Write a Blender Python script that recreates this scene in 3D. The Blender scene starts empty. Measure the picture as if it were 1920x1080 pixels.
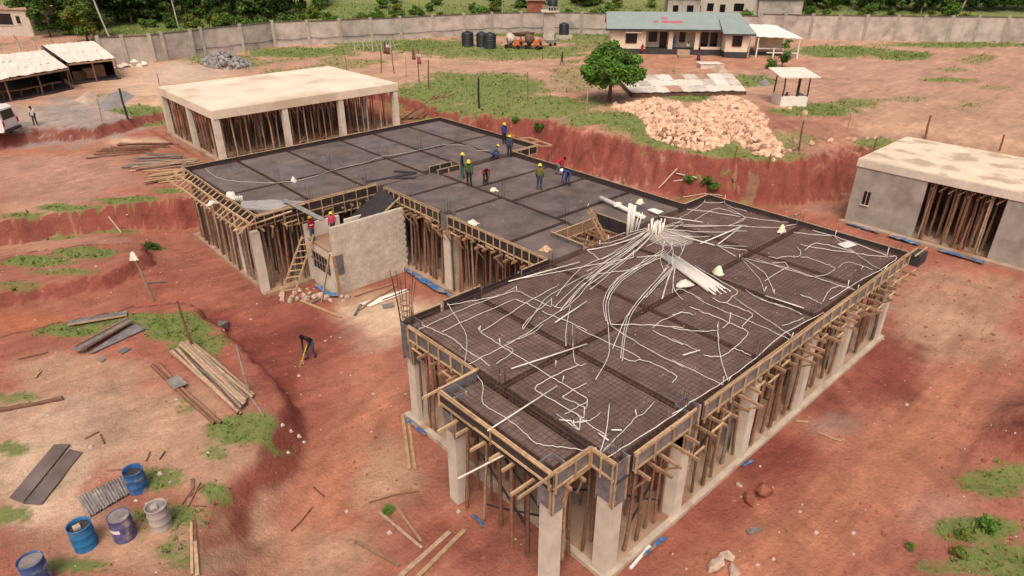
import bpy, math, random
import numpy as np
from mathutils import Vector, Matrix, Euler
R = math.radians
scene = bpy.context.scene
col = scene.collection
# ---------------------------------------------------------------- camera, sky, sun, exposure
CAM_Z = 18.27
cam = bpy.data.cameras.new('camera')
cam.sensor_width = 36.0
cam.lens = 36.0*1238.0/1920.0
cam.clip_start = .1
cam.clip_end = 4000
camo = bpy.data.objects.new('camera', cam); col.objects.link(camo)
camo.location = (0, 0, CAM_Z)
camo.rotation_euler = (R(90-27.6), 0, R(-42.3))
scene.camera = camo
SUN_EL, SUN_AZ = R(58), R(226)          # azimuth measured clockwise from +Y
world = bpy.data.worlds.new('World'); scene.world = world
world.use_nodes = True
wn = world.node_tree
bg = wn.nodes['Background']
sky = wn.nodes.new('ShaderNodeTexSky'); sky.sky_type = 'NISHITA'
sky.sun_disc = False; sky.sun_elevation = SUN_EL; sky.sun_rotation = SUN_AZ
sky.air_density = .8; sky.dust_density = 10.0; sky.ozone_density = .3
wn.links.new(sky.outputs[0], bg.inputs[0]); bg.inputs[1].default_value = .15
sun = bpy.data.lights.new('sun', 'SUN'); sun.energy = 1.0; sun.angle = R(22); sun.color = (1, .93, .84)
suno = bpy.data.objects.new('sun', sun); col.objects.link(suno)
suno.location = (0, 0, 80)
sdir = Vector((math.sin(SUN_AZ)*math.cos(SUN_EL), math.cos(SUN_AZ)*math.cos(SUN_EL), math.sin(SUN_EL)))
suno.rotation_euler = (-sdir).to_track_quat('-Z', 'Y').to_euler()
vs = scene.view_settings
vs.view_transform = 'Standard'; vs.look = 'None'; vs.gamma = 1; vs.use_curve_mapping = False
vs.exposure = -.08
scene.cycles.use_denoising = True
scene.cycles.max_bounces = 5
scene.cycles.diffuse_bounces = 3
# ---------------------------------------------------------------- materials
MATS = {}
def mat(name, c, rough=.85, var=.25, scale=2.0, bump=.0, bscale=30., rnd=.0, c2=None, spec=.25, stretch=None, stain=None, wet=None):
    m = bpy.data.materials.new(name); m.use_nodes = True
    nt = m.node_tree; N = nt.nodes; L = nt.links
    b = N['Principled BSDF']; b.inputs['Roughness'].default_value = rough
    b.inputs['Specular IOR Level'].default_value = spec
    geo = N.new('ShaderNodeNewGeometry')
    pos = geo.outputs['Position']
    if stretch:
        mp = N.new('ShaderNodeVectorMath'); mp.operation = 'MULTIPLY'; mp.inputs[1].default_value = stretch
        L.new(pos, mp.inputs[0]); pos = mp.outputs[0]
    n = N.new('ShaderNodeTexNoise'); n.inputs['Scale'].default_value = scale; n.inputs['Detail'].default_value = 6; n.inputs['Roughness'].default_value = .65
    L.new(pos, n.inputs['Vector'])
    r = N.new('ShaderNodeValToRGB')
    a = c2 if c2 else tuple(v*(1-var) for v in c)
    d = c if c2 else tuple(min(1, v*(1+var)) for v in c)
    r.color_ramp.elements[0].position = .32; r.color_ramp.elements[1].position = .68
    r.color_ramp.elements[0].color = (*a, 1); r.color_ramp.elements[1].color = (*d, 1)
    L.new(n.outputs['Fac'], r.inputs[0]); out = r.outputs[0]
    if stain:
        n2 = N.new('ShaderNodeTexNoise'); n2.inputs['Scale'].default_value = stain[1]; n2.inputs['Detail'].default_value = 5
        L.new(geo.outputs['Position'], n2.inputs['Vector'])
        mr = N.new('ShaderNodeMapRange'); mr.inputs[1].default_value = stain[2]; mr.inputs[2].default_value = stain[2]+.14
        L.new(n2.outputs['Fac'], mr.inputs[0])
        mx = N.new('ShaderNodeMix'); mx.data_type = 'RGBA'; mx.inputs['B'].default_value = (*stain[0], 1)
        L.new(mr.outputs[0], mx.inputs['Factor']); L.new(out, mx.inputs['A']); out = mx.outputs['Result']
    if rnd:
        oi = N.new('ShaderNodeObjectInfo')
        mr = N.new('ShaderNodeMapRange'); mr.inputs[3].default_value = 1-rnd; mr.inputs[4].default_value = 1+rnd
        L.new(oi.outputs['Random'], mr.inputs[0])
        hs = N.new('ShaderNodeHueSaturation'); L.new(mr.outputs[0], hs.inputs['Value']); L.new(out, hs.inputs['Color']); out = hs.outputs[0]
    if wet:
        nw = N.new('ShaderNodeTexNoise'); nw.inputs['Scale'].default_value = wet[0]; nw.inputs['Detail'].default_value = 4; L.new(geo.outputs['Position'], nw.inputs['Vector'])
        wr = N.new('ShaderNodeMapRange'); wr.inputs[1].default_value = .42; wr.inputs[2].default_value = .58; wr.inputs[3].default_value = wet[1]; wr.inputs[4].default_value = rough
        L.new(nw.outputs['Fac'], wr.inputs[0]); L.new(wr.outputs[0], b.inputs['Roughness'])
    L.new(out, b.inputs['Base Color'])
    if bump:
        n3 = N.new('ShaderNodeTexNoise'); n3.inputs['Scale'].default_value = bscale; n3.inputs['Detail'].default_value = 4
        L.new(pos, n3.inputs['Vector'])
        bp = N.new('ShaderNodeBump'); bp.inputs['Strength'].default_value = bump; bp.inputs['Distance'].default_value = .03
        L.new(n3.outputs['Fac'], bp.inputs['Height']); L.new(bp.outputs[0], b.inputs['Normal'])
    MATS[name] = m
    return m
mat('ply_dark', (.14,.104,.09), .65, .34, .8, .04, 25, .14, spec=.35, stain=((.18,.145,.13),.5,.57), wet=(.35,.3))
mat('ply_brown', (.145,.098,.084), .6, .3, 1.2, .1, 25, .14, stain=((.205,.145,.125),.6,.6))
mat('ply_grey', (.17,.155,.16), .6, .35, 3, .1, 25, .3, stain=((.3,.25,.2),1.6,.62))
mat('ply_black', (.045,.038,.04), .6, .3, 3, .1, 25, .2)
mat('wood_new', (.47,.315,.18), .85, .25, 5, .3, 40, .22)
mat('wood_old', (.33,.20,.12), .9, .3, 5, .3, 40, .3)
mat('pole_wood', (.21,.105,.066), .95, .35, 6, .5, 30, .38)
mat('pole_pale', (.40,.27,.18), .95, .3, 6, .5, 30, .28)
mat('pole_grey', (.25,.20,.165), .95, .3, 6, .5, 30, .3)
mat('concrete', (.62,.55,.455), .9, .14, 1.4, .25, 40, .06, stain=((.46,.40,.33),.8,.62))
mat('concrete_roof', (.74,.62,.48), .9, .12, .35, .15, 30, 0, stain=((.58,.46,.33),.28,.52))
mat('concrete_roof_worn', (.70,.57,.42), .9, .14, .4, .15, 30, 0, stain=((.46,.35,.24),.6,.49))
mat('render_grey', (.36,.32,.275), .9, .22, .9, .3, 30, 0, stain=((.26,.22,.18),.55,.53))
mat('block', (.58,.50,.415), .95, .2, 2.2, .6, 40, .06, stain=((.42,.36,.30),1.1,.58))
mat('mortar', (.53,.455,.38), .95, .2, 4, .4, 40)
mat('floor_conc', (.40,.28,.195), .92, .25, 1.2, .2, 30, 0, stain=((.30,.16,.10),.6,.5))
mat('rebar', (.075,.036,.028), .8, .4, 6)
mat('rebar_mesh', (.13,.066,.05), .8, .4, 3)
mat('pvc', (.78,.71,.63), .45, .06, 3, 0, 30, .06, spec=.4)
mat('pvc_grey', (.66,.62,.56), .5, .08, 3, 0, 30, .1)
mat('cream', (.78,.72,.50), .7, .12, 6, .3, 20)
mat('sack', (.70,.64,.54), .8, .12, 6, .5, 14, .08)
mat('blue_plastic', (.05,.16,.36), .6, .5, 7, .6, 12, .1, stain=((.36,.24,.17),2.4,.5))
mat('cloth_black', (.02,.02,.022), .9); mat('cloth_blue', (.03,.06,.22), .9); mat('cloth_navy', (.05,.06,.10), .9)
mat('cloth_green', (.06,.14,.04), .9); mat('cloth_olive', (.15,.12,.03), .9); mat('cloth_red', (.42,.02,.03), .9)
mat('cloth_pink', (.55,.06,.12), .9); mat('cloth_white', (.62,.58,.54), .9); mat('cloth_grey', (.22,.22,.22), .9)
mat('cloth_bluegrey', (.06,.10,.14), .9); mat('cloth_skyblue', (.05,.24,.42), .9); mat('cloth_purple', (.12,.055,.11), .9)
mat('cloth_slate', (.10,.11,.14), .9); mat('cloth_brown', (.18,.09,.05), .9); mat('cloth_magenta', (.38,.06,.16), .9); mat('cloth_teal', (.05,.12,.10), .9)
mat('skin', (.06,.032,.022), .6); mat('hair', (.008,.007,.007), .9)
mat('helmet_yellow', (.75,.55,.04), .4, .05, 4, spec=.5)
mat('helmet_white', (.75,.73,.7), .4, .05, 4, spec=.5)
mat('reflective', (.75,.72,.5), .4); mat('tool_yellow', (.7,.45,.03), .5)
mat('plastic_black', (.022,.025,.032), .45, .25, 2, spec=.5)
mat('tin', (.55,.49,.42), .6, .18, .7, 0, 30, .2, stain=((.40,.26,.18),.9,.57))
mat('tin_white', (.78,.67,.56), .6, .08, .6, 0, 30, .05, stain=((.66,.53,.42),.6,.62))
mat('tin_rust', (.38,.23,.15), .7, .25, .9, 0, 30, .25, stain=((.52,.44,.37),.8,.58))
mat('roof_green', (.26,.31,.285), .6, .08, 1, 0, 30)
mat('roof_letter', (.55,.05,.09), .6)
mat('paint_cream', (.72,.61,.47), .85, .08, 1, 0, 30)
mat('paint_white', (.78,.73,.66), .8, .08, 1, 0, 30)
mat('plinth_dark', (.055,.05,.052), .8, .3, 1.5)
mat('glass_dark', (.012,.012,.014), .15, .2, 2, spec=.5)
mat('frame_red', (.10,.03,.02), .6)
mat('van_white', (.78,.76,.72), .35, .05, 1, spec=.5)
mat('tyre', (.018,.018,.018), .9); mat('rim', (.3,.3,.3), .5); mat('lamp_red', (.4,.01,.01), .3); mat('lamp_white',(.7,.65,.5),.2)
mat('orange', (.58,.15,.05), .7, .3, 3, stain=((.2,.1,.07),1.5,.55))
mat('mixer_drum', (.50,.44,.36), .7, .3, 3); mat('metal_rust', (.13,.075,.05), .8, .4, 4)
mat('metal_grey', (.34,.32,.30), .6, .2, 3)
mat('wall_block', (.44,.375,.33), .95, .28, .55, .4, 20, .07, stain=((.28,.235,.20),.35,.55))
mat('wall_cap', (.13,.10,.08), .95, .3, 2)
mat('wall_post', (.44,.385,.33), .95, .2, 1.5, .2, 20, .1)
mat('stone', (.53,.335,.23), .95, .38, 1.8, .6, 12, .38, stain=((.64,.46,.34),1.3,.57))
mat('stone_far', (.26,.14,.085), .95, .3, 2.2, .6, 12, .2)  # heap core tone, shade between the stones put into the colour
mat('rubble_grey', (.27,.25,.235), .95, .35, 3, .6, 12, .3)
mat('gravel', (.25,.23,.22), .95, .25, 6, .8, 25)
mat('sand', (.47,.345,.255), .95, .15, 1.5, .4, 25)
mat('soil_heap', (.30,.105,.06), .95, .3, 1.2, .8, 9)
mat('drum_blue', (.04,.12,.30), .7, .4, 5, .1, 20, 0, stain=((.30,.27,.26),3.0,.52))
mat('drum_bright', (.03,.17,.38), .65, .2, 3, .1, 20, 0, stain=((.16,.24,.40),2.2,.6))
mat('drum_violet', (.10,.09,.20), .7, .3, 3, .1, 20, 0, stain=((.36,.30,.28),2.2,.55))
mat('drum_mixed', (.06,.10,.24), .7, .3, 4, .1, 20, 0, stain=((.42,.37,.35),1.6,.5))
mat('drum_pale', (.40,.345,.32), .6, .2, 3, .1, 20, 0, stain=((.18,.17,.27),2.0,.57))
mat('water_dark', (.05,.045,.04), .1, .2, 3, spec=.5)
mat('sheet_grey', (.22,.19,.175), .8, .35, 2.5, .2, 20, .1, stain=((.4,.35,.3),2,.58))
mat('leaf', (.10,.205,.03), .8, .45, 1.2, rnd=.12)
mat('leaf_mid', (.085,.15,.03), .8, .4, .8, rnd=.2)
mat('leaf_dark', (.04,.075,.02), .85, .4, .6, rnd=.2)
mat('leaf_yellow', (.15,.17,.03), .8, .4, .8, rnd=.2)
mat('bark', (.16,.095,.06), .95, .35, 6, .6, 20)
mat('grass', (.15,.225,.05), .9, .5, 1.1, stain=((.27,.24,.10),.8,.58))
mat('plinth_conc', (.50,.41,.32), .9, .2, 1.5, .2, 30, 0, stain=((.36,.24,.16),1.2,.55))
mat('rubble_tan', (.44,.33,.25), .95, .3, 3, .5, 20, .15)
mat('paper', (.40,.33,.27), .8, .1, 5)
def leafy(m):
    nt = MATS[m].node_tree; b = nt.nodes['Principled BSDF']
    b.inputs['Subsurface Weight'].default_value = 0
for k in ('leaf', 'leaf_mid', 'leaf_dark', 'leaf_yellow', 'grass'): MATS[k].node_tree.nodes['Principled BSDF'].inputs['Specular IOR Level'].default_value = .1
# ---------------------------------------------------------------- object helpers
WM = {}
def reg(o, parent, M):
    if parent is not None:
        o.parent = parent; o.matrix_parent_inverse = WM[parent.as_pointer()].inverted()
    o.matrix_basis = M; WM[o.as_pointer()] = M.copy()
    col.objects.link(o); return o
def tag(o, label=None, cat=None, group=None, kind=None):
    if label: o['label'] = label
    if cat: o['category'] = cat
    if group: o['group'] = group
    if kind: o['kind'] = kind
    return o
def empty(name, loc, label=None, cat=None, group=None, rz=0.0):
    o = bpy.data.objects.new(name, None); o.empty_display_size = .2
    M = Matrix.Translation(Vector(loc)) @ Matrix.Rotation(rz, 4, 'Z')
    reg(o, None, M); return tag(o, label, cat, group)
class MB:
    def __init__(s): s.v = []; s.f = []; s.m = []
    def add(s, v, f, mi=0):
        b = len(s.v); s.v += [tuple(p) for p in v]; s.f += [tuple(i+b for i in q) for q in f]; s.m += [mi]*len(f); return s
    def hexa(s, p, mi=0):
        return s.add(p, [(3,2,1,0),(4,5,6,7),(0,1,5,4),(1,2,6,5),(2,3,7,6),(3,0,4,7)], mi)
    def box(s, x0, x1, y0, y1, z0, z1, mi=0):
        return s.hexa([(x0,y0,z0),(x1,y0,z0),(x1,y1,z0),(x0,y1,z0),(x0,y0,z1),(x1,y0,z1),(x1,y1,z1),(x0,y1,z1)], mi)
    def beam(s, p0, p1, w, h, up=(0,0,1), mi=0):
        p0, p1, up = Vector(p0), Vector(p1), Vector(up); d = (p1-p0).normalized()
        if abs(d.dot(up)) > .98: up = Vector((1,0,0))
        a = d.cross(up).normalized(); b = a.cross(d).normalized(); a *= w/2; b *= h/2
        return s.hexa([p0-a-b, p0+a-b, p0+a+b, p0-a+b, p1-a-b, p1+a-b, p1+a+b, p1-a+b], mi)
    def tube(s, pts, r, n=6, mi=0, cap=True):
        pts = [Vector(p) for p in pts]; k = len(pts); rr = r if isinstance(r, (list, tuple)) else [r]*k
        V = []; F = []; pa = None
        for i, p in enumerate(pts):
            d = (pts[min(i+1, k-1)]-pts[max(i-1, 0)]).normalized()
            u = pa if pa is not None else (Vector((0,0,1)) if abs(d.z) < .9 else Vector((1,0,0)))
            a = (u-d*u.dot(d)).normalized(); b = d.cross(a); pa = a
            for j in range(n):
                t = 2*math.pi*j/n; V.append(p+(a*math.cos(t)+b*math.sin(t))*rr[i])
        for i in range(k-1):
            for j in range(n): F.append((i*n+j, i*n+(j+1) % n, (i+1)*n+(j+1) % n, (i+1)*n+j))
        if cap: F.append(tuple(range(n-1, -1, -1))); F.append(tuple(range((k-1)*n, k*n)))
        return s.add(V, F, mi)
    def lathe(s, prof, n=20, c=(0,0,0), mi=0, M=None):
        V = []; F = []
        for r, z in prof:
            for j in range(n):
                t = 2*math.pi*j/n; p = Vector((r*math.cos(t), r*math.sin(t), z)); p = (M @ p) if M else p
                V.append((p.x+c[0], p.y+c[1], p.z+c[2]))
        for i in range(len(prof)-1):
            for j in range(n): F.append((i*n+j, i*n+(j+1) % n, (i+1)*n+(j+1) % n, (i+1)*n+j))
        return s.add(V, F, mi)
    def mesh(s, name, mats, smooth=False):
        me = bpy.data.meshes.new(name); me.from_pydata(s.v, [], s.f)
        for m in ([mats] if isinstance(mats, str) else mats): me.materials.append(MATS[m])
        if any(s.m): me.polygons.foreach_set('material_index', s.m)
        if smooth: me.polygons.foreach_set('use_smooth', [True]*len(me.polygons))
        me.update(); return me
    def build(s, name, mats, parent=None, smooth=False, label=None, cat=None, group=None, kind=None):
        M = Matrix.Identity(4)
        if s.v:
            a = np.array(s.v); o = Vector(((a[:,0].min()+a[:,0].max())/2, (a[:,1].min()+a[:,1].max())/2, a[:,2].min()))
            s.v = (a-np.array(o)).tolist(); M = Matrix.Translation(o)
        ob = bpy.data.objects.new(name, s.mesh(name, mats, smooth))
        reg(ob, parent, M); return tag(ob, label, cat, group, kind)
CUBE = {}
def cube(m):
    if m not in CUBE:
        CUBE[m] = MB().box(-.5,.5,-.5,.5,-.5,.5).mesh('batten', m)
    return CUBE[m]
def frame(p0, p1, up=(0,0,1)):
    p0, p1, up = Vector(p0), Vector(p1), Vector(up); d = p1-p0; l = d.length; d.normalize()
    if abs(d.dot(up)) > .98: up = Vector((1,0,0)) if abs(d.x) < .9 else Vector((0,1,0))
    a = d.cross(up).normalized(); b = d.cross(a).normalized()
    M = Matrix((a, b, d)).transposed().to_4x4(); M.translation = (p0+p1)/2
    return M, l
def plank(name, p0, p1, w, h, m, parent=None, up=(0,0,1), label=None, cat=None, group=None):
    M, l = frame(p0, p1, up)
    o = bpy.data.objects.new(name, cube(m)); reg(o, parent, M @ Matrix.Diagonal((w, h, l, 1))); return tag(o, label, cat, group)
rng = random.Random(7)
POLES = {}
def pole_mesh(m, k):
    if (m, k) not in POLES:
        q = random.Random(k*13+5); pts = []; x = y = 0
        for i in range(6):
            pts.append((x, y, i/5)); x += q.uniform(-.6,.6); y += q.uniform(-.6,.6)
        ex, ey = pts[-1][0], pts[-1][1]
        pts = [(px-ex*pz, py-ey*pz, pz) for px, py, pz in pts]
        V = [(px+math.cos(6.2832*j/7)*rr, py+math.sin(6.2832*j/7)*rr, pz) for (px, py, pz), rr in zip(pts, [1.1,1.0,1.02,.95,.9,.85]) for j in range(7)]
        F = [(i*7+j, i*7+(j+1) % 7, (i+1)*7+(j+1) % 7, (i+1)*7+j) for i in range(5) for j in range(7)]+[tuple(range(6, -1, -1)), tuple(range(35, 42))]
        POLES[(m, k)] = MB().add(V, F).mesh('pole', m, True)
    return POLES[(m, k)]
def pole(name, p0, p1, r, m='pole_wood', parent=None, label=None, cat=None, group=None, k=None):
    M, l = frame(p0, p1); M.translation = Vector(p0)
    o = bpy.data.objects.new(name, pole_mesh(m, rng.randrange(7) if k is None else k))
    reg(o, parent, M @ Matrix.Rotation(rng.uniform(0,6.3), 4, 'Z') @ Matrix.Diagonal((r, r, l, 1))); return tag(o, label, cat, group)
# ---------------------------------------------------------------- terrain
def _hash(ix, iy, s):
    h = (ix.astype(np.int64)*374761393 + iy.astype(np.int64)*668265263 + s*974634777) & 0xffffffff
    h = ((h ^ (h >> 13))*1274126177) & 0xffffffff
    return ((h ^ (h >> 16)) & 0xffff)/65535.0
def vnoise(x, y, s=0):
    ix, iy = np.floor(x), np.floor(y); fx, fy = x-ix, y-iy
    fx = fx*fx*(3-2*fx); fy = fy*fy*(3-2*fy)
    a, b, c, d = _hash(ix,iy,s), _hash(ix+1,iy,s), _hash(ix,iy+1,s), _hash(ix+1,iy+1,s)
    return (a+(b-a)*fx)*(1-fy)+(c+(d-c)*fx)*fy
def fbm(x, y, s=0, o=4):
    t = 0; a = .5
    for k in range(o):
        t = t+a*vnoise(x*2**k, y*2**k, s+k*7); a *= .5
    return t*16/15 if o == 4 else t/(1-.5**o)
def sdist(x, y, P):
    d = np.full(x.shape, 1e9); ins = np.zeros(x.shape, bool); n = len(P)
    for i in range(n):
        ax, ay = P[i]; bx, by = P[(i+1) % n]; ex, ey = bx-ax, by-ay
        t = np.clip(((x-ax)*ex+(y-ay)*ey)/(ex*ex+ey*ey+1e-12), 0, 1)
        d = np.minimum(d, np.hypot(x-ax-t*ex, y-ay-t*ey))
        if ay != by:
            c = (ay > y) != (by > y)
            ins ^= c & (x < ex*(y-ay)/(by-ay)+ax)
    return np.where(ins, d, -d)
def sst(t):
    t = np.clip(t, 0, 1); return t*t*(3-2*t)
UPPER = [(59.5,-90),(59.5,18.3),(52.3,19.8),(47.4,22.6),(44.6,26.8),(43.2,32),(43.2,38),(43.4,45),(40.8,48.6),(38,50.4),(38.4,56),(39.5,63),
         (39,70.2),(30,70.8),(18.2,71.4),(14,69.6),(8,67.4),(3,66.4),(-60,65),(-900,65),(-900,1600),(1600,1600),(1600,-90)]
TERR1 = [(-900,53),(-20,52.5),(2.2,52),(4.8,51.3),(9.2,50.2),(12.4,48.6),(16,48.4),(38,49.3),(44,60),(44,120),(-900,120)]
TERR2 = [(-900,41.4),(.3,41.7),(4.1,41.2),(5.5,40.6),(7.0,41.4),(8.6,42.4),(8.8,44.6),(7.2,46.6),(3,48.3),(-900,49.5)]
TERR4 = [(-900,37.8),(-.5,37.6),(1.3,37.3),(4.4,36.5),(7.6,35.5),(8.5,34.2),(8.7,28.9),(8.9,25.1),(8.5,22),(7.4,19.5),(5.2,17.2),(2.5,12),(0,-5),(-900,-5)]
def terrain(x, y):
    x = np.asarray(x, float); y = np.asarray(y, float)
    n1 = fbm(x*.9, y*.9, 3)-.5; n2 = fbm(x*.28, y*.28, 11)-.5; n3 = fbm(x*2.6, y*2.6, 5, 3)-.5
    near = sst((120-np.hypot(x-25, y-35))/60)
    rid = np.abs(fbm(x*.55, y*.55, 29)-.5)*2
    du = sdist(x, y, UPPER)+near*(n1*1.2+n2*1.4-rid*.9-np.abs(fbm(x*1.3, y*1.3, 83, 3)-.5)*1.3+.55)
    w = 2.3+5*sst((13-x)/6)*sst((y-60)/4)
    zu = 3.25*sst(du/w)+.75*sst((du-w*.6)/7)
    z1 = (2.05+.25*sst((y-52)/12))*sst((sdist(x, y, TERR1)+near*(n1*.7-rid*.3))/.45)
    z2 = 1.25*sst((sdist(x, y, TERR2)+near*(n1*.8-rid*.3))/.42)
    d4 = sdist(x, y, TERR4)
    z4 = 1.35*sst((d4+near*n1*.6)/(.45+3.0*sst((24-y)/6)))
    z0 = .55*sst((11.5-x)/4)*sst((y-37)/4)*sst((60-y)/5)
    z = np.maximum.reduce([zu, z1, z2, z4, z0])
    z = z+near*(n2*.22+n1*.10+n3*.05)
    # spoil heaps and the graded track on the right
    for cx, cy, r, h in ((29.4,.9,1.5,.95),(31.2,1.5,1.3,.8),(33,.6,1.6,.7)):
        if r: z = z+h*np.exp(-((x-cx)**2+(y-cy)**2)/(r*r))*(1+.8*n1)
    # level under the buildings
    for x0, x1, y0, y1, h in ((11.2,34.6,7.9,20.2,-.02),(14,32,19,34.8,-.02),(12.0,34.4,34,47,-.02),(48.2,58.6,-20,17.8,-.02),(17.4,36.2,54.6,69.4,1.98),(9.8,12.4,9.0,15.6,-.05)):
        k = sst((np.minimum.reduce([x-x0, x1-x, y-y0, y1-y])+.6)/.6)
        z = z*(1-k)+h*k
    # the hillside beyond the perimeter wall
    s = (x-25)*.70+(y-100)*.714
    z = z+sst((s-32)/60)*6.0+np.clip(s-70, 0, 900)*.05
    return z

def tz(x, y): return float(terrain(np.array([float(x)]), np.array([float(y)]))[0])
def G(x, y, dz=0): return Vector((x, y, tz(x, y)+dz))
# ---------------------------------------------------------------- ground sheet
def axis(a, b, step, lo, hi):
    v = list(np.arange(a, b+1e-6, step)); s = step; x = b
    while x < hi: s = min(s*1.035, 60) if x < 200 else min(s*1.25, 200); x += s; v.append(x)
    s = step; x = a; pre = []
    while x > lo: s = min(s*1.25, 200); x -= s; pre.append(x)
    return np.array(pre[::-1]+v)
gx = axis(-6, 60, .26, -1500, 1700); gy = axis(-4, 80, .26, -600, 1700)
GX, GY = np.meshgrid(gx, gy); GZ = terrain(GX, GY)
# soil tones and grass, all in plan: (x, y, qxx, qxy, qyy, kind, strength)
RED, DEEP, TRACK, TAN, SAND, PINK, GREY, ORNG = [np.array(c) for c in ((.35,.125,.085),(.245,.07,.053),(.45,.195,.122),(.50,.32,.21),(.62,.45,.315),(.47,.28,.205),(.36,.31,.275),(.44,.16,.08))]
BLOBS = [
 (30.67,4.91,0.1847,0.01994,0.5886, TRACK, .9), (26.17,4.86,0.21,0.06639,0.5219, TRACK, .9), (22.08,5.09,0.2832,0.1536,0.5386, TRACK, .9), (18.34,5.52,0.2746,0.1571,0.4575, TRACK, .9), (15.51,6.09,0.4719,0.3652,0.6571, TRACK, .8),
 (41.79,7.39,0.02764,0.003739,0.09298, TAN, .6), (36.68,5.85,0.09204,0.06252,0.1976, TAN, .8), (37.98,7.79,0.1269,-0.03558,0.4832, TAN, .6), (31.12,7.66,0.07163,-0.02129,0.2316, DEEP, .85), (21.96,8.26,0.2098,0.03615,0.3997, DEEP, .8), (17.28,8.25,0.4386,0.03658,0.7297, DEEP, .6), (26.19,8.24,0.2949,-0.0104,0.7008, DEEP, .6), (25.05,7.25,0.6541,0.3595,1.185, GREY, .35), (28.43,2.14,0.3141,0.148,0.9187, DEEP, .5), (23.24,2.5,0.48,0.3545,0.9252, PINK, .5),
 (10.75,20.68,0.2502,-0.1061,0.1193, TRACK, .9), (7.42,18.32,0.2975,-0.08207,0.133, TRACK, .9), (4.88,16.58,0.3372,0.06958,0.2205, TAN, .7), (9.2,17.43,0.4411,-0.1316,0.2489, TAN, .75), (12.72,24.36,0.4016,-0.09526,0.2224, TRACK, .7), (6.21,15.36,0.649,0.06953,0.4391, TAN, .6),
 (15.71,28.71,0.2131,0.005286,0.1475, SAND, .95), (16.9,26.82,0.1934,-0.01391,0.1407, SAND, .95), (16.61,30.75,0.5703,0.3546,0.5555, TAN, .8), (14.03,26.52,0.4624,0.0388,0.3287, SAND, .6), (12.21,28.22,0.1569,0.02617,0.106, DEEP, .65), (11.04,30.73,0.1797,-0.01821,0.07972, DEEP, .6), (9.46,25.06,0.3647,-0.06338,0.16, RED, .8), (9.13,33.5,0.6775,-0.1308,0.192, DEEP, .9), (9.1,29.58,0.7675,-0.1465,0.2586, DEEP, .9), (9.01,26.05,1.06,-0.2467,0.3872, DEEP, .85), (9.45,13.41,0.3849,0.139,0.3731, DEEP, .5), (8.89,15.53,0.7311,0.2855,0.6652, RED, .5),
 (1.06,26.67,0.1139,0.03792,0.06005, SAND, .75), (-0.75,24.48,0.329,0.07341,0.1289, SAND, .8), (-0.38,22.18,0.8555,0.4994,0.6344, SAND, .6), (4.13,24.44,0.1474,0.009491,0.06005, TAN, .8), (4.12,20.45,0.2209,0.06071,0.1346, TAN, .7), (1.08,19.05,0.3102,0.2008,0.2592, TAN, .8), (2.12,30.88,0.2558,0.1645,0.206, TAN, .8),
 (7.54,61.71,0.03186,0.00199,0.008594, PINK, .8), (4.37,53.76,0.2937,0.1622,0.2051, TAN, .6), (15.26,65,0.3861,-0.01058,0.1159, SAND, .9), (13.73,67.5,0.4143,0.02119,0.1373, SAND, .8), (8.71,69.77,0.07756,0.04582,0.05779, ORNG, .7),
 (1.86,39.06,0.5342,0.4912,0.5569, ORNG, .8), (5.21,50.48,0.6052,0.6064,0.6781, PINK, .5), (3.36,50.52,0.4914,0.3178,0.3865, TAN, .5),
 (9.59,74.73,0.05007,0.01371,0.02264, GREY, .75), (13.65,76.59,0.05131,0.006429,0.01843, GREY, .8), (7.07,72.87,0.2377,0.04605,0.08443, GREY, .6), (25.88,89.44,0.02263,-0.0004799,0.007721, SAND, .8), (19.46,81.62,0.07634,-0.01347,0.01254, SAND, .7), (17.43,76.45,0.1467,0.009856,0.0524, TAN, .6),
 (61.02,73.64,0.00515,0.003731,0.005709, TAN, .8), (56.86,58.69,0.01277,-0.004227,0.01295, PINK, .5), (81.04,52.59,0.007636,0.005965,0.01015, TRACK, .6), (87.88,27.92,0.001396,-8.76e-05,0.004412, PINK, .6), (70.62,18.9,0.003403,0.0005487,0.01048, TAN, .6), (59.74,25.86,0.02227,-0.006048,0.05634, RED, .5), (57.54,28.8,0.04684,-0.03851,0.1218, DEEP, .5), (52.06,46.58,0.04897,0.002009,0.05897, RED, .4),
 (43.78,32.68,0.1041,0.08262,0.131, PINK, .8), (49.88,19.37,0.211,0.1196,0.3706, PINK, .5)]
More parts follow.
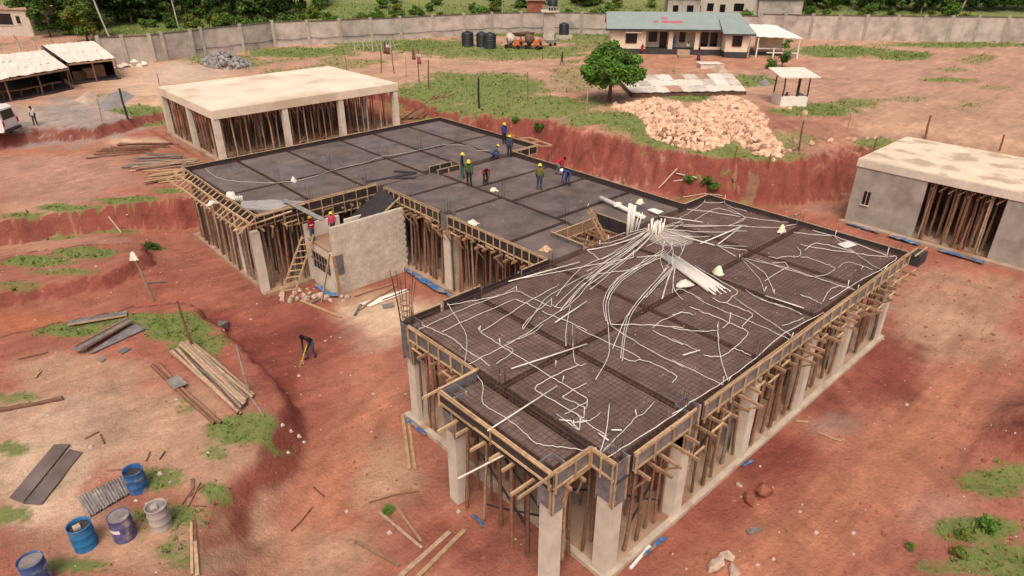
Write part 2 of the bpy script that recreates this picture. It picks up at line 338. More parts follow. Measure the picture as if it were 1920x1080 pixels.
GRASS = [
 (47.18,58.89,0.01551,-0.002434,0.01312, .9), (45.44,49.93,0.03628,0.02501,0.04101, .9), (48.16,40.95,0.147,0.05377,0.1823, .8), (46.82,47.5,0.1372,0.1247,0.1626, .8), (47.48,25.81,0.1944,0.08942,0.3053, .8), (50.43,22.93,0.3706,0.2932,0.5435, .6), (60.69,55.31,0.03783,-0.02742,0.04439, .5), (49.78,37.2,0.07432,0.00314,0.1041, .9), (47.81,31.68,0.08525,0.02689,0.1243, .9), (47.08,27.55,0.1226,0.009593,0.2071, .8), (45.49,96.58,0.03371,0.0145,0.02709, .9), (61.22,92.14,0.01608,0.007166,0.015, 1.), (68.64,76.61,0.01218,0.007251,0.01347, .8), (87.74,76.75,0.01934,0.005544,0.02381, .7),
 (64.72,27.75,0.07733,0.03121,0.147, 1.), (70.53,26.67,0.1175,0.03938,0.2537, .7), (73.47,40.2,0.05701,-0.01891,0.1193, .8), (62.17,39.84,0.08824,0.02219,0.1352, .9), (105.25,43.83,0.01644,0.005052,0.03464, .9), (107.97,35.5,0.03807,0.002326,0.1114, 1.1), (126.51,33.9,0.04858,0.04981,0.06668, .9), (76.47,23.81,0.2077,0.1386,0.4015, .5), (52.82,25.66,0.137,0.07335,0.2235, .6), (48.31,25.41,0.1672,0.008748,0.3101, .6), (59.78,20.13,0.4034,0.1829,0.8539, .8), (91.84,24.63,0.1686,0.1331,0.314, .7), (89.81,19.74,0.214,0.1536,0.475, .5), (78.79,27.91,0.2428,0.1534,0.453, .4),
 (10.01,50.91,0.9361,0.7996,0.9417, 1.), (7.07,51.39,1.024,0.9308,1.066, 1.), (4.34,52.08,1.555,1.432,1.621, .8), (12.66,51.33,1.741,1.285,1.612, .9), (5.27,45.58,1.044,0.7207,0.8843, 1.), (3.32,45.77,1.064,0.829,0.9716, .9), (3.93,43.1,1.807,1.497,1.742, .7), (1.55,42.94,1.709,1.085,1.313, .6), (9.33,45.88,2.786,0.8836,1.617, 1.),
 (5.37,33.77,0.6669,0.5101,0.6231, .8), (6.62,32.08,0.683,0.1372,0.3504, 1.1), (2.61,35.22,1.624,1.282,1.512, .9), (6.75,29.53,0.7665,0.1781,0.4297, .8), (8.24,30.11,4.18,-0.8015,1.208, .5), (6,22.17,1.094,0.5269,0.8604, 1.), (4.55,21.62,4.165,0.4044,2.001, .6), (2.62,21.5,2.21,1.218,1.709, .9), (2.23,19.63,1.96,1.146,1.574, .9), (3.83,19.69,7.963,2.341,4.964, .9), (-0.38,19.26,5.609,4.883,5.643, 1.), (-1.01,26.98,5.048,1.761,2.492, .8), (-1.59,23.13,4.714,2.54,3.18, .8), (-0.47,30.8,3.114,2.443,2.829, .7), (4.65,25.38,3.585,0.4003,1.615, .5), (0.95,19.73,3.509,2.339,2.969, .4), (1.95,17.8,3.64,0.5401,1.72, .6),
 (26.42,1.51,0.6811,0.5281,1.425, .8), (23.45,1.22,1.418,1.351,2.234, 1.), (22.54,0.19,1.123,1.065,1.846, 1.), (21.05,1.17,5.31,5.584,6.975, .7), (16.71,74.23,0.504,0.3247,0.4198, 1.1), (18.38,74.84,0.9161,0.4043,0.621, 1.), (45.87,25.9,0.444,-0.19,0.8719, .5), (34.79,97.33,0.08323,0.01539,0.04637, .7), (44.92,27.26,1.997,-1.063,3.729, .8)]
n_l = fbm(GX*.11, GY*.11, 41)-.5; n_m = fbm(GX*.5, GY*.5, 47)-.5; n_s = fbm(GX*1.7, GY*1.7, 53)-.5
gyx = np.gradient(GZ, axis=1)/np.gradient(GX, axis=1); gyy = np.gradient(GZ, axis=0)/np.gradient(GY, axis=0)
slope = np.hypot(gyx, gyy)
up = sst((GZ-2.9)/.8)
COLR = RED[None,None,:]*(1-up[...,None])+(TAN*.6+PINK*.4)[None,None,:]*up[...,None]
t = sst(.5+n_l*2.2)[...,None]*.35; COLR = COLR*(1-t)+(TRACK*.5+PINK*.5)*t
for x, y, a, b, c, colr, s in BLOBS:
    dx, dy = GX-x, GY-y; q = np.sqrt(np.maximum(a*dx*dx+2*b*dx*dy+c*dy*dy, 0))+n_m*.9+n_s*.5
    k = (s*sst((1.25-q)/.75))[...,None]; COLR = COLR*(1-k)+colr*k
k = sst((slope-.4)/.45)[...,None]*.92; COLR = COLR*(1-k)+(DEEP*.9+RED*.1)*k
def pline(P):
    d = np.full(GX.shape, 1e9)
    for (ax, ay), (bx_, by_) in zip(P[:-1], P[1:]):
        ex, ey = bx_-ax, by_-ay; t_ = np.clip(((GX-ax)*ex+(GY-ay)*ey)/(ex*ex+ey*ey), 0, 1); d = np.minimum(d, np.hypot(GX-ax-t_*ex, GY-ay-t_*ey))
    return d+n_m*.35+n_s*.15
def shift(P, o):                                             # wheel ruts run beside the line of each track
    out = []
    for i in range(len(P)):
        a, b = np.array(P[max(i-1, 0)]), np.array(P[min(i+1, len(P)-1)]); t_ = (b-a)/np.linalg.norm(b-a); out.append((P[i][0]-t_[1]*o, P[i][1]+t_[0]*o))
    return out
for P in ([(37.67,4.92),(32.54,4.84),(28.26,4.77),(23.86,4.82),(19.78,5.24),(15.46,5.68)], [(35.86,3.3),(29.06,3.57),(24.32,3.62),(19.66,4.05),(16.64,4.47)], [(14.63,22.61),(12.13,22.01),(10.23,20.7),(8.26,19.01),(6.07,17.38),(3.95,16.16)]):
    k = (.45*np.exp(-(pline(P)/.9)**2))[...,None]; COLR = COLR*(1-k)+TRACK*1.12*k
    for o in (-.8, .8): COLR = COLR*(1-.13*np.exp(-(pline(shift(P, o))/.2)**2))[...,None]
COLR = COLR*(1+n_m*.5+n_s*.35)[...,None]
GM = np.zeros_like(GX)
for x, y, a, b, c, s in GRASS:
    dx, dy = GX-x, GY-y; q = np.sqrt(np.maximum(a*dx*dx+2*b*dx*dy+c*dy*dy, 0))+n_m*.7+n_s*.5
    GM = np.maximum(GM, s*sst((1.55-q)/.9))
s_ = (GX-25)*.70+(GY-100)*.714
GM = np.maximum(GM, sst((s_-29)/5)*(1.0+n_l*.5))
GM = np.maximum(GM, .55*sst((n_l-.13)/.1)*up*sst((70-np.abs(s_-0))/50)*(slope < .4))
GM = np.maximum(GM, .22*(slope < .5)*sst((n_m+n_s-.16)/.1))
GM *= (slope < 1.1)
ny, nx = GX.shape
me = bpy.data.meshes.new('ground')
verts = np.stack([GX.ravel(), GY.ravel(), GZ.ravel()], 1)
idx = np.arange(nx*ny).reshape(ny, nx)
quads = np.stack([idx[:-1,:-1].ravel(), idx[:-1,1:].ravel(), idx[1:,1:].ravel(), idx[1:,:-1].ravel()], 1)
me.from_pydata(verts.tolist(), [], quads.tolist())
me.polygons.foreach_set('use_smooth', np.ones(len(quads), bool))
me.update()
ca = me.attributes.new('soil', 'FLOAT_COLOR', 'POINT')
ca.data.foreach_set('color', np.concatenate([np.clip(COLR, .01, .8).reshape(-1,3), np.ones((nx*ny,1))], 1).ravel())
ga = me.attributes.new('turf', 'FLOAT', 'POINT'); ga.data.foreach_set('value', GM.ravel())
def ground_mat():
    m = bpy.data.materials.new('laterite_soil'); m.use_nodes = True; nt = m.node_tree; N = nt.nodes; L = nt.links
    b = N['Principled BSDF']; b.inputs['Roughness'].default_value = .95; b.inputs['Specular IOR Level'].default_value = .12
    geo = N.new('ShaderNodeNewGeometry')
    a = N.new('ShaderNodeAttribute'); a.attribute_name = 'soil'; g = N.new('ShaderNodeAttribute'); g.attribute_name = 'turf'
    def noise(sc, det=6, rough=.6):
        n = N.new('ShaderNodeTexNoise'); n.inputs['Scale'].default_value = sc; n.inputs['Detail'].default_value = det; n.inputs['Roughness'].default_value = rough
        L.new(geo.outputs['Position'], n.inputs['Vector']); return n.outputs['Fac']
    def mr(x, a0, a1, b0, b1):
        n = N.new('ShaderNodeMapRange'); [setattr(n.inputs[i+1], 'default_value', v) for i, v in enumerate((a0,a1,b0,b1))]; L.new(x, n.inputs[0]); return n.outputs[0]
    def mix(f, A, B, mode='MIX'):
        n = N.new('ShaderNodeMix'); n.data_type = 'RGBA'; n.blend_type = mode
        for s, v in (('Factor', f), ('A', A), ('B', B)):
            if hasattr(v, 'links'): L.new(v, n.inputs[s])
            else: n.inputs[s].default_value = v
        return n.outputs['Result']
    def math_(op, x, y):
        n = N.new('ShaderNodeMath'); n.operation = op
        for i, v in enumerate((x, y)):
            if hasattr(v, 'links'): L.new(v, n.inputs[i])
            else: n.inputs[i].default_value = v
        return n.outputs[0]
    fine = noise(7, 8, .7); mid = noise(1.6, 5); blot = noise(.45, 5)
    c = a.outputs['Color']
    c = mix(mr(mid, .35, .7, 0, .55), c, mix(1., c, (.70,.62,.58,1), 'MULTIPLY'))
    c = mix(mr(blot, .5, .72, 0, .5), c, mix(1., c, (1.30,1.32,1.34,1), 'MULTIPLY'))
    c = mix(mr(fine, .52, .8, 0, .7), c, mix(1., c, (1.45,1.42,1.4,1), 'MULTIPLY'))
    c = mix(mr(fine, .25, .45, .6, 0), c, mix(1., c, (.55,.5,.48,1), 'MULTIPLY'))
    vm = N.new('ShaderNodeVectorMath'); vm.operation = 'MULTIPLY'; vm.inputs[1].default_value = (.22,1.9,1.); L.new(geo.outputs['Position'], vm.inputs[0])
    sn = N.new('ShaderNodeTexNoise'); sn.inputs['Scale'].default_value = 1.1; sn.inputs['Detail'].default_value = 4; L.new(vm.outputs[0], sn.inputs['Vector'])
    c = mix(mr(sn.outputs['Fac'], .52, .7, 0, .5), c, mix(1., c, (1.28,1.30,1.32,1), 'MULTIPLY'))
    c = mix(mr(sn.outputs['Fac'], .3, .45, .45, 0), c, mix(1., c, (.74,.68,.66,1), 'MULTIPLY'))
    clod = noise(2.7, 8, .75)
    c = mix(mr(clod, .56, .66, 0, .38), c, mix(1., c, (.66,.58,.55,1), 'MULTIPLY'))
    peb = N.new('ShaderNodeTexVoronoi'); peb.inputs['Scale'].default_value = 2.2; peb.inputs['Randomness'].default_value = 1; L.new(geo.outputs['Position'], peb.inputs['Vector'])
    pf = math_('MULTIPLY', mr(peb.outputs['Distance'], .05, .09, 1, 0), mr(noise(.9, 2), .55, .62, 0, .75))
    c = mix(pf, c, (.62,.52,.42,1))
    tm = mr(math_('ADD', g.outputs['Fac'], mr(noise(3.2, 6, .7), .3, .7, -.3, .3)), .3, .75, 0, .9)
    gc = mix(mr(noise(1.3, 5), .35, .65, 0, 1), (.10,.16,.035,1), (.165,.24,.058,1))
    gc = mix(mr(fine, .3, .7, .0, .7), gc, (.23,.235,.105,1))
    c = mix(tm, c, gc)
    L.new(c, b.inputs['Base Color'])
    bp = N.new('ShaderNodeBump'); bp.inputs['Strength'].default_value = .9; bp.inputs['Distance'].default_value = .12
    L.new(math_('ADD', fine, math_('MULTIPLY', mid, 1.5)), bp.inputs['Height']); L.new(bp.outputs[0], b.inputs['Normal'])
    return m
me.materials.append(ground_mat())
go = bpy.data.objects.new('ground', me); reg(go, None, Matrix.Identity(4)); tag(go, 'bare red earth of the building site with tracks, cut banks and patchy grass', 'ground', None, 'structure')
# ---------------------------------------------------------------- grass tufts over the turf patches
def tufts():
    q = np.random.default_rng(5)
    fx, fy = [], []
    cx = (GX[:-1,:-1]+GX[1:,1:])/2; cy = (GY[:-1,:-1]+GY[1:,1:])/2
    ar = (GX[:-1,1:]-GX[:-1,:-1])*(GY[1:,:-1]-GY[:-1,:-1]); gm = (GM[:-1,:-1]+GM[1:,1:])/2; sl = slope[:-1,:-1]
    dist = np.hypot(cx, cy); ang = np.degrees(np.arctan2(cx, cy))
    vis = (ang > 0) & (ang < 104) & (dist < 165) & (s_[:-1,:-1] < 60) & (sl < 1)
    dens = np.where(vis, np.clip(gm-.3, 0, 1)*np.clip(34/np.maximum(dist,18), .25, 1.2)*38.0*ar, 0)
    k = q.poisson(np.minimum(dens, 90)); ii = np.repeat(np.arange(k.size), k.ravel())
    wx = (GX[:-1,1:]-GX[:-1,:-1]).ravel()[ii]; wy = (GY[1:,:-1]-GY[:-1,:-1]).ravel()[ii]
    px = cx.ravel()[ii]+(q.random(len(ii))-.5)*wx; py = cy.ravel()[ii]+(q.random(len(ii))-.5)*wy
    pz = terrain(px, py); d = np.hypot(px, py)
    n = len(px); B = 4
    h = (q.random((n,B))*.07+.04)*(1+1.1*(q.random((n,1)) < .05))*(1+d[:,None]/160); a = q.random((n,B))*6.283; w = h*.35; lean = q.random((n,B))*.8
    ox = px[:,None]+np.cos(a)*h*.25; oy = py[:,None]+np.sin(a)*h*.25; oz = np.repeat(pz[:,None], B, 1)-.02
    tx = ox+np.cos(a)*lean*h; ty = oy+np.sin(a)*lean*h
    V = np.stack([np.stack([ox-np.sin(a)*w, oy+np.cos(a)*w, oz], -1), np.stack([ox+np.sin(a)*w, oy-np.cos(a)*w, oz], -1), np.stack([tx, ty, oz+h], -1)], 2).reshape(-1,3)
    m = bpy.data.meshes.new('grass'); nf = len(V)//3; m.from_pydata(V.tolist(), [], np.arange(len(V)).reshape(-1,3).tolist()); m.update()
    m.materials.append(MATS['grass']); o = bpy.data.objects.new('grass', m); reg(o, None, Matrix.Identity(4))
    tag(o, 'short patchy grass growing over the red earth', 'grass', None, 'stuff'); return nf
print('grass tris', tufts())
# ---------------------------------------------------------------- main building: slab formwork on props
DK = 4.77                                   # deck level
site = empty('concrete_building', (22, 28, 0), 'large unfinished concrete building with dark slab formwork propped on timber poles', 'building')
def bx(name, x0, x1, y0, y1, z0, z1, m, parent=site, **k): return MB().box(x0,x1,y0,y1,z0,z1).build(name, m, parent, **k)
# ground slab and plinth of each wing
b = MB(); b.box(12.2,33.9,8.85,20.1,-.15,.14); bs = b.build('ground_slab', 'floor_conc', site)
b = MB(); b.box(11.95,34.05,8.62,8.85,-.15,.16); b.box(11.95,12.2,14.95,20.1,-.15,.162); b.box(11.95,12.2,8.85,14.95,-.15,.12); b.build('plinth_kerb', 'plinth_conc', site)
MB().box(20.25,31.9,20.1,34.6,-.15,.22).build('ground_slab', 'floor_conc', site)
MB().box(12.3,34.2,34.6,46.8,-.15,.18).build('ground_slab', 'floor_conc', site)
# soffit boards below the beam trenches
for x0, x1, y0, y1 in ((12.02,33.83,8.66,19.78),(10.42,12.0,9.72,14.98),(20.42,31.38,19.8,34.9),(12.62,33.83,34.92,46.38)):
    if y0 == 19.8:
        bx('soffit_board', 20.42,22.85,19.8,34.9, 4.16,4.2, 'ply_black'); bx('soffit_board', 26.4,31.38,19.8,34.9, 4.16,4.2, 'ply_black'); bx('soffit_board', 22.87,26.38,22.1,34.9, 4.16,4.2, 'ply_black')
    else: bx('soffit_board', x0,x1,y0,y1, 4.16,4.2, 'ply_black')
# deck panels, one per bay, beam trenches between them
def bays(xs, ys, m, gap=.1, edge=.34, e=(1,1,1,1), skip=()):
    for i in range(len(xs)-1):
        for j in range(len(ys)-1):
            if (i, j) in skip: continue
            a0 = xs[i]+(edge if i == 0 and e[0] else gap); a1 = xs[i+1]-(edge if i == len(xs)-2 and e[1] else gap)
            b0 = ys[j]+(edge if j == 0 and e[2] else gap); b1 = ys[j+1]-(edge if j == len(ys)-2 and e[3] else gap)
            bx('deck_panel', a0,a1,b0,b1, 4.2,DK, m)
bays([12,15.7,20.3,24.85,28.8,33.85], [8.64,13.9,19.8], 'ply_brown', .15)
bx('deck_panel', 10.7,11.84,10.0,14.7, 4.2,DK, 'ply_brown')
bays([20.4,24.75], [19.8,22.9,28.1,32.07,34.9], 'ply_dark', e=(1,0,0,0), skip=((0,0),))
bx('deck_panel', 20.74,22.8,19.94,22.76, 4.2,DK, 'ply_dark'); bx('deck_panel', 22.8,24.6,22.14,22.76, 4.2,DK-.004, 'ply_dark')
bays([24.75,31.4], [23.6,27.25,30.55,34.3], 'ply_dark', e=(0,1,0,0))
bx('deck_panel', 26.5,31.06,19.94,23.46, 4.2,DK, 'ply_dark'); bx('deck_panel', 24.89,26.5,22.2,23.46, 4.2,DK-.004, 'ply_dark')
bays([12.6,16.05,19.75,24.1,27.0,30.4,33.85], [34.6,39.6,46.4], 'ply_dark', e=(1,1,1,1), skip=((3,0),))
bx('deck_panel', 24.24,26.86,35.5,39.46, 4.2,DK, 'ply_dark')
# rebar: cages standing in the beam trenches and the mesh over the near wing
def cage(axis_, fixed, a, b, w=.16, z0=4.26, z1=DK+.04):
    m = MB()
    for o in (-w/2, w/2):
        for z in (z0, z1, (z0+z1)/2):
            p = [(a, fixed+o, z), (b, fixed+o, z)] if axis_ == 'x' else [(fixed+o, a, z), (fixed+o, b, z)]
            m.tube(p, .011, 4, cap=False)
    t = a
    while t < b:
        q = [(-w/2,z0),(w/2,z0),(w/2,z1),(-w/2,z1)]
        for i in range(4):
            (o0,h0),(o1,h1) = q[i], q[(i+1) % 4]
            P = [(t,fixed+o0,h0),(t,fixed+o1,h1)] if axis_ == 'x' else [(fixed+o0,t,h0),(fixed+o1,t,h1)]
            m.tube(P, .008, 3, cap=False)
        t += .2
    o = m.build('beam_cage', 'rebar', site); o['kind'] = 'stuff'
for X in (12.17,15.7,20.3,24.85,28.8,33.62): cage('y', X, 8.75, 19.7, .2)
for Y in (8.86,13.9,19.58): cage('x', Y, 12.1, 33.7, .2)
cage('y', 10.58, 9.8, 14.9, .15)
for Y in (22.9,28.1,32.07): cage('x', Y, 20.5, 24.7)
for Y in (23.6,27.25,30.55,34.3): cage('x', Y, 24.9, 31.2)
cage('y', 24.75, 22.9, 34.6); cage('y', 31.2, 19.9, 34.6, .15); cage('y', 20.58, 19.9, 34.6, .15)
for X in (16.05,19.75,24.1,27.0,30.4): cage('y', X, 35.0, 46.2)
cage('x', 39.6, 12.8, 33.7); cage('x', 46.2, 12.8, 33.7, .15); cage('y', 33.66, 35, 46.2, .15); cage('x', 34.8, 12.8, 20.2, .15)
def rmesh(x0, x1, y0, y1, s, z):
    m = MB(); x = x0
    while x < x1: e_ = rng.uniform(-.025,.025); m.tube([(x+e_,y0+rng.uniform(-.1,.2),z+rng.uniform(-.012,.012)),(x-e_*rng.uniform(0,1.2),y1-rng.uniform(-.05,.3),z+rng.uniform(-.012,.012))], .0085, 3, cap=False); x += s*rng.uniform(.8,1.2)
    y = y0
    while y < y1: e_ = rng.uniform(-.025,.025); m.tube([(x0+rng.uniform(-.05,.3),y+e_,z+.014),(x1-rng.uniform(-.05,.3),y-e_*rng.uniform(0,1.2),z+.014)], .0085, 3, cap=False); y += s*rng.uniform(.8,1.2)
    o = m.build('rebar_mesh', 'rebar_mesh', site); o['kind'] = 'stuff'
rmesh(12.1,33.7,8.75,19.7,.2,DK+.035); rmesh(10.5,12.05,9.8,14.9,.2,DK+.05)
# concrete columns, their formwork boxes and starter bars
def column(x, y, w=.5, z0=0., z1=3.9, d=None, m='concrete'):
    d = d or w
    return bx('column', x-w/2,x+w/2,y-d/2,y+d/2, z0,z1, m)
def colform(x, y, w=.62, z0=3.15, z1=4.9):
    o = MB()
    t = w/2
    o.box(x-t,x+t,y-t,y-t+.03,z0,z1); o.box(x-t,x+t,y+t-.03,y+t,z0,z1); o.box(x-t,x-t+.03,y-t+.03,y+t-.03,z0+.2,z1-.01); o.box(x+t-.03,x+t,y-t+.03,y+t-.03,z0-.25,z1-.01)
    f = o.build('column_form', 'ply_grey', site)
    for sx in (-1, 1): plank('batten', (x+sx*(t-.05), y-t-.02, z0+.05), (x+sx*(t-.05), y-t-.02, z1+.03), .05, .04, 'wood_new', f)
    plank('batten', (x-t-.02, y-t+.06, z0+.1), (x-t-.02, y-t+.06, z1-.05), .04, .05, 'wood_new', f)
def starters(x, y, h=1.2, w=.3, n=4):
    m = MB()
    for i in range(n):
        a = 2*math.pi*i/n+.78; px, py = x+math.cos(a)*w/2, y+math.sin(a)*w/2
        m.tube([(px,py,4.3),(px+rng.uniform(-.04,.04),py+rng.uniform(-.04,.04),DK+h*rng.uniform(.85,1.1))], .009, 3)
    o = m.build('starter_bars', 'rebar', site); o['kind'] = 'stuff'
for x in (15.9,20.4,25.0,29.0,33.5): column(x, 9.0)
for x, y, w in ((12.3,9.05,.56),(10.75,10.05,.5),(10.75,14.7,.5),(12.35,19.45,.5)): column(x, y, w)
column(20.75, 28.0, .62); column(12.4, 35.15, .42); column(20.75, 20.4,.5)
for x in (15.7,20.3,24.85,28.8,33.5): column(x, 19.4)
for x in (24.8,31.1):
    for y in (22.9,28.1,34.4): column(x, y, .45)
for x in (12.9,16.05,19.75,24.1,30.4,33.5): column(x, 46.0, .45)
for y in (38.5,42.2): column(12.75, y, .4)
for x, y in ((12.3,9.05),(10.75,10.05),(10.75,14.7),(12.3,19.45),(15.95,8.98)): colform(x, y, .66 if x == 12.3 else .6)
colform(20.72,28.0,.7,3.75)
for x in (12.3,15.7,20.3,24.85,28.8,33.4):
    for y in (9.0,13.9,19.5): starters(x, y, .75)
for x, y in ((16.05,39.6),(19.75,39.6),(24.1,39.6),(27,39.6),(30.4,39.6),(16.05,45.9),(19.75,45.9),(24.1,45.9),(27,45.9),(24.75,28.1),(24.75,32),(24.75,22.9),(31.1,23.6),(31.1,30.5),(20.7,28.1),(16,35.2),(19.7,35.2)): starters(x, y, 1.0)
# edge formwork: dark board outside, timber rails and studs on it
def edge(p0, p1, z0, z1, sp=.7, m='ply_grey', out=1, rails=2, wm='wood_new', top=True, th=.03):
    p0, p1 = Vector((*p0, 0)), Vector((*p1, 0)); d = (p1-p0); l = d.length; d.normalize(); n = Vector((d.y, -d.x, 0))*out
    q = MB().beam(p0+Vector((0,0,(z0+z1)/2)), p1+Vector((0,0,(z0+z1)/2)), th, z1-z0); f = q.build('edge_board', m, site)
    o = n*(th/2+.03)
    for i in range(rails):
        z = z0+.05+(z1-z0-.1)*i/max(1, rails-1)
        t = 0.
        while t < l-.05:
            e = min(l, t+rng.uniform(3.2,4.4))
            plank('rail', p0+d*t+o+Vector((0,0,z+rng.uniform(-.02,.02))), p0+d*e+o+Vector((0,0,z+rng.uniform(-.02,.02))), .045, .07, wm, f); t = e+.004
    k = max(2, int(l/sp))
    for i in range(k+1):
        t = min(l-.03, max(.03, l*i/k+rng.uniform(-.06,.06)))
        plank('stud', p0+d*t+o*2.1+Vector((0,0,z0-rng.uniform(.02,.12))), p0+d*t+o*2.1+Vector((0,0,z1+rng.uniform(-.04,.05))), .05, .045, wm, f, up=n)
    if top: plank('top_batten', p0+Vector((0,0,z1+.02)), p1+Vector((0,0,z1+.02)), .06, .035, wm, f)
    return f
E0, E1 = 4.3, DK+.2
edge((12.7,8.62),(15.55,8.62), E0, E1, .75); edge((16.3,8.6),(33.85,8.6), E0, E1, .8)                # right side
edge((33.87,8.6),(33.87,19.8), E0, E1, .9, out=1, m='ply_black')                                      # far end
edge((10.38,9.7),(10.38,15.0), E0+.1, E1-.05, 2.4, out=-1, m='ply_black'); edge((10.38,15.02),(11.98,15.02), E0, E1, .7, out=-1); edge((10.4,9.68),(11.98,9.68), E0, E1, .8)
edge((11.98,15.05),(11.98,19.2), E0, E1, .6, out=-1); edge((11.98,8.7),(11.98,9.66), E0, E1, .5, out=-1)
for x0, x1, h in ((12.3,14.0,.0),(14.2,16.2,.1),(16.3,18.6,-.04),(18.7,20.35,.06)): edge((x0,19.84),(x1,19.84), 4.3, DK+.13+h, 1.2, out=-1, m='ply_black', rails=1, top=(h >= 0))
edge((20.36,27.6),(20.36,19.9), E0, E1, .55, m='ply_black', out=1); edge((20.36,34.0),(20.36,28.4), E0, E1, .55, m='ply_black', out=1)
edge((31.42,19.85),(31.42,34.5), E0, E1, 1.0, m='ply_black'); edge((31.4,34.52),(33.86,34.52), E0, E1, .8, m='ply_black')
edge((33.88,34.55),(33.88,46.42), E0, E1, .9, m='ply_black'); edge((12.6,46.44),(33.9,46.44), E0, E1, .9, m='ply_black', out=-1); edge((33.9,19.84),(31.44,19.84), E0, E1, .8, m='ply_black')
edge((14.1,34.86),(20.3,34.86), 3.75, E1, .72, m='ply_black', rails=3); edge((12.4,34.86),(14.1,34.86), 4.2, E1-.05, .5, m='ply_black')
edge((22.83,22.12),(26.42,22.12), 4.2, DK+.05, .9, m='wood_old', rails=1); edge((26.44,19.9),(26.44,22.1), 4.2, DK+.3, .9, m='ply_black', rails=1); edge((22.83,19.86),(22.83,22.1), 4.2, DK+.2, .9, m='ply_grey', rails=0)
edge((24.5,34.25),(26.4,34.25), 4.3, DK+.3, .9, m='ply_black', rails=1); edge((24.5,35.2),(26.4,35.2), 4.3, DK+.3, .9, m='ply_black', rails=1)
plank('overhang_rail', (9.0,9.66,4.93),(12.0,9.64,4.98), .05,.09, 'wood_new', site); plank('overhang_rail', (9.7,15.08,4.9),(12.1,15.06,4.99), .05,.09, 'wood_new', site)
plank('overhang_rail', (14.4,8.5,5.06),(15.7,8.52,5.1), .05,.1, 'wood_new', site); plank('overhang_rail', (12.9,8.5,5.04),(14.2,8.52,5.0), .05,.1, 'wood_new', site); plank('overhang_rail', (16.4,8.48,5.05),(19.2,8.5,5.03), .05,.09, 'wood_new', site); plank('overhang_rail', (33.0,8.5,5.02),(34.6,8.5,5.0), .05,.08, 'wood_new', site)
# leaning edge frame at the left end
fr = MB().beam((12.62,34.9,4.45),(12.62,46.3,4.45),.03,.5).build('edge_board', 'ply_black', site)
for u, (x, z) in enumerate(((12.45,4.98),(12.0,4.72),(11.45,4.38))):
    for a, b_ in ((34.3,39.2),(39.0,44.0),(43.8,46.6)):
        plank('rail', (x+rng.uniform(-.06,.06),a,z),(x+rng.uniform(-.06,.06),b_,z+rng.uniform(-.05,.05)), .06,.12, 'wood_new', fr)
y = 34.5
while y < 46.3:
    plank('stud', (12.5,y,5.0),(11.3,y+rng.uniform(-.12,.12),4.28), .06,.05, 'wood_new', fr); y += .62
plank('rail', (12.3,34.5,4.95),(15.4,34.75,4.9), .1,.05, 'wood_new', fr); plank('rail', (11.2,34.9,4.35),(14.4,34.3,4.85), .1,.06, 'wood_new', fr)
# bearers sticking out under the edges
def bearers(p0, p1, n, out, z=4.1, sp=.62, l0=.25, l1=.95, wm='wood_old', brace=True):
    p0, p1 = Vector((*p0, 0)), Vector((*p1, 0)); d = p1-p0; l = d.length; d.normalize(); nn = Vector((*n, 0)); t = .3
    while t < l-.1:
        o = rng.uniform(l0, l1); zz = z+rng.uniform(-.05,.05)
        a = p0+d*(t+rng.uniform(-.05,.05)); e = a+nn*o
        b_ = plank('bearer', a-nn*1.4+Vector((0,0,zz)), e+Vector((0,0,zz+rng.uniform(-.06,.03))), .07, .11, wm, site)
        if brace and rng.random() < .55:
            plank('brace', e-nn*.1+Vector((0,0,zz-.07)), a-nn*.15+Vector((0,0,zz-.75)), .05, .06, wm, b_)
        if brace and rng.random() < .4: plank('brace', e-nn*.2+d*.02+Vector((0,0,zz+.08)), e-nn*.2+d*rng.uniform(.5,.75)+Vector((0,0,zz+.1)), .05, .07, 'wood_new', b_)
        t += sp*rng.uniform(.8,1.25)
bearers((12.7,8.55),(33.6,8.55), (0,-1), 1); bearers((10.33,10.2),(10.33,14.9), (-1,0), 1, sp=.75, l0=.3, l1=.8, wm='wood_new', brace=False)
bearers((10.6,9.6),(12.0,9.6),(0,-1),1,l0=.05,l1=.3); bearers((11.95,15.3),(11.95,19.2),(-1,0),1,l0=.1,l1=.4)
bearers((20.3,19.9),(20.3,33.8),(-1,0),1,l0=.15,l1=.5,sp=.55); bearers((14.2,34.8),(20,34.8),(0,-1),1,l0=.05,l1=.3); bearers((12.4,34.8),(14.2,34.8),(0,-1),1,z=4.1,l0=.2,l1=.6,wm='wood_new')
for x in np.arange(23.0,26.3,.55): plank('bearer', (x,19.9,4.35),(x+rng.uniform(-.3,.3),22.0,4.3), .07,.1,'wood_old',site)
for k_ in range(7): plank('bearer', (rng.uniform(23,25),rng.uniform(20,22),3.9),(rng.uniform(24.5,26.2),rng.uniform(20,22),4.15), .07,.08,'wood_old',site)
# ---------------------------------------------------------------- timber props
NP = [0]
def prop(x, y, z1, grp, lab, z0=.25, m=None, r=None):
    q = rng.random(); m = m or ('pole_wood' if q < .78 else 'pole_pale' if q < .9 else 'pole_grey'); NP[0] += 1
    pole('timber_prop', (x+rng.uniform(-.1,.1), y+rng.uniform(-.1,.1), z0), (x+rng.uniform(-.09,.09), y+rng.uniform(-.09,.09), z1), r or rng.uniform(.045,.075), m, None, lab, 'prop', grp)
def prow(p0, p1, sp, z1, grp, lab, z0=.25, jit=.12, m=None):
    d = Vector((p1[0]-p0[0], p1[1]-p0[1])); l = d.length; n = max(1, int(l/sp))
    for i in range(n+1):
        t = i/n; prop(p0[0]+d.x*t+rng.uniform(-jit,jit), p0[1]+d.y*t+rng.uniform(-jit,jit), z1, grp, lab, z0, m if rng.random() < .6 else None)
ga, la = 'props under the long right edge of the near wing', 'rough timber pole prop under the long right edge of the near wing'
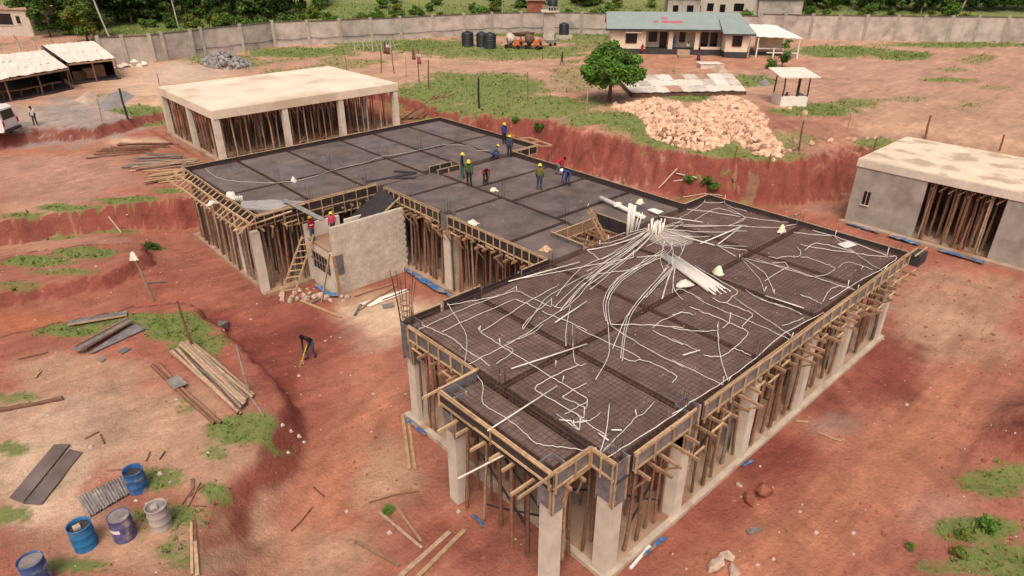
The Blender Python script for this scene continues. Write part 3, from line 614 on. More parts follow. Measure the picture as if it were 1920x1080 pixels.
for y, sp in ((9.05,.55),(10.0,.8),(11.3,.9)): prow((12.8,y),(33.5,y), sp, 4.05, ga, la)
gb, lb = 'props under the near left edges of the near wing', 'rough timber pole prop under the near left edges of the near wing'
for x, sp in ((10.75,.7),(11.6,.8)): prow((x,10.3),(x,14.6), sp, 4.05, gb, lb, .2)
prow((12.4,15.2),(12.4,19.2), .55, 4.05, gb, lb); prow((13.3,15.5),(13.3,19.4), .7, 4.05, gb, lb); prow((11,9.95),(12.1,9.95), .5, 4.05, gb, lb); prow((12.6,11),(12.6,15),.9,3.8,gb,lb); prow((14.2,12),(14.2,19),1.2,3.8,gb,lb)
gc_, lc = 'props under the middle wing facing the yard', 'thin timber pole prop under the middle wing beside the stair house'
prow((20.65,20.8),(20.65,33.6), .42, 4.05, gc_, lc, .2); prow((21.5,20.4),(21.5,33.8), .62, 4.05, gc_, lc, .2); prow((22.6,20.6),(22.6,33.8), .9, 4.05, gc_, lc, .2)
gd, ld = 'props under the left end of the far wing', 'timber pole prop under the left end of the far wing'
prow((12.55,35.4),(12.55,46), .36, 4.1, gd, ld, .1); prow((12.9,35.05),(15.2,35.05), .36, 3.9, gd, ld, .1); prow((13.5,36),(15,36), .4, 4.1, gd, ld, .1); prow((13.3,37),(13.3,45.5), .8, 4.1, gd, ld, .1); prow((15.6,35.3),(19.8,35.3), .8, 3.7, gd, ld, .1)
for k_ in range(9): prop(rng.uniform(23,26.2), rng.uniform(20,22), 4.1, 'props seen through the deck opening', 'timber pole prop standing inside the square deck opening', .25)
# the mass of props deeper inside reads as one
m = MB()
for x in np.arange(15.5,33,1.25):
    for y in np.arange(12.6,19.3,1.3):
        px, py = x+rng.uniform(-.3,.3), y+rng.uniform(-.3,.3); m.tube([(px,py,.3),(px+rng.uniform(-.1,.1),py+rng.uniform(-.1,.1),4.15)], .055, 5)
for x in np.arange(23.6,31,1.3):
    for y in np.arange(23,46,1.4):
        px, py = x+rng.uniform(-.3,.3), y+rng.uniform(-.3,.3); m.tube([(px,py,.2),(px+rng.uniform(-.1,.1),py,4.15)], .055, 5)
for x in np.arange(14.2,23,1.0):
    for y in np.arange(36.4,46,1.1):
        px, py = x+rng.uniform(-.3,.3), y+rng.uniform(-.3,.3); m.tube([(px,py,.15),(px+rng.uniform(-.1,.1),py,4.15)], .055, 5)
m.build('inner_props', 'pole_wood', None, True, 'crowded timber props deep in the shade below the deck', 'props', None, 'stuff')
# lashed diagonal braces between props
for i, (a, b_) in enumerate((((11.0,10.4,2.2),(11.0,13.4,.5)),((11.2,11.4,.6),(11.2,14.3,2.6)),((11.5,13.0,2.6),(11.5,10.1,1.0)),((13.2,9.2,2.6),(15.5,9.3,.7)),((14.0,9.4,.6),(15.9,9.5,2.4)),((17,9.5,.7),(19.6,9.5,2.3)),((21.5,9.6,2.3),(23.8,9.6,.7)),((25.9,9.5,.8),(28.3,9.5,2.4)),((12.7,10.2,2.4),(12.7,12.9,.6)))):
    pole('diagonal_brace', a, b_, .042, 'ply_black', None, 'thin dark diagonal pole lashed across the timber props', 'brace', 'diagonal braces lashed between props')
# ---------------------------------------------------------------- stair house with block wall
st = empty('stair_house', (17.5,33.3,.1), 'pale block walled stair house with a barred window in the corner of the wings', 'stair house')
MB().box(15.42,20.3,32.02,32.18,0,4.2).build('wall_core', 'mortar', st)
blk = MB().box(-.195,.195,-.03,.03,-.096,.096).mesh('block', 'block'); 
def block(x, y, z, rz=0., s=(1,1,1), par=st):
    o = bpy.data.objects.new('block', blk); reg(o, par, Matrix.Translation((x,y,z)) @ Matrix.Rotation(rz+rng.uniform(-.006,.006),4,'Z') @ Matrix.Diagonal((s[0],s[1]*rng.uniform(.9,1.1),s[2],1)))
for r_ in range(21):
    x = 15.62; z = .1+r_*.2
    if r_ % 2: block(15.52, 32.0, z, 0., (.5,1,1)); block(20.22, 32.0, z, 0., (.5,1,1)); x = 15.82
    while x < 20.2:
        block(x, 32.005+rng.uniform(-.004,.004), z); x += .4
b = MB(); b.box(15.25,15.4,32.02,34.6,0,1.25); b.box(15.25,15.4,32.02,32.35,1.25,2.25); b.box(15.25,15.4,33.85,34.6,1.25,2.25); b.box(15.25,15.4,32.02,34.6,2.25,2.68); b.build('side_wall', 'concrete', st)
w_ = bx('window_opening', 15.22,15.245,32.3,34.3,1.2,2.3,'glass_dark',st)
for y in (32.4,32.75,33.1,33.45,33.8,34.15): plank('bar', (15.19,y,1.2),(15.19,y,2.3),.05,.04,'sheet_grey',w_)
plank('bar', (15.18,32.2,1.75),(15.18,34.4,1.75),.04,.07,'wood_old',w_); plank('lintel_batten', (15.18,32.2,2.3),(15.18,34.2,2.32),.05,.1,'wood_new',w_)
bx('landing', 15.25,17.2,32.2,34.62,2.68,2.84,'floor_conc',st); bx('rear_wall', 15.1,17.4,34.62,34.8,0,3.7,'concrete',st); bx('rear_wall', 17.4,20.3,34.0,34.15,0,3.6,'concrete',st)
for x in np.arange(17.4,20.2,.35): bx('stair_step', x,x+.35,32.2,33.9,2.3-(x-17.4)*.5,2.84-(x-17.4)*.5,'floor_conc',st)
q = MB(); q.beam((18.0,33.9,3.2),(20.2,33.2,4.75),2.2,.04,up=(-.4,0,1)); q.build('stair_form', 'ply_black', st)
plank('form_edge', (17.9,32.75,3.1),(20.2,32.1,4.85),.06,.09,'wood_new',st)
bx('corner_form', 15.45,15.95,31.92,31.955,1.3,2.5,'ply_grey',st)
# ---------------------------------------------------------------- conduits on the near deck
CON = [
 [(14.48,20.08),(14.26,19.59),(13.75,18.25),(13.38,17.37),(13.01,16.84),(12.55,16.3),(11.98,15.71)], [(12.49,19.01),(12.62,18.51),(12.68,18),(12.76,17.64),(12.75,17.07),(12.64,16.48),(12.67,15.66),(12.62,15.06)],
 [(11.93,18.77),(12.28,18.82),(13.33,18.87),(14.44,18.92),(15.52,18.88),(16.6,18.78),(17.45,18.94)], [(12.74,18.03),(13.64,18.11),(14.96,18.12),(16.67,18.09)], [(14.17,19.58),(15.01,19.25),(15.87,18.91),(16.56,18.73),(17.19,18.56),(17.22,17.76),(17.28,16.58)],
 [(13.87,17.14),(13.85,16.36),(13.82,15.82),(13.81,15.15),(13.8,14.18),(13.77,13.1),(13.79,12.55),(13.8,11.47)], [(13.88,17.06),(15.1,17.26),(17.09,17.62),(18.85,17.76)], [(12.01,15.62),(12.81,15.66),(13.84,15.67),(15.15,15.76),(16.55,16.02),(18.01,16.17)],
 [(13.89,15.69),(13.93,15.31),(13.71,15.11),(12.86,14.97)], [(14.06,15.75),(14.45,15.68),(15.32,15.61),(16.09,15.81)], [(11.91,14.91),(11.79,14.49),(11.54,14.14),(11.1,13.66),(11.04,13.25),(11.1,12.73),(11.1,12.03),(11.04,11.43),(10.98,11.11),(11.1,10.78),(11.35,10.46),(11.6,10.14),(11.84,9.79)],
 [(15.25,16.12),(15.4,16.28),(15.97,16.54),(17.06,16.87),(17.79,17.08)], [(15.56,14.1),(16.5,14.98),(18.01,16.17)], [(16.85,14.96),(15.26,13.43),(14.98,12.92),(15.26,12.79)],
 [(14.98,12.92),(14.34,13.01),(13.5,13.05),(12.84,12.96),(12.82,12.37),(12.86,11.33),(12.9,10.79)], [(13.23,12.05),(13.81,12.08),(14.43,12.03)], [(13.2,12.02),(13.31,11.55),(13.36,11.08)], [(13.6,11.29),(13.3,11.34),(12.86,11.33),(12.61,11.35)],
 [(12.27,11.26),(12.48,10.97),(12.37,10.49)], [(12.51,10.84),(12.89,10.65)], [(16.79,16.61),(16.85,16.07),(17,15.22),(17.01,14.36)], [(16.67,18.09),(16.77,17.47),(16.74,16.82)],
 [(18.14,19.34),(21.49,18.16),(23.67,17.37)], [(22.64,19.42),(24.91,18.81),(27.33,18.98)], [(15.16,16.04),(16.65,16.77),(18.07,17.36),(21.11,17.61)],
 [(27.03,18.92),(24.83,18.29),(21.64,17.64),(19.34,16.87),(17.62,16.29),(17.51,16.8)], [(26.97,18.82),(24.19,18.01),(21.1,17.38),(19.1,16.86),(17.35,16.13)], [(27.1,19.03),(24.4,18.4),(21.31,17.68),(19.11,17.07),(17.4,16.49)], [(26.81,18.64),(23.01,17.7),(20.45,17.24),(18.06,16.3)], [(27.16,19.14),(23.51,18.34),(20.97,18.25),(18.12,17.09)], [(26.65,18.47),(23.41,17.6),(21.5,17.51),(18.97,16.53),(17.57,16.14)],
 [(17.94,14.06),(19.08,15.17),(20.37,15.92),(21.92,16.39),(23.91,16.61),(25.48,16.83)], [(18.06,14.05),(19.16,15.1),(20.38,15.81),(21.92,16.27),(23.9,16.49),(25.46,16.71)], [(18.09,14.3),(19.06,15.29),(20.43,16.1),(22,16.56),(23.93,16.73),(25.51,16.95)],
 [(16.68,12.78),(18.9,13.94),(20.83,14.63),(22.3,15.08),(24.12,15.63)], [(16.4,12.08),(18.04,13.25),(19.57,14.11),(21.63,14.78),(24.24,15.52)], [(16.44,12.2),(18.09,13.38),(19.57,14.22),(21.71,14.93),(24.26,15.64)], [(17.89,14.02),(17.06,13.27),(16.2,12.58),(14.78,11.94)],
 [(17.99,14.02),(18.67,13.4),(19.35,12.69),(19.9,11.91)], [(17.92,13.9),(17.74,12.66),(17.64,11.59),(17.64,10.34)], [(16.9,14.82),(16.93,13.73),(17.06,12.12),(16.97,11.72)], [(22.05,13.95),(23.53,14.92),(24.37,15.41)], [(21.25,13.92),(21.77,14.21),(23.87,15.35)],
 [(21.85,13.27),(22.08,13.7),(22.6,14.35)], [(19.02,12.71),(19.73,12.81),(20.96,12.65)], [(18.92,12.63),(18.9,11.94),(18.93,11.23)], [(16.56,12.17),(16.64,11.79),(16.92,11.68),(17.08,11.16),(17.09,10.55),(17.05,10.22)],
 [(14.06,10.72),(13.15,10.04),(12.48,9.62),(12.05,9.39)], [(12.03,9.37),(12.41,9.41),(13.09,9.52),(13.81,9.63),(14.14,9.72),(14.53,9.66),(15.28,9.82)], [(12.05,9.1),(12.69,9.07),(13.76,9.01),(15.21,8.95),(15.98,8.97)], [(12.45,11.56),(12.39,10.53)], [(12.91,11.14),(12.83,10.62),(12.83,9.76)], [(12.54,10.86),(12.85,10.64),(13.23,10.6),(13.57,10.64)], [(12.28,11.26),(12.53,10.98)],
 [(21.34,11.24),(20.77,10.91),(19.86,10.3),(18.98,9.63),(18.1,8.84)], [(19.65,12.23),(19.94,11.74),(20.3,11.31),(20.77,10.95)], [(18.97,11.75),(18.99,11.09),(18.98,10.53)], [(17.75,10.88),(17.75,9.93),(17.76,8.81)], [(16.03,9),(17.13,8.92),(18.44,8.88),(20.07,8.9),(22.09,9.05),(23.33,8.96),(25.2,8.77)],
 [(23.66,12.05),(23.13,10.64),(22.77,9.54),(22.47,8.77)], [(22.49,13.12),(22.34,11.94),(22.38,10.61),(22.31,9.29),(22.23,8.71)], [(21.58,12.73),(21.64,12.33),(21.57,12.15),(21.67,11.73),(21.64,10.96),(21.63,10.43),(21.55,10.06),(20.93,9.89),(19.96,9.8),(19.36,9.81),(19,10.07),(18.88,10.31)],
 [(22.93,12.53),(22.91,11.95),(23.54,11.98)], [(22.95,11.9),(22.98,11.36),(22.93,10.66),(22.22,10.51),(21.73,10.42)], [(20.42,12.79),(20.89,12.68),(21.06,12.37),(21.04,12.22)], [(23,9.41),(23.62,9.24),(24.27,9.13)], [(20.11,9.8),(20.15,9.49),(20.13,9.11)], [(21.07,10.87),(21.66,10.94)], [(24.41,11.37),(24.35,10.46),(24.5,9.81),(24.35,9.29)], [(15.15,9.02),(15.86,8.94)], [(17.1,10.41),(17.03,10.17),(16.62,10.07)],
 [(32.38,13.71),(32.5,13.41),(33.34,12.15)], [(33.42,12.07),(32.77,11.33),(32.05,10.36),(31.33,9.33),(30.98,8.69)], [(31.07,12.69),(31.36,11.69),(32.04,10.46),(32.26,9.91),(32.75,9.13)], [(30.52,12.19),(31.31,12.29),(31.82,12.19),(32.04,11.44),(32.1,10.49)], [(29.68,12),(29.92,11.78),(29.87,10.99),(29.82,10.55),(29.58,10.28),(28.68,10.33),(28.23,10.58)],
 [(29.82,10.23),(30.45,10.3),(30.86,10.17),(30.87,9.91),(30.9,9.56),(30.82,9.08)], [(27.87,13.31),(27.96,11.14),(28.09,10.41),(28.1,9.51),(28.15,8.76)], [(26.44,9.1),(27.83,9.05),(29.49,8.98),(30.83,8.83),(32.66,8.79),(33.09,8.9),(32.92,9.14)], [(26.04,9.2),(26.96,9.43),(27.59,9.48),(27.88,9.36)], [(26.01,10.16),(26.05,9.78),(25.96,9.4),(25.91,9.19)], [(33.33,13.15),(33.42,12.07),(33.24,10.53),(32.91,9.24)],
 [(22.68,19.38),(24.59,18.92),(27.16,18.93)], [(23.69,19.55),(24.49,19.2),(26.24,19.16),(27.33,18.99)], [(24.45,19.61),(25.61,19.54),(27.49,19.04)], [(22.66,19.4),(22.59,18.94),(22.31,18.34)], [(22.38,18.27),(23.67,18.31)], [(20.89,17.85),(22.66,18.02),(25.32,18.44),(27.41,18.91)], [(20.3,17.32),(22.02,17.61),(24.76,18.21),(27.33,18.77)], [(19.61,16.5),(21.76,17.05),(24.79,17.82),(27.38,18.74)], [(19.82,16.88),(22.29,17.37),(25.2,18),(27.42,18.8)],
 [(21.06,17.39),(21.84,16.99),(22.79,16.59),(24.38,16.96),(24.94,16.46)], [(19.53,15.49),(20.26,15.92),(21.34,16.37),(22.5,16.54),(23.78,16.5),(24.94,16.46),(25.82,16.7)], [(20.72,14.47),(22.15,14.9),(23.43,15.23),(24.37,15.47)], [(20.79,14.41),(22.22,14.83),(23.43,15.14),(24.36,15.4)], [(21.32,13.93),(22.69,14.7),(24.09,15.4)], [(24.17,15.33),(23.17,14.71),(22.33,14.03),(22.61,13.99),(22.64,13.61),(22.54,12.82)], [(25.2,15.87),(26,16.18),(27.15,16.78)],
 [(27.91,15.52),(27.42,14.11)], [(27.67,18.88),(29,17.98),(30.17,16.82),(31.31,15.78)], [(27.72,18.63),(28.42,17.58),(29.15,16.71),(30.75,15.46)], [(27.07,18.01),(27.95,16.92),(28.69,16.34)], [(29.56,18.87),(31.11,19.06),(32.66,19.35),(33.19,19.62)], [(32.73,19.4),(33.13,18.91),(33.6,18.62),(33.89,18.72)], [(33.62,18.59),(33.22,18.09),(33.23,16.9)],
 [(31.1,19.43),(31.73,18.38),(32.34,16.79)], [(29.99,18.16),(31.18,18.31),(32.22,18.4),(32.63,18.16),(32.57,17.27),(32.38,16.54),(30.79,16.46)], [(27.84,15.41),(28.13,14.78),(28.46,14.12)], [(27.9,15.45),(28.88,14.37)], [(25.06,14.84),(24.65,13.51),(24.25,12.15),(23.5,12.01)], [(25.25,17.76),(26.38,17.86),(26.91,17.76),(26.9,17),(26,16.18)], [(23.84,17.28),(24.38,16.96),(24.96,16.6)], [(26.64,18.4),(25.83,17.24),(24.47,16.37),(23.44,15.37)], [(27.05,18.42),(26.15,16.94),(25.11,16.13),(23.5,15.47)], [(27.38,18.53),(29.2,18.55),(29.38,18.6)], [(27.54,18.79),(28.8,18.7),(29.27,18.38),(27.94,18.22)],
 [(27.43,13.81),(26.08,12.12),(25.13,11.37)], [(27.5,13.75),(26.76,12.23),(25.17,10.9)], [(30.68,12.68),(30.3,12.31),(29.64,12.07),(29.14,12.53),(28.7,12.66),(28.57,13.05)], [(27.96,12.53),(28.48,12.19),(28.06,11.79),(27.7,11.87),(26.02,11.82)], [(27.56,13.69),(28.13,11.74),(28.09,9.24)], [(28.73,18.04),(30.94,16.2),(32.12,14.79),(33.57,14.14)], [(32.38,16.62),(33.08,15.11),(33.46,14.59)], [(32.56,20.71),(34.03,20.21),(34.55,19.31)], [(32.94,17.96),(32.22,16.42),(30.66,16.45)], [(24.68,12),(24.36,10.99),(24.54,10.2),(24.43,9.3)]]
def zone(P):
    x = sum(p[0] for p in P)/len(P); y = sum(p[1] for p in P)/len(P)
    if x < 15.7: return 'in the nearest bays of the deck'
    if x < 20.3: return 'in the second row of deck bays'
    if x < 24.9: return 'in the deck bays around the pipe hub' if y > 13 else 'near the right edge of the deck in the middle bays'
    return 'in the far end bays of the near deck'
def smooth(P, z):
    if len(P) < 3: return [(x,y,z) for x,y in P]
    out = []
    Q = [P[0]]+list(P)+[P[-1]]
    for i in range(1, len(Q)-2):
        a,b,c,d = [np.array(Q[i+k]) for k in (-1,0,1,2)]
        for t in (0,.33,.66):
            p = .5*((2*b)+(-a+c)*t+(2*a-5*b+4*c-d)*t*t+(-a+3*b-3*c+d)*t**3); out.append((p[0],p[1],z+.02*math.sin(7*t+i)))
    out.append((*P[-1], z)); return out
for i, P in enumerate(CON):
    w = zone(P); z = DK+.085+.012*(i % 5)
    pts = smooth(P, z)
    if rng.random() < .14: x, y, zz = pts[-1]; pts = pts+[(x+.03,y+.02,zz+.06),(x+.05,y+.04,zz+rng.uniform(.25,.45))]
    MB().tube(pts, rng.uniform(.0125,.0175), 5).build('conduit_pipe', 'pvc' if i % 4 else 'pvc_grey', None, True, 'thin white conduit pipe laid '+w, 'pipe', 'conduits '+w)
THK = [([(13.02,14.35),(16.22,13.64)], 'straight thick white pipe lying across the beam trench of the second bay'), ([(10.22,12.36),(13.49,12.54)], 'straight white pipe lying over the near left deck edge'), ([(16.46,15.55),(18.71,15.89)], 'short straight white pipe left of the curved pipe bundle'),
 ([(17.49,19.46),(21.33,18.69)], 'straight white pipe lying beside the courtyard edge of the deck'), ([(24.71,11.09),(24.88,9.46)], 'straight white pipe on the right half of the deck'), ([(28.95,19.76),(29.96,17.64)], 'straight white pipe behind the pipe hub'), ([(27.51,18.62),(27.55,16.99),(27.75,15.49)], 'thick white pipe bundle leading right from the hub'),
 ([(27.4,16.09),(31.02,15.94)], 'upper of two white pipes slanting right of the hub'), ([(28,15.45),(30.77,15.86)], 'lower of two white pipes slanting right of the hub'), ([(18.23,10.77),(18.99,10.54)], 'short white pipe offcut in the near right bay'), ([(12.68,9.99),(12.65,9.56)], 'short white pipe offcut near the corner column'), ([(13.09,9.81),(13.32,9.59)], 'tiny white pipe offcut beside the forked conduits'), ([(27.59,16.08),(30.93,15.87)], 'white pipe pair lying towards the far edge')]
for P, lab in THK:
    MB().tube([(x,y,DK+.15) for x,y in P], .026, 8).build('straight_pipe', 'pvc', None, True, lab, 'pipe')
plank('straight_pipe', (9.0,12.35,3.75),(10.45,11.9,4.1),.04,.04,'pvc',None,label='white pipe end poking out below the near left edge',cat='pipe')
# upright ends
for i, P in enumerate([(17.19,18.56),(13.87,17.14),(13.84,15.88),(13.83,12.63)]+[(13.9,17.19),(27.27,23.52),(14.29,13.4)]+[(12.05,9.48),(14.24,9.73),(12.35,10.71)]+[(18.04,8.78),(22.37,8.72),(20.79,10.89)]+[(33.46,12.03),(30.36,9.42),(28.4,8.74),(28.13,9.06),(31,8.68)]+[(23.72,19.53),(24.4,19.57),(27.39,13.88)]+[(20.27,10.52),(25.05,11.33),(25.17,10.9)]):
    h = rng.uniform(.25,.45); MB().tube([(P[0],P[1],DK+.06),(P[0]+rng.uniform(-.08,.08),P[1]+rng.uniform(-.08,.08),DK+h)], .02, 6).build('pipe_stub', 'pvc', None, True, 'short upright white pipe end standing on the near deck', 'pipe', 'upright pipe ends')
# hub of pipes coming up through the deck
hx, hy = 27.12,18.65
hub = empty('pipe_hub', (hx,hy,DK), 'dense bundle of upright white pipe ends where all conduits meet', 'pipe bundle')
for i in range(18):
    a, r_ = rng.uniform(0,6.28), rng.uniform(.05,.42); x, y = hx+math.cos(a)*r_, hy+math.sin(a)*r_
    MB().tube([(x,y,DK-.2),(x+rng.uniform(-.06,.06),y+rng.uniform(-.06,.06),DK+rng.uniform(.45,.85))], .035, 6).build('pipe_end', 'pvc', hub, True)
MB().lathe([(0,.05),(.7,.04),(1.0,.02),(1.2,0)], 20, (hx+.1,hy-.9,DK+.01)).build('cement_spill', 'render_grey', hub, True)
# pile of spare conduit right of the hub
pa, pb = [(25.06,16.26),(23.67,12.67)]
sp = empty('conduit_stack', (*pa,DK), 'flat stack of spare white conduit lengths beside the hub', 'pipe stack')
dv = Vector((pb[0]-pa[0], pb[1]-pa[1], 0)); nv = Vector((-dv.y,dv.x,0)).normalized()
for i in range(22):
    o = nv*((i % 15)-7)*.056; s0, s1 = rng.uniform(-.12,.08), rng.uniform(.86,1.08); z = DK+.1+.06*(i//15)
    MB().tube([Vector((*pa,z))+dv*s0+o, Vector((*pa,z+.02))+dv*s1+o*1.15], .021, 6).build('conduit_length', 'pvc', sp, True)
# large soil pipes behind the opening
a_, b_ = [(28.49,23.61),(28.14,20.11)]
MB().tube([(*a_,DK+.3),(*b_,DK+.14)], .13, 12).build('soil_pipe', 'pvc', None, True, 'fat cream drain pipe lying behind the deck opening', 'pipe')
for i, (P, dx, dy, h, r_, lab) in enumerate((([(25.76,19.4)],.05,.05,1.75,.085,'tall upright white pipe left of the hub'),([(26.32,19.6)],.12,.0,1.45,.09,'upright white pipe beside the tallest one'),([(26.49,19.54)],.3,.0,1.0,.03,'thin leaning white pipe near the hub'),([(26.57,19.47)],.42,.0,.95,.03,'second thin leaning white pipe near the hub'),([(26.12,19.47)],.02,.1,1.6,.06,'slim upright white pipe in the cluster by the opening'))):
    x, y = P[0]; MB().tube([(x,y,DK-.3),(x+dx,y+dy,DK+h)], r_, 10).build('upright_pipe', 'pvc', None, True, lab, 'pipe')
def rag(x, y, z, s, m, name, label, cat, seed=0, flat=.35):
    q = random.Random(seed); n = 14; V = [(0,0,flat*s*q.uniform(.9,1.3))]; F = []
    for ring, (rr, hh) in enumerate(((.45,.8),(.8,.35),(1.,.02))):
        for j in range(n):
            t = 2*math.pi*j/n; k = q.uniform(.6,1.2)*rr*s*.8; V.append((math.cos(t)*k, math.sin(t)*k*.75, hh*flat*s*q.uniform(.6,1.3)))
    for j in range(n): F.append((0,1+j,1+(j+1) % n))
    for r_ in range(2):
        for j in range(n): F.append((1+r_*n+j,1+(r_+1)*n+j,1+(r_+1)*n+(j+1) % n,1+r_*n+(j+1) % n))
    a = q.uniform(0,6.28); c_, s_2 = math.cos(a), math.sin(a)
    return MB().add([(x+vx*c_-vy*s_2, y+vx*s_2+vy*c_, z+vz) for vx,vy,vz in V], F).build(name, m, None, True, label, cat)
rag(12.77,38.88, DK, .5,'sack','cement_sack','crumpled white sack at the left end of the far deck','sack',1,.9); rag(16.97,39.35, DK,.36,'sack','cement_sack','small crumpled white sack on the beam line of the far deck','sack',2,.8)
rag(11.51,38.56, DK+.05,.42,'sack','cement_sack','white sack caught on the leaning left edge frame','sack',3,.5); rag(20.88,26.13, DK,.52,'sack','cement_sack','wide white sack near the courtyard edge of the middle deck','sack',4,.4)
rag(25.28,29.44, DK,.36,'cream','paper_scrap','cream paper scrap in front of the crouching worker in red','paper',5,.5); rag(32.09,14.22, DK+.03,.34,'cream','sponge_block','cream sponge block near the far deck edge','sponge',6,1.1); rag(25.29,13.76, DK+.03,.36,'cream','sponge_block','cream sponge block right of the conduit stack','sponge',7,1.1)
rag(23.22,14.13, DK+.03,.55,'sack','cement_sack','torn white bag lying left of the conduit stack','sack',8,.5); rag(21.29,20.93, DK+.02,.42,'wood_new','paper_bag','brown paper bag beside the deck opening','bag',9,.6); rag(28.41,22.24, DK+.25,.4,'cream','cream_cloth','cream cloth draped over the fat drain pipe','cloth',10,.4); rag(29.2,21.29, DK+.4,.34,'cream','cream_cloth','cream cloth hung on the upright pipes','cloth',11,.8)
P = [(29.3,20.83),(29.74,20.73),(29.76,20.06),(29.18,20.01)]
MB().hexa([(*p,DK+.1) for p in P]+[(*p,DK+.14) for p in P]).build('foam_sheet','paint_white',None,False,'flat white sheet lying behind the pipe hub','sheet')
P = [(32.57,11.51),(33.33,11.29),(33.17,10.78),(32.35,10.98)]
MB().hexa([(*p,DK+.08) for p in P]+[(*p,DK+.1) for p in P]).build('grey_sheet','pvc_grey',None,False,'pale grey sheet near the far edge of the near deck','sheet')
# small debris specks on the decks
m = MB()
for _ in range(330):
    w = rng.random()
    x, y = (rng.uniform(12.5,33.5), rng.uniform(9,19.5)) if w < .5 else (rng.uniform(21,31), rng.uniform(22.5,34)) if w < .75 else (rng.uniform(13,33.4), rng.uniform(35.2,46))
    s = rng.uniform(.012,.03); m.hexa([(x-s,y-s*.7,DK+.004),(x+s,y-s,DK+.004),(x+s*.8,y+s,DK+.004),(x-s,y+s*.6,DK+.004),(x-s*.8,y-s*.6,DK+.03+s),(x+s*.7,y-s*.8,DK+.02+s),(x+s*.6,y+s*.7,DK+.03+s),(x-s*.7,y+s*.5,DK+.025+s)])
m.build('deck_debris','paper',None,False,'pale offcuts and crumbs scattered over the decks','debris',None,'stuff')
# hose, tarpaulin and boards on the far deck
H = [(13.76,45.8),(13.57,43.91),(13.77,42.49),(14.35,41.44),(15.39,40.16),(16.07,39.6),(17.49,39.11),(19.43,39.5),(20.68,39.7),(22.03,39.64),(22.74,39.81),(24.44,40.17)]+[(24.54,39.96),(26.83,39.72),(29.04,39.64),(30.27,38.2),(30,36.83),(30.61,36.15)]
MB().tube(smooth(H, DK+.06), .014, 6).build('water_hose','pvc_grey',None,True,'long thin pale hose lying across the far deck','hose')
P = [(12.94,37.81),(14.27,36.75),(15.67,35.33),(15.01,34.64),(14.07,34.8),(12.38,36.62)]
V = [(*p,DK+.07+.07*(i % 2)) for i, p in enumerate(P)]
MB().add(V+[(x,y,DK+.01) for x,y,_ in V], [(0,1,5),(1,2,3),(1,3,4),(1,4,5),(0,6,7,1),(1,7,8,2),(2,8,9,3),(3,9,10,4),(4,10,11,5),(5,11,6,0)]).build('grey_tarpaulin','metal_grey',None,False,'folded grey tarpaulin at the near left corner of the far deck','tarpaulin')
t_ = MB(); x, y = 12.88,37.86
for j in range(5): t_.tube([(x-.25+j*.09,y+.1-j*.05,DK+.02),(x-.25+j*.09,y+.1-j*.05,DK+.42)],.045,8)
t_.build('pipe_bundle','pvc_grey',None,True,'short striped bundle of grey pipes beside the tarpaulin','pipe bundle')
for i, (P, lab) in enumerate((([(20.27,36.06),(23.68,35.45)],'dark wet board lying in front of the small deck opening'),([(21.66,35.84),(23.06,34.56)],'second dark board beside the small deck opening'),([(22.85,36.76),(23.68,35.45)],'short dark board left of the small deck opening'))):
    plank('dark_board',(*P[0],DK+.03),(*P[1],DK+.05),.3,.03,'ply_black',None,label=lab,cat='board')
P = [Vector((*p,DK+.35)) for p in [(14.61,35.66),(15.07,31.94)]]
plank('grey_plank', P[0], P[1]-Vector((0,0,.3)), .35,.04,'sheet_grey',None,label='grey plank sloping from the deck to the workers on the stair landing',cat='plank')
# frame box at the step of the far edge
fb = empty('formwork_crate', (32.97,34.77,DK), 'open timber form frame leaning outside the far deck edge', 'frame')
c0 = Vector((34.1,34.2,4.9)); c1 = Vector((33.9,36.4,5.1)); u_ = Vector((1.0,-.1,-.1))
for q_ in (c0, (c0+c1)/2, c1): plank('rung', q_, q_+u_, .07,.07,'wood_new',fb)
for k_ in (0, 1): plank('side_rail', c0+u_*k_, c1+u_*k_, .07,.09,'wood_new',fb)
# the ladders
def ladder(p0, p1, w, n, m, label, name='timber_ladder', side=None):
    p0, p1 = Vector(p0), Vector(p1); d = (p1-p0).normalized(); s = Vector(side) if side else d.cross(Vector((0,0,1))).normalized()
    e = empty(name, p0, label, 'ladder')
    for k_ in (-.5,.5): plank('side_rail', p0+s*w*k_, p1+s*w*k_*.8, .06,.09, m, e)
    for i in range(n):
        t = (i+.6)/n; q_ = p0+(p1-p0)*t; plank('rung', q_-s*w*(.55-.1*t), q_+s*w*(.55-.1*t), .05,.05, m, e)
ladder((25.5,19.6,3.2),(24.7,21.2,6.0), .6, 6, 'wood_old', 'rough timber ladder rising out of the square deck opening', side=(.8,.4,0))
lx, ly = 13.22,34; ladder((lx,ly,.1),(15.0,34.0,3.3), .8, 9, 'wood_new', 'wide timber ladder leaning on the stair house landing', side=(.9,-.42,0))
for i, (a, b_, lab) in enumerate((((14.25,31.8,.1),(14.72,31,3.2),'tall orange plank leaning on the stair house corner'),((15.44,31.85,.1),(14.87,30.86,3.1),'thin plank leaning beside the stair house corner'))):
    plank('leaning_plank', a, b_, .16,.05,'wood_new',None,label=lab,cat='plank')
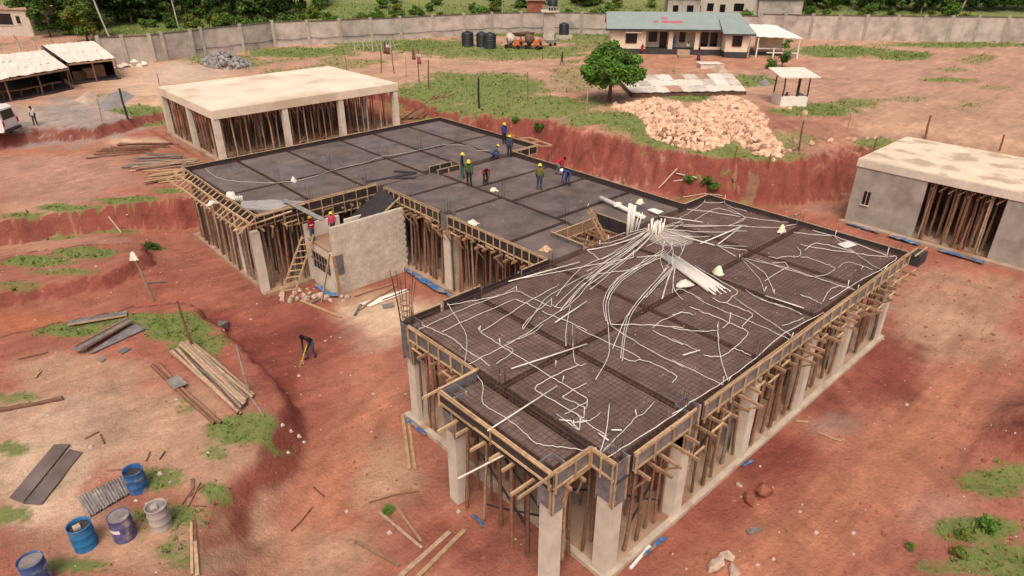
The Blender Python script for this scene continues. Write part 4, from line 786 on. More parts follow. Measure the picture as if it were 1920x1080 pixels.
# ---------------------------------------------------------------- finished-slab building behind (left)
wb = empty('slab_building', (26.8,62,2), 'open building with a pale flat concrete roof slab propped on poles, behind the far deck', 'building')
MB().box(18.0,35.6,55.3,68.7,5.72,6.4).build('roof_slab','concrete_roof',wb)
MB().box(18.05,35.55,55.35,68.65,6.4,6.43).build('roof_screed','concrete_roof',wb)
MB().box(17.8,35.9,55.1,69,1.7,2.12).build('ground_slab','floor_conc',wb)
for x in (18.25,24.1,29.45,35.3):
    for y in (55.6,61.6,68.45): MB().box(x-.24,x+.24,y-.24,y+.24,2.1,5.72).build('column','concrete',wb)
MB().box(17.7,18.0,55.4,68.6,1.5,2.4).build('plinth_bank','floor_conc',wb)
ge, le = 'props under the pale roof slab building', 'thin crooked pole prop under the pale roof slab building'
for y, sp in ((55.9,.62),(57.4,1.1)): prow((18.9,y),(35.0,y), sp, 5.7, ge, le, 2.1, m='pole_pale' if y < 56 else None)
for x, sp in ((18.5,.4),): prow((x,56.4),(x,68.2), sp, 5.7, ge, le, 2.1)
m = MB()
for x in np.arange(19.2,35,.95):
    for y in np.arange(58.6,68.4,1.0):
        px, py = x+rng.uniform(-.3,.3), y+rng.uniform(-.3,.3); m.tube([(px,py,2.1),(px+rng.uniform(-.15,.15),py,5.7)], .055, 5)
m.build('inner_props','pole_wood',None,True,'crowd of props in the dark under the pale roof slab','props',None,'stuff')
for i in range(26):
    x = 18.9+i*.63; a = plank('prop_head', (x-.3,55.75,5.62),(x+.3,55.95,5.66),.08,.1,'pole_pale',wb)
    plank('knee', (x-.28,55.8,5.6),(x-.02,55.85,5.05),.05,.05,'pole_pale',a)
for i in range(9): plank('loose_plank',(rng.uniform(19,33),rng.uniform(55.6,58),2.16+.05*i),(rng.uniform(19,33),rng.uniform(55.6,58.5),2.2+.05*i),.18,.05,'wood_old',None,label='loose plank lying on the floor under the pale roof slab',cat='plank',group='planks on the floor of the slab building')
# ---------------------------------------------------------------- grey rendered building (right)
gb_ = empty('rendered_building', (53,8,0), 'grey rendered box building with a worn pale roof and a wide propped opening', 'building')
X0, X1 = 48.9, 57.6
b = MB(); b.box(X0,X0+.25,12.6,17.2,0,4.2); b.build('front_wall','render_grey',gb_)
f = MB(); f.box(X0,X0+.25,-6,8.0,0,4.2); f.build('front_wall','render_grey',gb_)
MB().box(X0+.25,X1,16.95,17.2,0,4.2).build('side_wall','render_grey',gb_); MB().box(X1-.25,X1,-6,16.95,0,4.2).build('back_wall','render_grey',gb_)
MB().box(X0-.06,X1+.06,-6,17.27,4.2,4.74).build('roof_slab','concrete',gb_)
MB().box(X0+.02,X1-.02,-6,17.15,4.74,4.79).build('roof_screed','concrete_roof_worn',gb_)
w_ = MB().box(X0-.02,X0+.02,15.87,16.32,1.58,2.58).build('window','glass_dark',gb_); plank('frame',(X0-.03,16.08,1.55),(X0-.03,16.08,2.6),.05,.06,'wood_old',w_); plank('sill',(X0-.05,15.8,1.56),(X0-.05,16.4,1.56),.1,.06,'concrete',w_)
MB().box(X0+.3,X1-.3,-5.9,16.9,0,.16).build('floor_slab','floor_conc',gb_); MB().box(X0-.5,X0,-6,17.4,-.1,.16).build('apron','floor_conc',gb_)
for i in range(34):
    x = X0+.35+rng.choice((0,0,.7,1.5,2.4)); prop(x, rng.uniform(8.2,12.4), 4.15, 'props inside the grey rendered building', 'pale crooked pole prop in the opening of the grey rendered building', .16, rng.choice(('pole_pale','pole_wood','pole_wood')), rng.uniform(.05,.085))
for i in range(8): y = 8.4+i*.55; plank('prop_head',(X0+.3,y-.25,4.05),(X0+.3,y+.15,3.6),.05,.07,'pole_pale',gb_)
# ---------------------------------------------------------------- blue plastic along the plinths
def blue(pts, w, label, z=.12, k=3):
    V = []; F = []; P = []
    for i in range(len(pts)-1):
        a, b_ = Vector(pts[i]), Vector(pts[i+1]); n = max(2, int((b_-a).length/.22))
        for t in range(n): P.append(a+(b_-a)*t/n)
    P.append(Vector(pts[-1]))
    for i, p in enumerate(P):
        d = (P[min(i+1,len(P)-1)]-P[max(i-1,0)]).normalized(); nn = Vector((-d.y,d.x,0)); ww = w*(.45+fbm(np.array([p.x*1.7]),np.array([p.y*1.7]),9)[0])
        for j in range(k+1): q_ = p+nn*ww*(j/k-.5); V.append((q_.x+rng.uniform(-.03,.03), q_.y+rng.uniform(-.03,.03), max(z,tz(q_.x,q_.y)+.03)+rng.uniform(0,.09)))
    for i in range(len(P)-1):
        for j in range(k): a = i*(k+1)+j; F.append((a,a+1,a+k+2,a+k+1))
    MB().add(V, F).build('plastic_sheet','blue_plastic',None,True,label,'plastic sheet')
blue([(20.2,32,0),(20.0,29,0),(20.1,27.2,0),(20.2,24,0)], .4, 'crumpled blue plastic along the plinth of the middle wing')
blue([(11.85,19.8,0),(11.8,18.3,0)], .16, 'blue plastic along the plinth beside the second near column'); blue([(10.5,13.6,0),(10.5,13.0,0)], .14, 'blue plastic along the nearest left plinth')
blue([(48.2,13.8,0),(48.1,11.8,0)], .45, 'bright blue plastic bunched at the foot of the grey building left of the opening'); blue([(48.15,10.6,0),(48.0,7.9,0)], .4, 'blue plastic bunched at the foot of the grey building below the opening'); blue([(48.3,16.8,0),(48.2,14.4,0)], .25, 'narrow strip of blue plastic by the far corner of the grey building')
blue([(15.0,33.9,0),(14.9,32.4,0),(15.3,31.7,0)], .4, 'blue plastic at the corner of the stair house'); blue([(13.6,8.42,0),(14.8,8.4,0)], .12, 'torn blue plastic scrap below the nearest right plinth'); blue([(19.9,8.45,0),(20.5,8.4,0)], .12, 'small blue plastic scrap in the middle of the right plinth')
# ---------------------------------------------------------------- perimeter wall
WALL = [(21.51,103.99),(24.05,102.76),(27.04,101.5),(28.53,101.45),(32.41,101.98),(34.22,102.92),(39.96,103.27),(45.56,104.62),(50.52,103.1),(55.27,101.5),(60.11,100.19),(64.97,98.91),(70.56,97.56),(75.77,95.64),(80.6,93.88),(84.86,90.88),(88.8,87.76),(92.3,83.3),(95.21,79.66)]+[(110.64,59.85),(112.71,56.52),(115.06,53.04),(117.9,49.85),(120.22,46.39),(124.11,43.09),(126.56,39.85),(129.08,36.69),(132.25,33.83),(135.03,30.41),(137.87,26.91),(140.62,23.58)]
pw = empty('perimeter_wall', (*WALL[0],4), 'long stained concrete block wall with posts round the back of the site', 'wall')
HS = [3.3,3.3,3.35,3.4,3.4,3.5,3.5,3.5,3.4,3.4,3.3]
for i in range(len(WALL)-1):
    a, b_ = Vector((*WALL[i],tz(*WALL[i])-.3)), Vector((*WALL[i+1],tz(*WALL[i+1])-.3)); h = (HS[i] if i < len(HS) else 3.35)+.3+(.35 if i > 18 else 0)
    zb = min(a.z, b_.z); zt = max(a.z,b_.z)+h; 
    MB().beam((a.x,a.y,(zb+zt)/2),(b_.x,b_.y,(zb+zt)/2),.2,zt-zb).build('wall_panel','wall_block',pw)
    MB().beam((a.x,a.y,zt+.06),(b_.x,b_.y,zt+.06),.34,.12).build('coping','wall_cap',pw)
    d = (b_-a).normalized(); n = Vector((d.y,-d.x,0)); n = n if n.dot(Vector((-1,-1,0))) > 0 else -n
    if i != 18: p = a+n*.14; MB().box(p.x-.2,p.x+.2,p.y-.2,p.y+.2,zb,zt+.3).build('post','wall_post',pw)
    if 3 < i < 18:
        MB().tube([a+n*.2+Vector((0,0,1.35+.05*math.sin(i))), (a+b_)/2+n*.2+Vector((0,0,1.2)), b_+n*.2+Vector((0,0,1.35+.05*math.sin(i+1)))], .035, 4).build('cable','plastic_black',pw)
# bent fence posts at far left
for i, (x, y, h) in enumerate((( 12.38,118.81,2.24),(14.65,118.85,2.9),(16.35,117.11,2.62),(18,113.8,2.66))):
    z = tz(x,y); MB().tube([(x,y,z),(x,y,z+h*.8),(x-.25,y-.1,z+h)],.12,6).build('fence_post','wall_post',None,False,'cranked concrete fence post behind the left shed','fence post','cranked fence posts by the shed')
# ---------------------------------------------------------------- open sheds, upper left
def corr(P, name, m, parent, n=26, amp=.05, sag=.06):
    a, b_, c, d = [Vector(p) for p in P]; V = []; F = []
    for j in range(5):
        for i in range(n*2+1):
            u_, v_ = i/(n*2), j/4; p = (a+(b_-a)*u_)*(1-v_)+(d+(c-d)*u_)*v_; V.append((p.x,p.y,p.z+(amp if i % 2 else 0)-sag*math.sin(u_*9+j)*.4))
    W = n*2+1
    for j in range(4):
        for i in range(n*2): F.append((j*W+i,j*W+i+1,(j+1)*W+i+1,(j+1)*W+i))
    k = len(V); V += [(x,y,z-.03) for x,y,z in V]; F += [tuple(q_+k for q_ in reversed(f_)) for f_ in F]
    return MB().add(V,F).build(name,m,parent)
def sheet_roof(P, m, parent, nu=7, nv=2, mats=None, amp=.02):
    a, b_, c, d = [Vector(p) for p in P]
    for i in range(nu):
        for j in range(nv):
            f_ = lambda u_, v_: (a+(b_-a)*u_)*(1-v_)+(d+(c-d)*u_)*v_
            u0, u1, v0, v1 = i/nu, min(1,(i+1.06)/nu), j/nv, min(1,(j+1.08)/nv); o = Vector((0,0,.035*((i+j) % 2)+.02*j+rng.uniform(0,.03)))
            corr([f_(u0,v0)+o,f_(u1,v0)+o,f_(u1,v1)+o,f_(u0,v1)+o],'roof_sheet',(rng.choice(mats) if mats else m),parent,5,amp)
s1 = empty('open_shed', (16.33,93.3,4), 'open shed with a pale tin roof and dark interior, right one by the wall', 'shed')
A = [Vector((*p,7.0)) for p in [(15.18,103.19),(20.91,103.4)]]; B = [Vector((*p,6.3)) for p in [(20.08,90.72),(15.18,90.5)]]
sheet_roof([A[0],A[1],B[0],B[1]],'tin_white',s1)
for p, q_ in ((B[0],0),(B[1],0),((B[0]+B[1])/2,0),(A[0],0),(A[1],0)): z = tz(p.x,p.y); pole('post',(p.x-.1,p.y+.15,z),(p.x-.1,p.y+.15,p.z-.03),.08,'pole_wood',s1)
plank('eave_board',B[1]+Vector((0,-.05,-.12)),B[0]+Vector((0,-.05,-.12)),.05,.16,'wood_old',s1)
MB().beam(A[0]+Vector((0,.1,-1.6)),A[1]+Vector((0,.1,-1.6)),.1,3.2).build('back_wall','ply_black',s1)  # black wall colour stands in for the shade inside the shed
for a, b_ in ((A[0],B[1]),(A[1],B[0])): MB().beam(a+Vector((0,0,-1.75)),b_*.75+a*.25+Vector((0,0,-1.75)),.08,3.2).build('side_wall','ply_black',s1)  # side walls added in black to darken the interior
MB().hexa([Vector((p.x,p.y,z)) for z in (3.95,4.12) for p in (A[0],A[1],B[0],B[1])]).build('shade_floor','ply_black',s1)  # floor blackened, interior shade painted into its colour
for k_ in range(3):
    p = B[1]+(B[0]-B[1])*(.25+.22*k_)+Vector((0,2.5+k_*.3,0)); z = tz(p.x,p.y); MB().box(p.x-.6,p.x+.6,p.y-.5,p.y+.5,z,z+1.0+.2*k_).build('bench','wood_old' if k_ else 'metal_rust',s1)
s2 = empty('open_shed', (9.05,84.01,4), 'long low open shed with a pale tin roof at the left edge', 'shed')
A = [Vector((*p,6.9)) for p in [(6.97,97.18),(14.54,99.17)]]; B = [Vector((*p,6.2)) for p in [(14.56,87.59),(5.19,82.66)]]
sheet_roof([A[0],A[1],B[0],B[1]],'tin_white',s2,8,3)
for t in (0,.33,.66,.98):
    p = B[1]+(B[0]-B[1])*t; z = tz(p.x,p.y); pole('post',(p.x,p.y+.3,z),(p.x,p.y+.3,p.z-.03),.09,'pole_wood',s2); p = A[0]+(A[1]-A[0])*t; pole('post',(p.x,p.y-.2,tz(p.x,p.y)),(p.x,p.y-.2,p.z-.03),.09,'pole_wood',s2)
plank('eave_board',B[1]+Vector((0,-.03,-.1)),B[0]+Vector((0,-.03,-.1)),.05,.14,'wood_old',s2)
MB().beam(A[0]+Vector((0,0,-1.6)),A[1]+Vector((0,0,-1.6)),.1,3.1).build('back_wall','ply_black',s2)  # wall coloured black to paint in the dark of the interior
MB().beam(A[1]+Vector((0,0,-1.6)),B[0]*.6+A[1]*.4+Vector((0,0,-1.6)),.08,3.1).build('side_wall','ply_black',s2)  # black side wall added to deepen the shade inside
MB().hexa([Vector((p.x,p.y,z)) for z in (3.9,4.1) for p in (A[0],A[1],B[0],B[1])]).build('shade_floor','ply_black',s2)  # black floor colour carries the shade under the roof
for k_ in range(4): p = B[1]+(B[0]-B[1])*(.3+.17*k_)+Vector((0,1.8,0)); z = tz(p.x,p.y); plank('trestle',(p.x-.9,p.y,z+.7),(p.x+.9,p.y+.3,z+.75),.5,.08,'wood_old',s2); pole('trestle_leg',(p.x,p.y,z),(p.x,p.y,z+.7),.08,'pole_wood',s2)
# ---------------------------------------------------------------- site office
ox, oy = 78.2, 64.9; du_ = Vector((.672,-.741,0)); dv_ = Vector((.741,.672,0))
def hp(u_, v_, z): p = Vector((ox,oy,0))+du_*u_+dv_*v_; return Vector((p.x,p.y,z))
of = empty('site_office', hp(9,3,4), 'long cream site office with a grey green pitched roof and a porch', 'house')
def hbox(name, u0,u1,v0,v1,z0,z1,m,parent=of): return MB().hexa([hp(u0,v0,z0),hp(u1,v0,z0),hp(u1,v1,z0),hp(u0,v1,z0),hp(u0,v0,z1),hp(u1,v0,z1),hp(u1,v1,z1),hp(u0,v1,z1)]).build(name,m,parent)
hbox('base',0,17.6,0,8,3.8,4.75,'plinth_dark'); hbox('base',15.7,18.9,-2.2,8,3.8,4.78,'plinth_dark')
hbox('wall',0,5.0,.02,7.9,4.75,7.4,'paint_cream'); hbox('wall',5.0,15.8,1.9,7.9,4.76,7.4,'paint_cream'); hbox('wall',15.75,18.85,-2.15,7.9,4.78,7.35,'paint_cream')
hbox('porch_beam',5.0,15.75,.05,.3,7.1,7.42,'paint_cream')
for u_ in (8.2,11.9): hbox('porch_column',u_,u_+.62,.03,.6,4.75,7.1,'paint_cream')
def hwin(u0,u1,v,z0,z1,name='window'):
    w = hbox(name,u0,u1,v-.06,v-.01,z0,z1,'glass_dark'); 
    for a, b_ in ((u0-.06,u0),(u1,u1+.06)): hbox('frame',a,b_,v-.09,v,z0-.05,z1+.05,'frame_red',w)
    hbox('frame',u0-.06,u1+.06,v-.09,v,z0-.1,z0,'frame_red',w); return w
hwin(2.2,3.7,.0,5.6,6.8); hwin(5.6,6.7,1.88,5.6,6.9); hwin(10.0,10.7,1.88,5.6,6.9); hwin(16.7,17.9,-2.15,5.6,6.9)
for a in (7.2,13.1,14.4): hwin(a,a+.9,1.88,4.8,7.0,'door')
hbox('window_hood',2.0,4.2,-.6,.0,6.95,7.1,'paint_white'); hbox('ramp',9.5,11.2,-3.0,0,3.9,4.2,'floor_conc'); hbox('ramp_top',9.5,11.2,-1.2,0,4.2,4.75,'floor_conc')
hbox('porch_rail',12.8,15.6,.1,.25,4.76,5.1,'paint_cream')
RZ, EZ = 9.35, 7.45
q = MB(); q.hexa([hp(-.7,-.7,EZ-.05),hp(18.1,-.7,EZ-.05),hp(18.1,4,RZ-.08),hp(-.7,4,RZ-.08),hp(-.7,-.7,EZ+.05),hp(18.1,-.7,EZ+.05),hp(18.1,4,RZ+.02),hp(-.7,4,RZ+.02)]); q.hexa([hp(-.7,4,RZ-.08),hp(18.1,4,RZ-.08),hp(18.1,8.8,EZ-.05),hp(-.7,8.8,EZ-.05),hp(-.7,4,RZ+.02),hp(18.1,4,RZ+.02),hp(18.1,8.8,EZ+.05),hp(-.7,8.8,EZ+.05)])
rf = q.build('roof','roof_green',of)
q = MB(); q.hexa([hp(15.2,-2.8,7.15),hp(19.6,-2.8,7.15),hp(18.3,4,RZ-.06),hp(15.2,2.0,8.62),hp(15.2,-2.8,7.24),hp(19.6,-2.8,7.24),hp(18.3,4,RZ+.04),hp(15.2,2.0,8.74)]); q.add([hp(18.3,4,RZ+.03),hp(19.6,-2.8,7.24),hp(19.6,8.8,7.24),hp(18.1,8.8,7.5)],[(0,1,2,3)]); q.build('wing_roof','roof_green',of)
MB().add([hp(0,.02,7.4),hp(0,7.9,7.4),hp(0,4,RZ-.1),hp(.2,.02,7.4),hp(.2,7.9,7.4),hp(.2,4,RZ-.1)],[(0,1,2),(3,5,4),(0,2,5,3),(1,4,5,2),(0,3,4,1)]).build('gable','paint_cream',of)
hbox('fascia',-.7,15.2,-.76,-.7,EZ-.22,EZ+.04,'plinth_dark',rf); hbox('fascia',15.2,19.6,-2.86,-2.8,6.98,7.2,'plinth_dark',rf)
MB().beam(hp(-.73,-.7,EZ-.1),hp(-.73,4,RZ-.12),.06,.25).build('barge_board','frame_red',rf)
sl = (RZ-EZ)/4.7                                     # faded pink lettering on the roof slope, legible only as strokes
def stroke(u0,u1,v,hgt): 
    z = EZ+.05+(v+.7)*sl; z2 = EZ+.05+(v+hgt+.7)*sl; MB().hexa([hp(u0,v,z+.004),hp(u1,v,z+.004),hp(u1,v+hgt,z2+.004),hp(u0,v+hgt,z2+.004),hp(u0,v,z+.02),hp(u1,v,z+.02),hp(u1,v+hgt,z2+.02),hp(u0,v+hgt,z2+.02)]).build('letter_stroke','roof_letter',rf)
for u0 in np.arange(7.15,8.05,.24): stroke(u0,u0+.16,1.9,.55)
for u0 in list(np.arange(5.9,6.5,.25))+list(np.arange(7.2,10.0,.24)): stroke(u0,u0+.17,.95,.5)
# ---------------------------------------------------------------- lean-to beside the office
lt = empty('lean_to', hp(21.5,1,4), 'white lean to shelter with thin posts right of the site office', 'shelter')
P = [hp(19.4,7,7.5),hp(24.5,7,7.4),hp(26.0,-2.6,6.6),hp(19.9,-1.6,6.7)]
sheet_roof([P[0],P[1],P[2],P[3]],'paint_white',lt,5,2)
for u_, v_, h in ((20.2,-1.8,6.6),(25.6,-2.4,6.6),(19.4,-.6,6.7),(22.4,-2.2,5.4),(24.3,6.5,7.3)): pole('post',hp(u_,v_,3.9),hp(u_,v_,h),.11,'paint_white',lt)
hbox('low_wall',19.6,24,-.1,0,4.0,4.5,'plinth_dark',lt); hbox('counter_wall',20.6,24.4,1.2,1.35,4.5,6.3,'paint_cream',lt); hbox('white_panel',20.6,24.0,.9,1.0,6.35,6.9,'paint_white',lt); hbox('table',20.6,23.6,-.9,.2,5.05,5.15,'paint_white',lt); hbox('floor_slab',19.6,25.4,-1.6,5,3.9,4.1,'floor_conc',lt)
hbox('rail',21.5,25.6,-2.3,-2.2,4.7,4.82,'paint_white',lt)
rag(hp(24.7,-1.2,0).x, hp(24.7,-1.2,0).y, 4.1, .9, 'cloth_skyblue','blue_tarp','blue tarpaulin heap under the lean to shelter','tarpaulin',21,.7)
# ---------------------------------------------------------------- kiosk
kx, ky = 64.79,30.11; kz = tz(kx,ky); ka = Vector((.74,-.673,0)); kb = Vector((.673,.74,0))
ki = empty('kiosk', (kx,ky,kz), 'small open kiosk with a pale flat roof and a white parapet', 'kiosk')
def kp(u_, v_, z): p = Vector((kx,ky,kz))+ka*u_+kb*v_; return Vector((p.x,p.y,kz+z))
def kbox(name,u0,u1,v0,v1,z0,z1,m): return MB().hexa([kp(u0,v0,z0),kp(u1,v0,z0),kp(u1,v1,z0),kp(u0,v1,z0),kp(u0,v0,z1),kp(u1,v0,z1),kp(u1,v1,z1),kp(u0,v1,z1)]).build(name,m,ki)
kbox('parapet',-1.3,1.3,0,.12,-.1,.95,'paint_white'); kbox('parapet',1.18,1.3,.12,2.4,-.1,.95,'paint_white'); kbox('parapet',-1.3,-1.18,.12,2.4,-.1,.95,'paint_white')
for u_, v_ in ((-1.2,.06),(1.2,.06),(-1.2,2.3),(1.2,2.3),(.2,.06)): pole('post',kp(u_,v_,.9 if v_ < 1 else 0),kp(u_+rng.uniform(-.05,.05),v_,2.85),.075,'ply_black',ki)
MB().hexa([kp(-1.9,-.6,2.75),kp(1.9,-.6,2.75),kp(1.7,3.2,3.05),kp(-1.9,3.2,3.05),kp(-1.9,-.6,2.85),kp(1.9,-.6,2.85),kp(1.7,3.2,3.15),kp(-1.9,3.2,3.15)]).build('roof','tin_white',ki)
kbox('bench',-1.0,1.0,1.5,1.9,0,.5,'wood_old'); kbox('parapet_rib',-.4,-.3,-.04,0,0,.9,'paint_white')
# ---------------------------------------------------------------- low store with patchwork tin roof
TP = [(62.23,50.47),(73.4,42.19),(66.1,35.99),(56.3,43.4)]
ls = empty('low_store', (*TP[3],4), 'low store with a patchwork of rusty and pale tin sheets behind the stone heap', 'store')
TT = [Vector((*TP[0],4.62)),Vector((*TP[1],4.62)),Vector((*TP[2],4.42)),Vector((*TP[3],4.42))]
sheet_roof(TT,'tin',ls,9,3,['tin','tin','tin_white','tin_rust','tin_white'])
for a, b_ in ((TT[3],TT[2]),(TT[0],TT[3])): MB().beam(a+Vector((.1,.1,-.3)),b_+Vector((.1,.1,-.3)),.15,.5).build('wall','metal_rust',ls)
lx, ly = 78.74,48.35; ct = empty('covered_pit', (lx,ly,4), 'small concrete pit with a pale sheet lid in front of the office ramp', 'pit cover')
MB().hexa([kp(0,0,0)+Vector((lx-kx,ly-ky,0))+ka*a+kb*b_+Vector((0,0,z)) for z in (-.2,.4) for a, b_ in ((-1.5,-.6),(1.5,-.6),(1.2,1.2),(-1.5,1.2))]).build('kerb','concrete',ct)
MB().hexa([Vector((lx,ly,4))+ka*a+kb*b_+Vector((0,0,z)) for z in (.5,.54) for a, b_ in ((-1.6,-.7),(1.5,-.7),(1.1,1.3),(-1.7,1.3))]).build('lid','tin_white',ct)
# ---------------------------------------------------------------- water tanks, tower, mixers
def tank(x, y, z, r_, h, label, grp=None):
    e = empty('water_tank', (x,y,z), label, 'water tank', grp); pr = [(0,0),(r_*.98,0)]
    for i in range(7): zz = h*.82*i/7; pr += [(r_,zz+.02),(r_,zz+h*.07),(r_*.965,zz+h*.085),(r_*.965,zz+h*.105)]
    pr += [(r_,h*.83),(r_*.8,h*.92),(r_*.3,h*.97),(.0,h*.975)]
    MB().lathe(pr,20,(x,y,z)).build('body','plastic_black',e,True); MB().lathe([(0,0),(r_*.3,0),(r_*.3,.09),(r_*.22,.13),(0,.13)],14,(x,y,z+h*.955)).build('lid','plastic_black',e,True)
    return e
tank(68.12,85.12, 4.0, .95, 2.2, 'black water tank, leftmost of the three by the wall'); tank(69.56,83.35, 4.0, .9, 2.15, 'black water tank, middle and furthest of the three'); tank(69.19,81.01, 3.98, .95, 2.3, 'black water tank, right and nearest of the three')
tx, ty = 83.26,82.24; tw = empty('water_tower', (tx,ty,4), 'concrete water tower with a railed platform beside the perimeter wall', 'water tower')
def tb(name,u0,u1,v0,v1,z0,z1,m): return MB().hexa([Vector((tx,ty,4))+ka*a+kb*b_+Vector((0,0,z)) for z in (z0,z1) for a, b_ in ((u0,v0),(u1,v0),(u1,v1),(u0,v1))]).build(name,m,tw)
tb('shaft',-1.0,.55,0,1.8,-.2,4.2,'wall_block'); tb('shaft_pier',.55,.8,0,1.8,-.2,4.2,'wall_post'); tb('platform',-1.4,1.5,-.5,2.4,4.2,4.42,'concrete'); tb('rail',-1.2,1.3,-.4,-.32,4.95,5.05,'wall_post'); tb('rail',-1.2,1.3,2.2,2.28,4.95,5.05,'wall_post')
for u_ in np.arange(-1.2,1.4,.42): tb('baluster',u_,u_+.1,-.4,-.32,4.42,4.95,'wall_post')
tank(tx+.9,ty+.3,8.5,.8,1.7,'black water tank standing on top of the water tower')
cx_, cy_ = 85.77,81.33; MB().box(cx_-1.0,cx_+1.0,cy_-1.0,cy_+1.0,3.8,4.6).build('tank_plinth','concrete',None,False,'low block plinth under the tank right of the tower','plinth'); tank(cx_,cy_,4.6,.85,1.9,'black water tank on the low plinth right of the tower')
def mixer(x, y, rz, label, drum=True):
    z = tz(x,y); e = empty('concrete_mixer', (x,y,z), label, 'concrete mixer', None, rz); M = WM[e.as_pointer()]
    def T(name, b_, m, sm=False):
        b_.v = [tuple(M @ Vector(p)) for p in b_.v]; return b_.build(name,m,e,sm)
    Q = Matrix.Rotation(R(-38),3,'Y'); T('drum', MB().lathe([(0,-.75),(.55,-.72),(.72,-.35),(.74,.05),(.6,.4),(.38,.72),(.36,.72),(.0,.3)],18,(-.5,0,1.45),M=Q),'mixer_drum' if drum else 'metal_rust',True)
    b_ = MB(); b_.hexa([(.35,-.5,.45),(1.45,-.5,.45),(1.45,.5,.45),(.35,.5,.45),(.42,-.45,1.25),(1.3,-.45,1.45),(1.3,.45,1.45),(.42,.45,1.25)]); T('engine_cover',b_,'orange')
    T('grille', MB().box(1.36,1.44,-.3,.3,.6,1.1),'plastic_black'); 
    f_ = MB(); f_.beam((-1.1,-.4,.4),(1.5,-.4,.4),.1,.12); f_.beam((-1.1,.4,.4),(1.5,.4,.4),.1,.12); f_.beam((-.6,-.5,.4),(-.5,-.8,1.5),.1,.1); f_.beam((-.6,.5,.4),(-.5,.8,1.5),.1,.1); f_.beam((-.6,-.5,.4),(-.6,.5,.4),.1,.1); T('frame',f_,'metal_rust')
    for px, py in ((-.8,-.6),(-.8,.6),(1.2,-.55),(1.2,.55)): T('wheel', MB().tube([(px,py-.08,.32),(px,py+.08,.32)],.32,14),'tyre')
    T('tow_bar', MB().beam((1.5,0,.4),(2.2,0,.25),.08,.08),'metal_rust')
mixer(71.49,78.32, R(-75), 'orange concrete mixer with a pale tilted drum, left of the two'); mixer(73.13,75.82, R(-70), 'orange concrete mixer with a rusty drum, right of the two', False)
x, y = 77.11,82.19; e = empty('rusty_hopper', (x,y,4), 'rusty old hopper machine behind the two mixers', 'machine')
MB().hexa([(x-1.4,y-1,5.1),(x+1.4,y-1,5.1),(x+1.4,y+.6,5.1),(x-1.4,y+.6,5.1),(x-1.6,y-1.2,5.55),(x+1.6,y-1.2,5.55),(x+1.6,y+.8,5.55),(x-1.6,y+.8,5.55)]).build('hopper','metal_rust',e)
for a, b_ in ((-1.3,-.9),(1.3,-.9),(1.3,.5),(-1.3,.5)): pole('leg',(x+a,y+b_,3.95),(x+a,y+b_,5.15),.08,'metal_rust',e)
x, y = 77.9,76.56; e = empty('hand_cart', (x,y,4), 'small dark hand cart at the foot of the water tower', 'cart')
MB().hexa([(x-.7,y-.5,4.45),(x+.7,y-.5,4.45),(x+.7,y+.5,4.45),(x-.7,y+.5,4.45),(x-.85,y-.6,4.9),(x+.85,y-.6,4.9),(x+.85,y+.6,4.9),(x-.85,y+.6,4.9)]).build('tray','metal_grey',e)
for a in (-.5,.5): MB().tube([(x+a-.05,y-.4,4.25),(x+a+.05,y-.4,4.25)],.25,12).build('wheel','tyre',e)
pole('handle',(x-.5,y,4.6),(x-1.5,y+.2,5.2),.04,'metal_grey',e); pole('handle',(x+.5,y,4.6),(x+.1,y+.9,5.2),.04,'metal_grey',e)
# white pipe trestles by the wall
x, y = 55,91.9; e = empty('pipe_trestle', (x,y,4), 'tangle of white pipe trestles standing on the grass by the wall', 'trestle')
for i in range(5):
    p = Vector((x-2+i*1.0, y+1-i*.9, 4)); 
    for sx in (-.5,.5): pole('leg',p+Vector((sx,-.3,0)),p+Vector((sx*.3,.3,1.7)),.05,'wall_post',e)
    plank('cross_bar',p+Vector((-.4,-.1,.6)),p+Vector((.9,-.9,.9)),.06,.06,'wall_post',e)
# houses behind the wall
def backhouse(px, u0, w, d, z0, h, m, label, roof='tin_rust', wins=()):
    o_ = Vector((*px,0)); f_ = lambda u_, v_, z: o_+du_*u_+dv_*v_+Vector((0,0,z)); e = empty('background_house', (*px,z0), label, 'house')
    MB().hexa([f_(u_,v_,z) for z in (z0-1,z0+h) for u_, v_ in ((0,0),(w,0),(w,d),(0,d))]).build('wall',m,e)
    MB().hexa([f_(u_,v_,z) for z in (z0+h,z0+h+.15) for u_, v_ in ((-.3,-.3),(w+.3,-.3),(w+.3,d+.3),(-.3,d+.3))]).build('roof',roof,e)
    for a, b_, c, dd in wins: wn_ = MB().hexa([f_(u_,v_,z0+z) for z in (c,dd) for u_, v_ in ((a,-.05),(b_,-.05),(b_,.02),(a,.02))]).build('window','glass_dark',e); MB().hexa([f_(u_,v_,z0+z) for z in (c-.15,c) for u_, v_ in ((a-.1,-.12),(b_+.1,-.12),(b_+.1,.0),(a-.1,.0))]).build('sill',m,wn_)
backhouse((112.2,79.82),0,6,5,5.5,3.6,'wall_block','unpainted house behind the site office roof','roof_green',((1,2,1,2.4),(3.6,4.8,1,2.4)))
backhouse((117.1,78.18),0,13,6,5.5,4.0,'mortar','long weathered house behind the site office','tin_rust',((1,2,.8,2.2),(3.2,4.4,1.2,2.6),(5.6,6.6,.2,2.4),(8.2,10,1.2,2.6)))
backhouse((124.89,68.28),0,8,6,5.5,3.4,'wall_block','plain block house behind the wall right of the office')
backhouse((13.84,152.38),0,10,7,4.8,3.4,'mortar','cream house with a dark window at the top left corner','tin_rust',((4.2,6.8,1.0,2.8),(7.6,8.3,1.2,2.4)))
backhouse((88.26,93.01),0,3,3,7.5,1.6,'soil_heap','small red brick house on the green hillside')
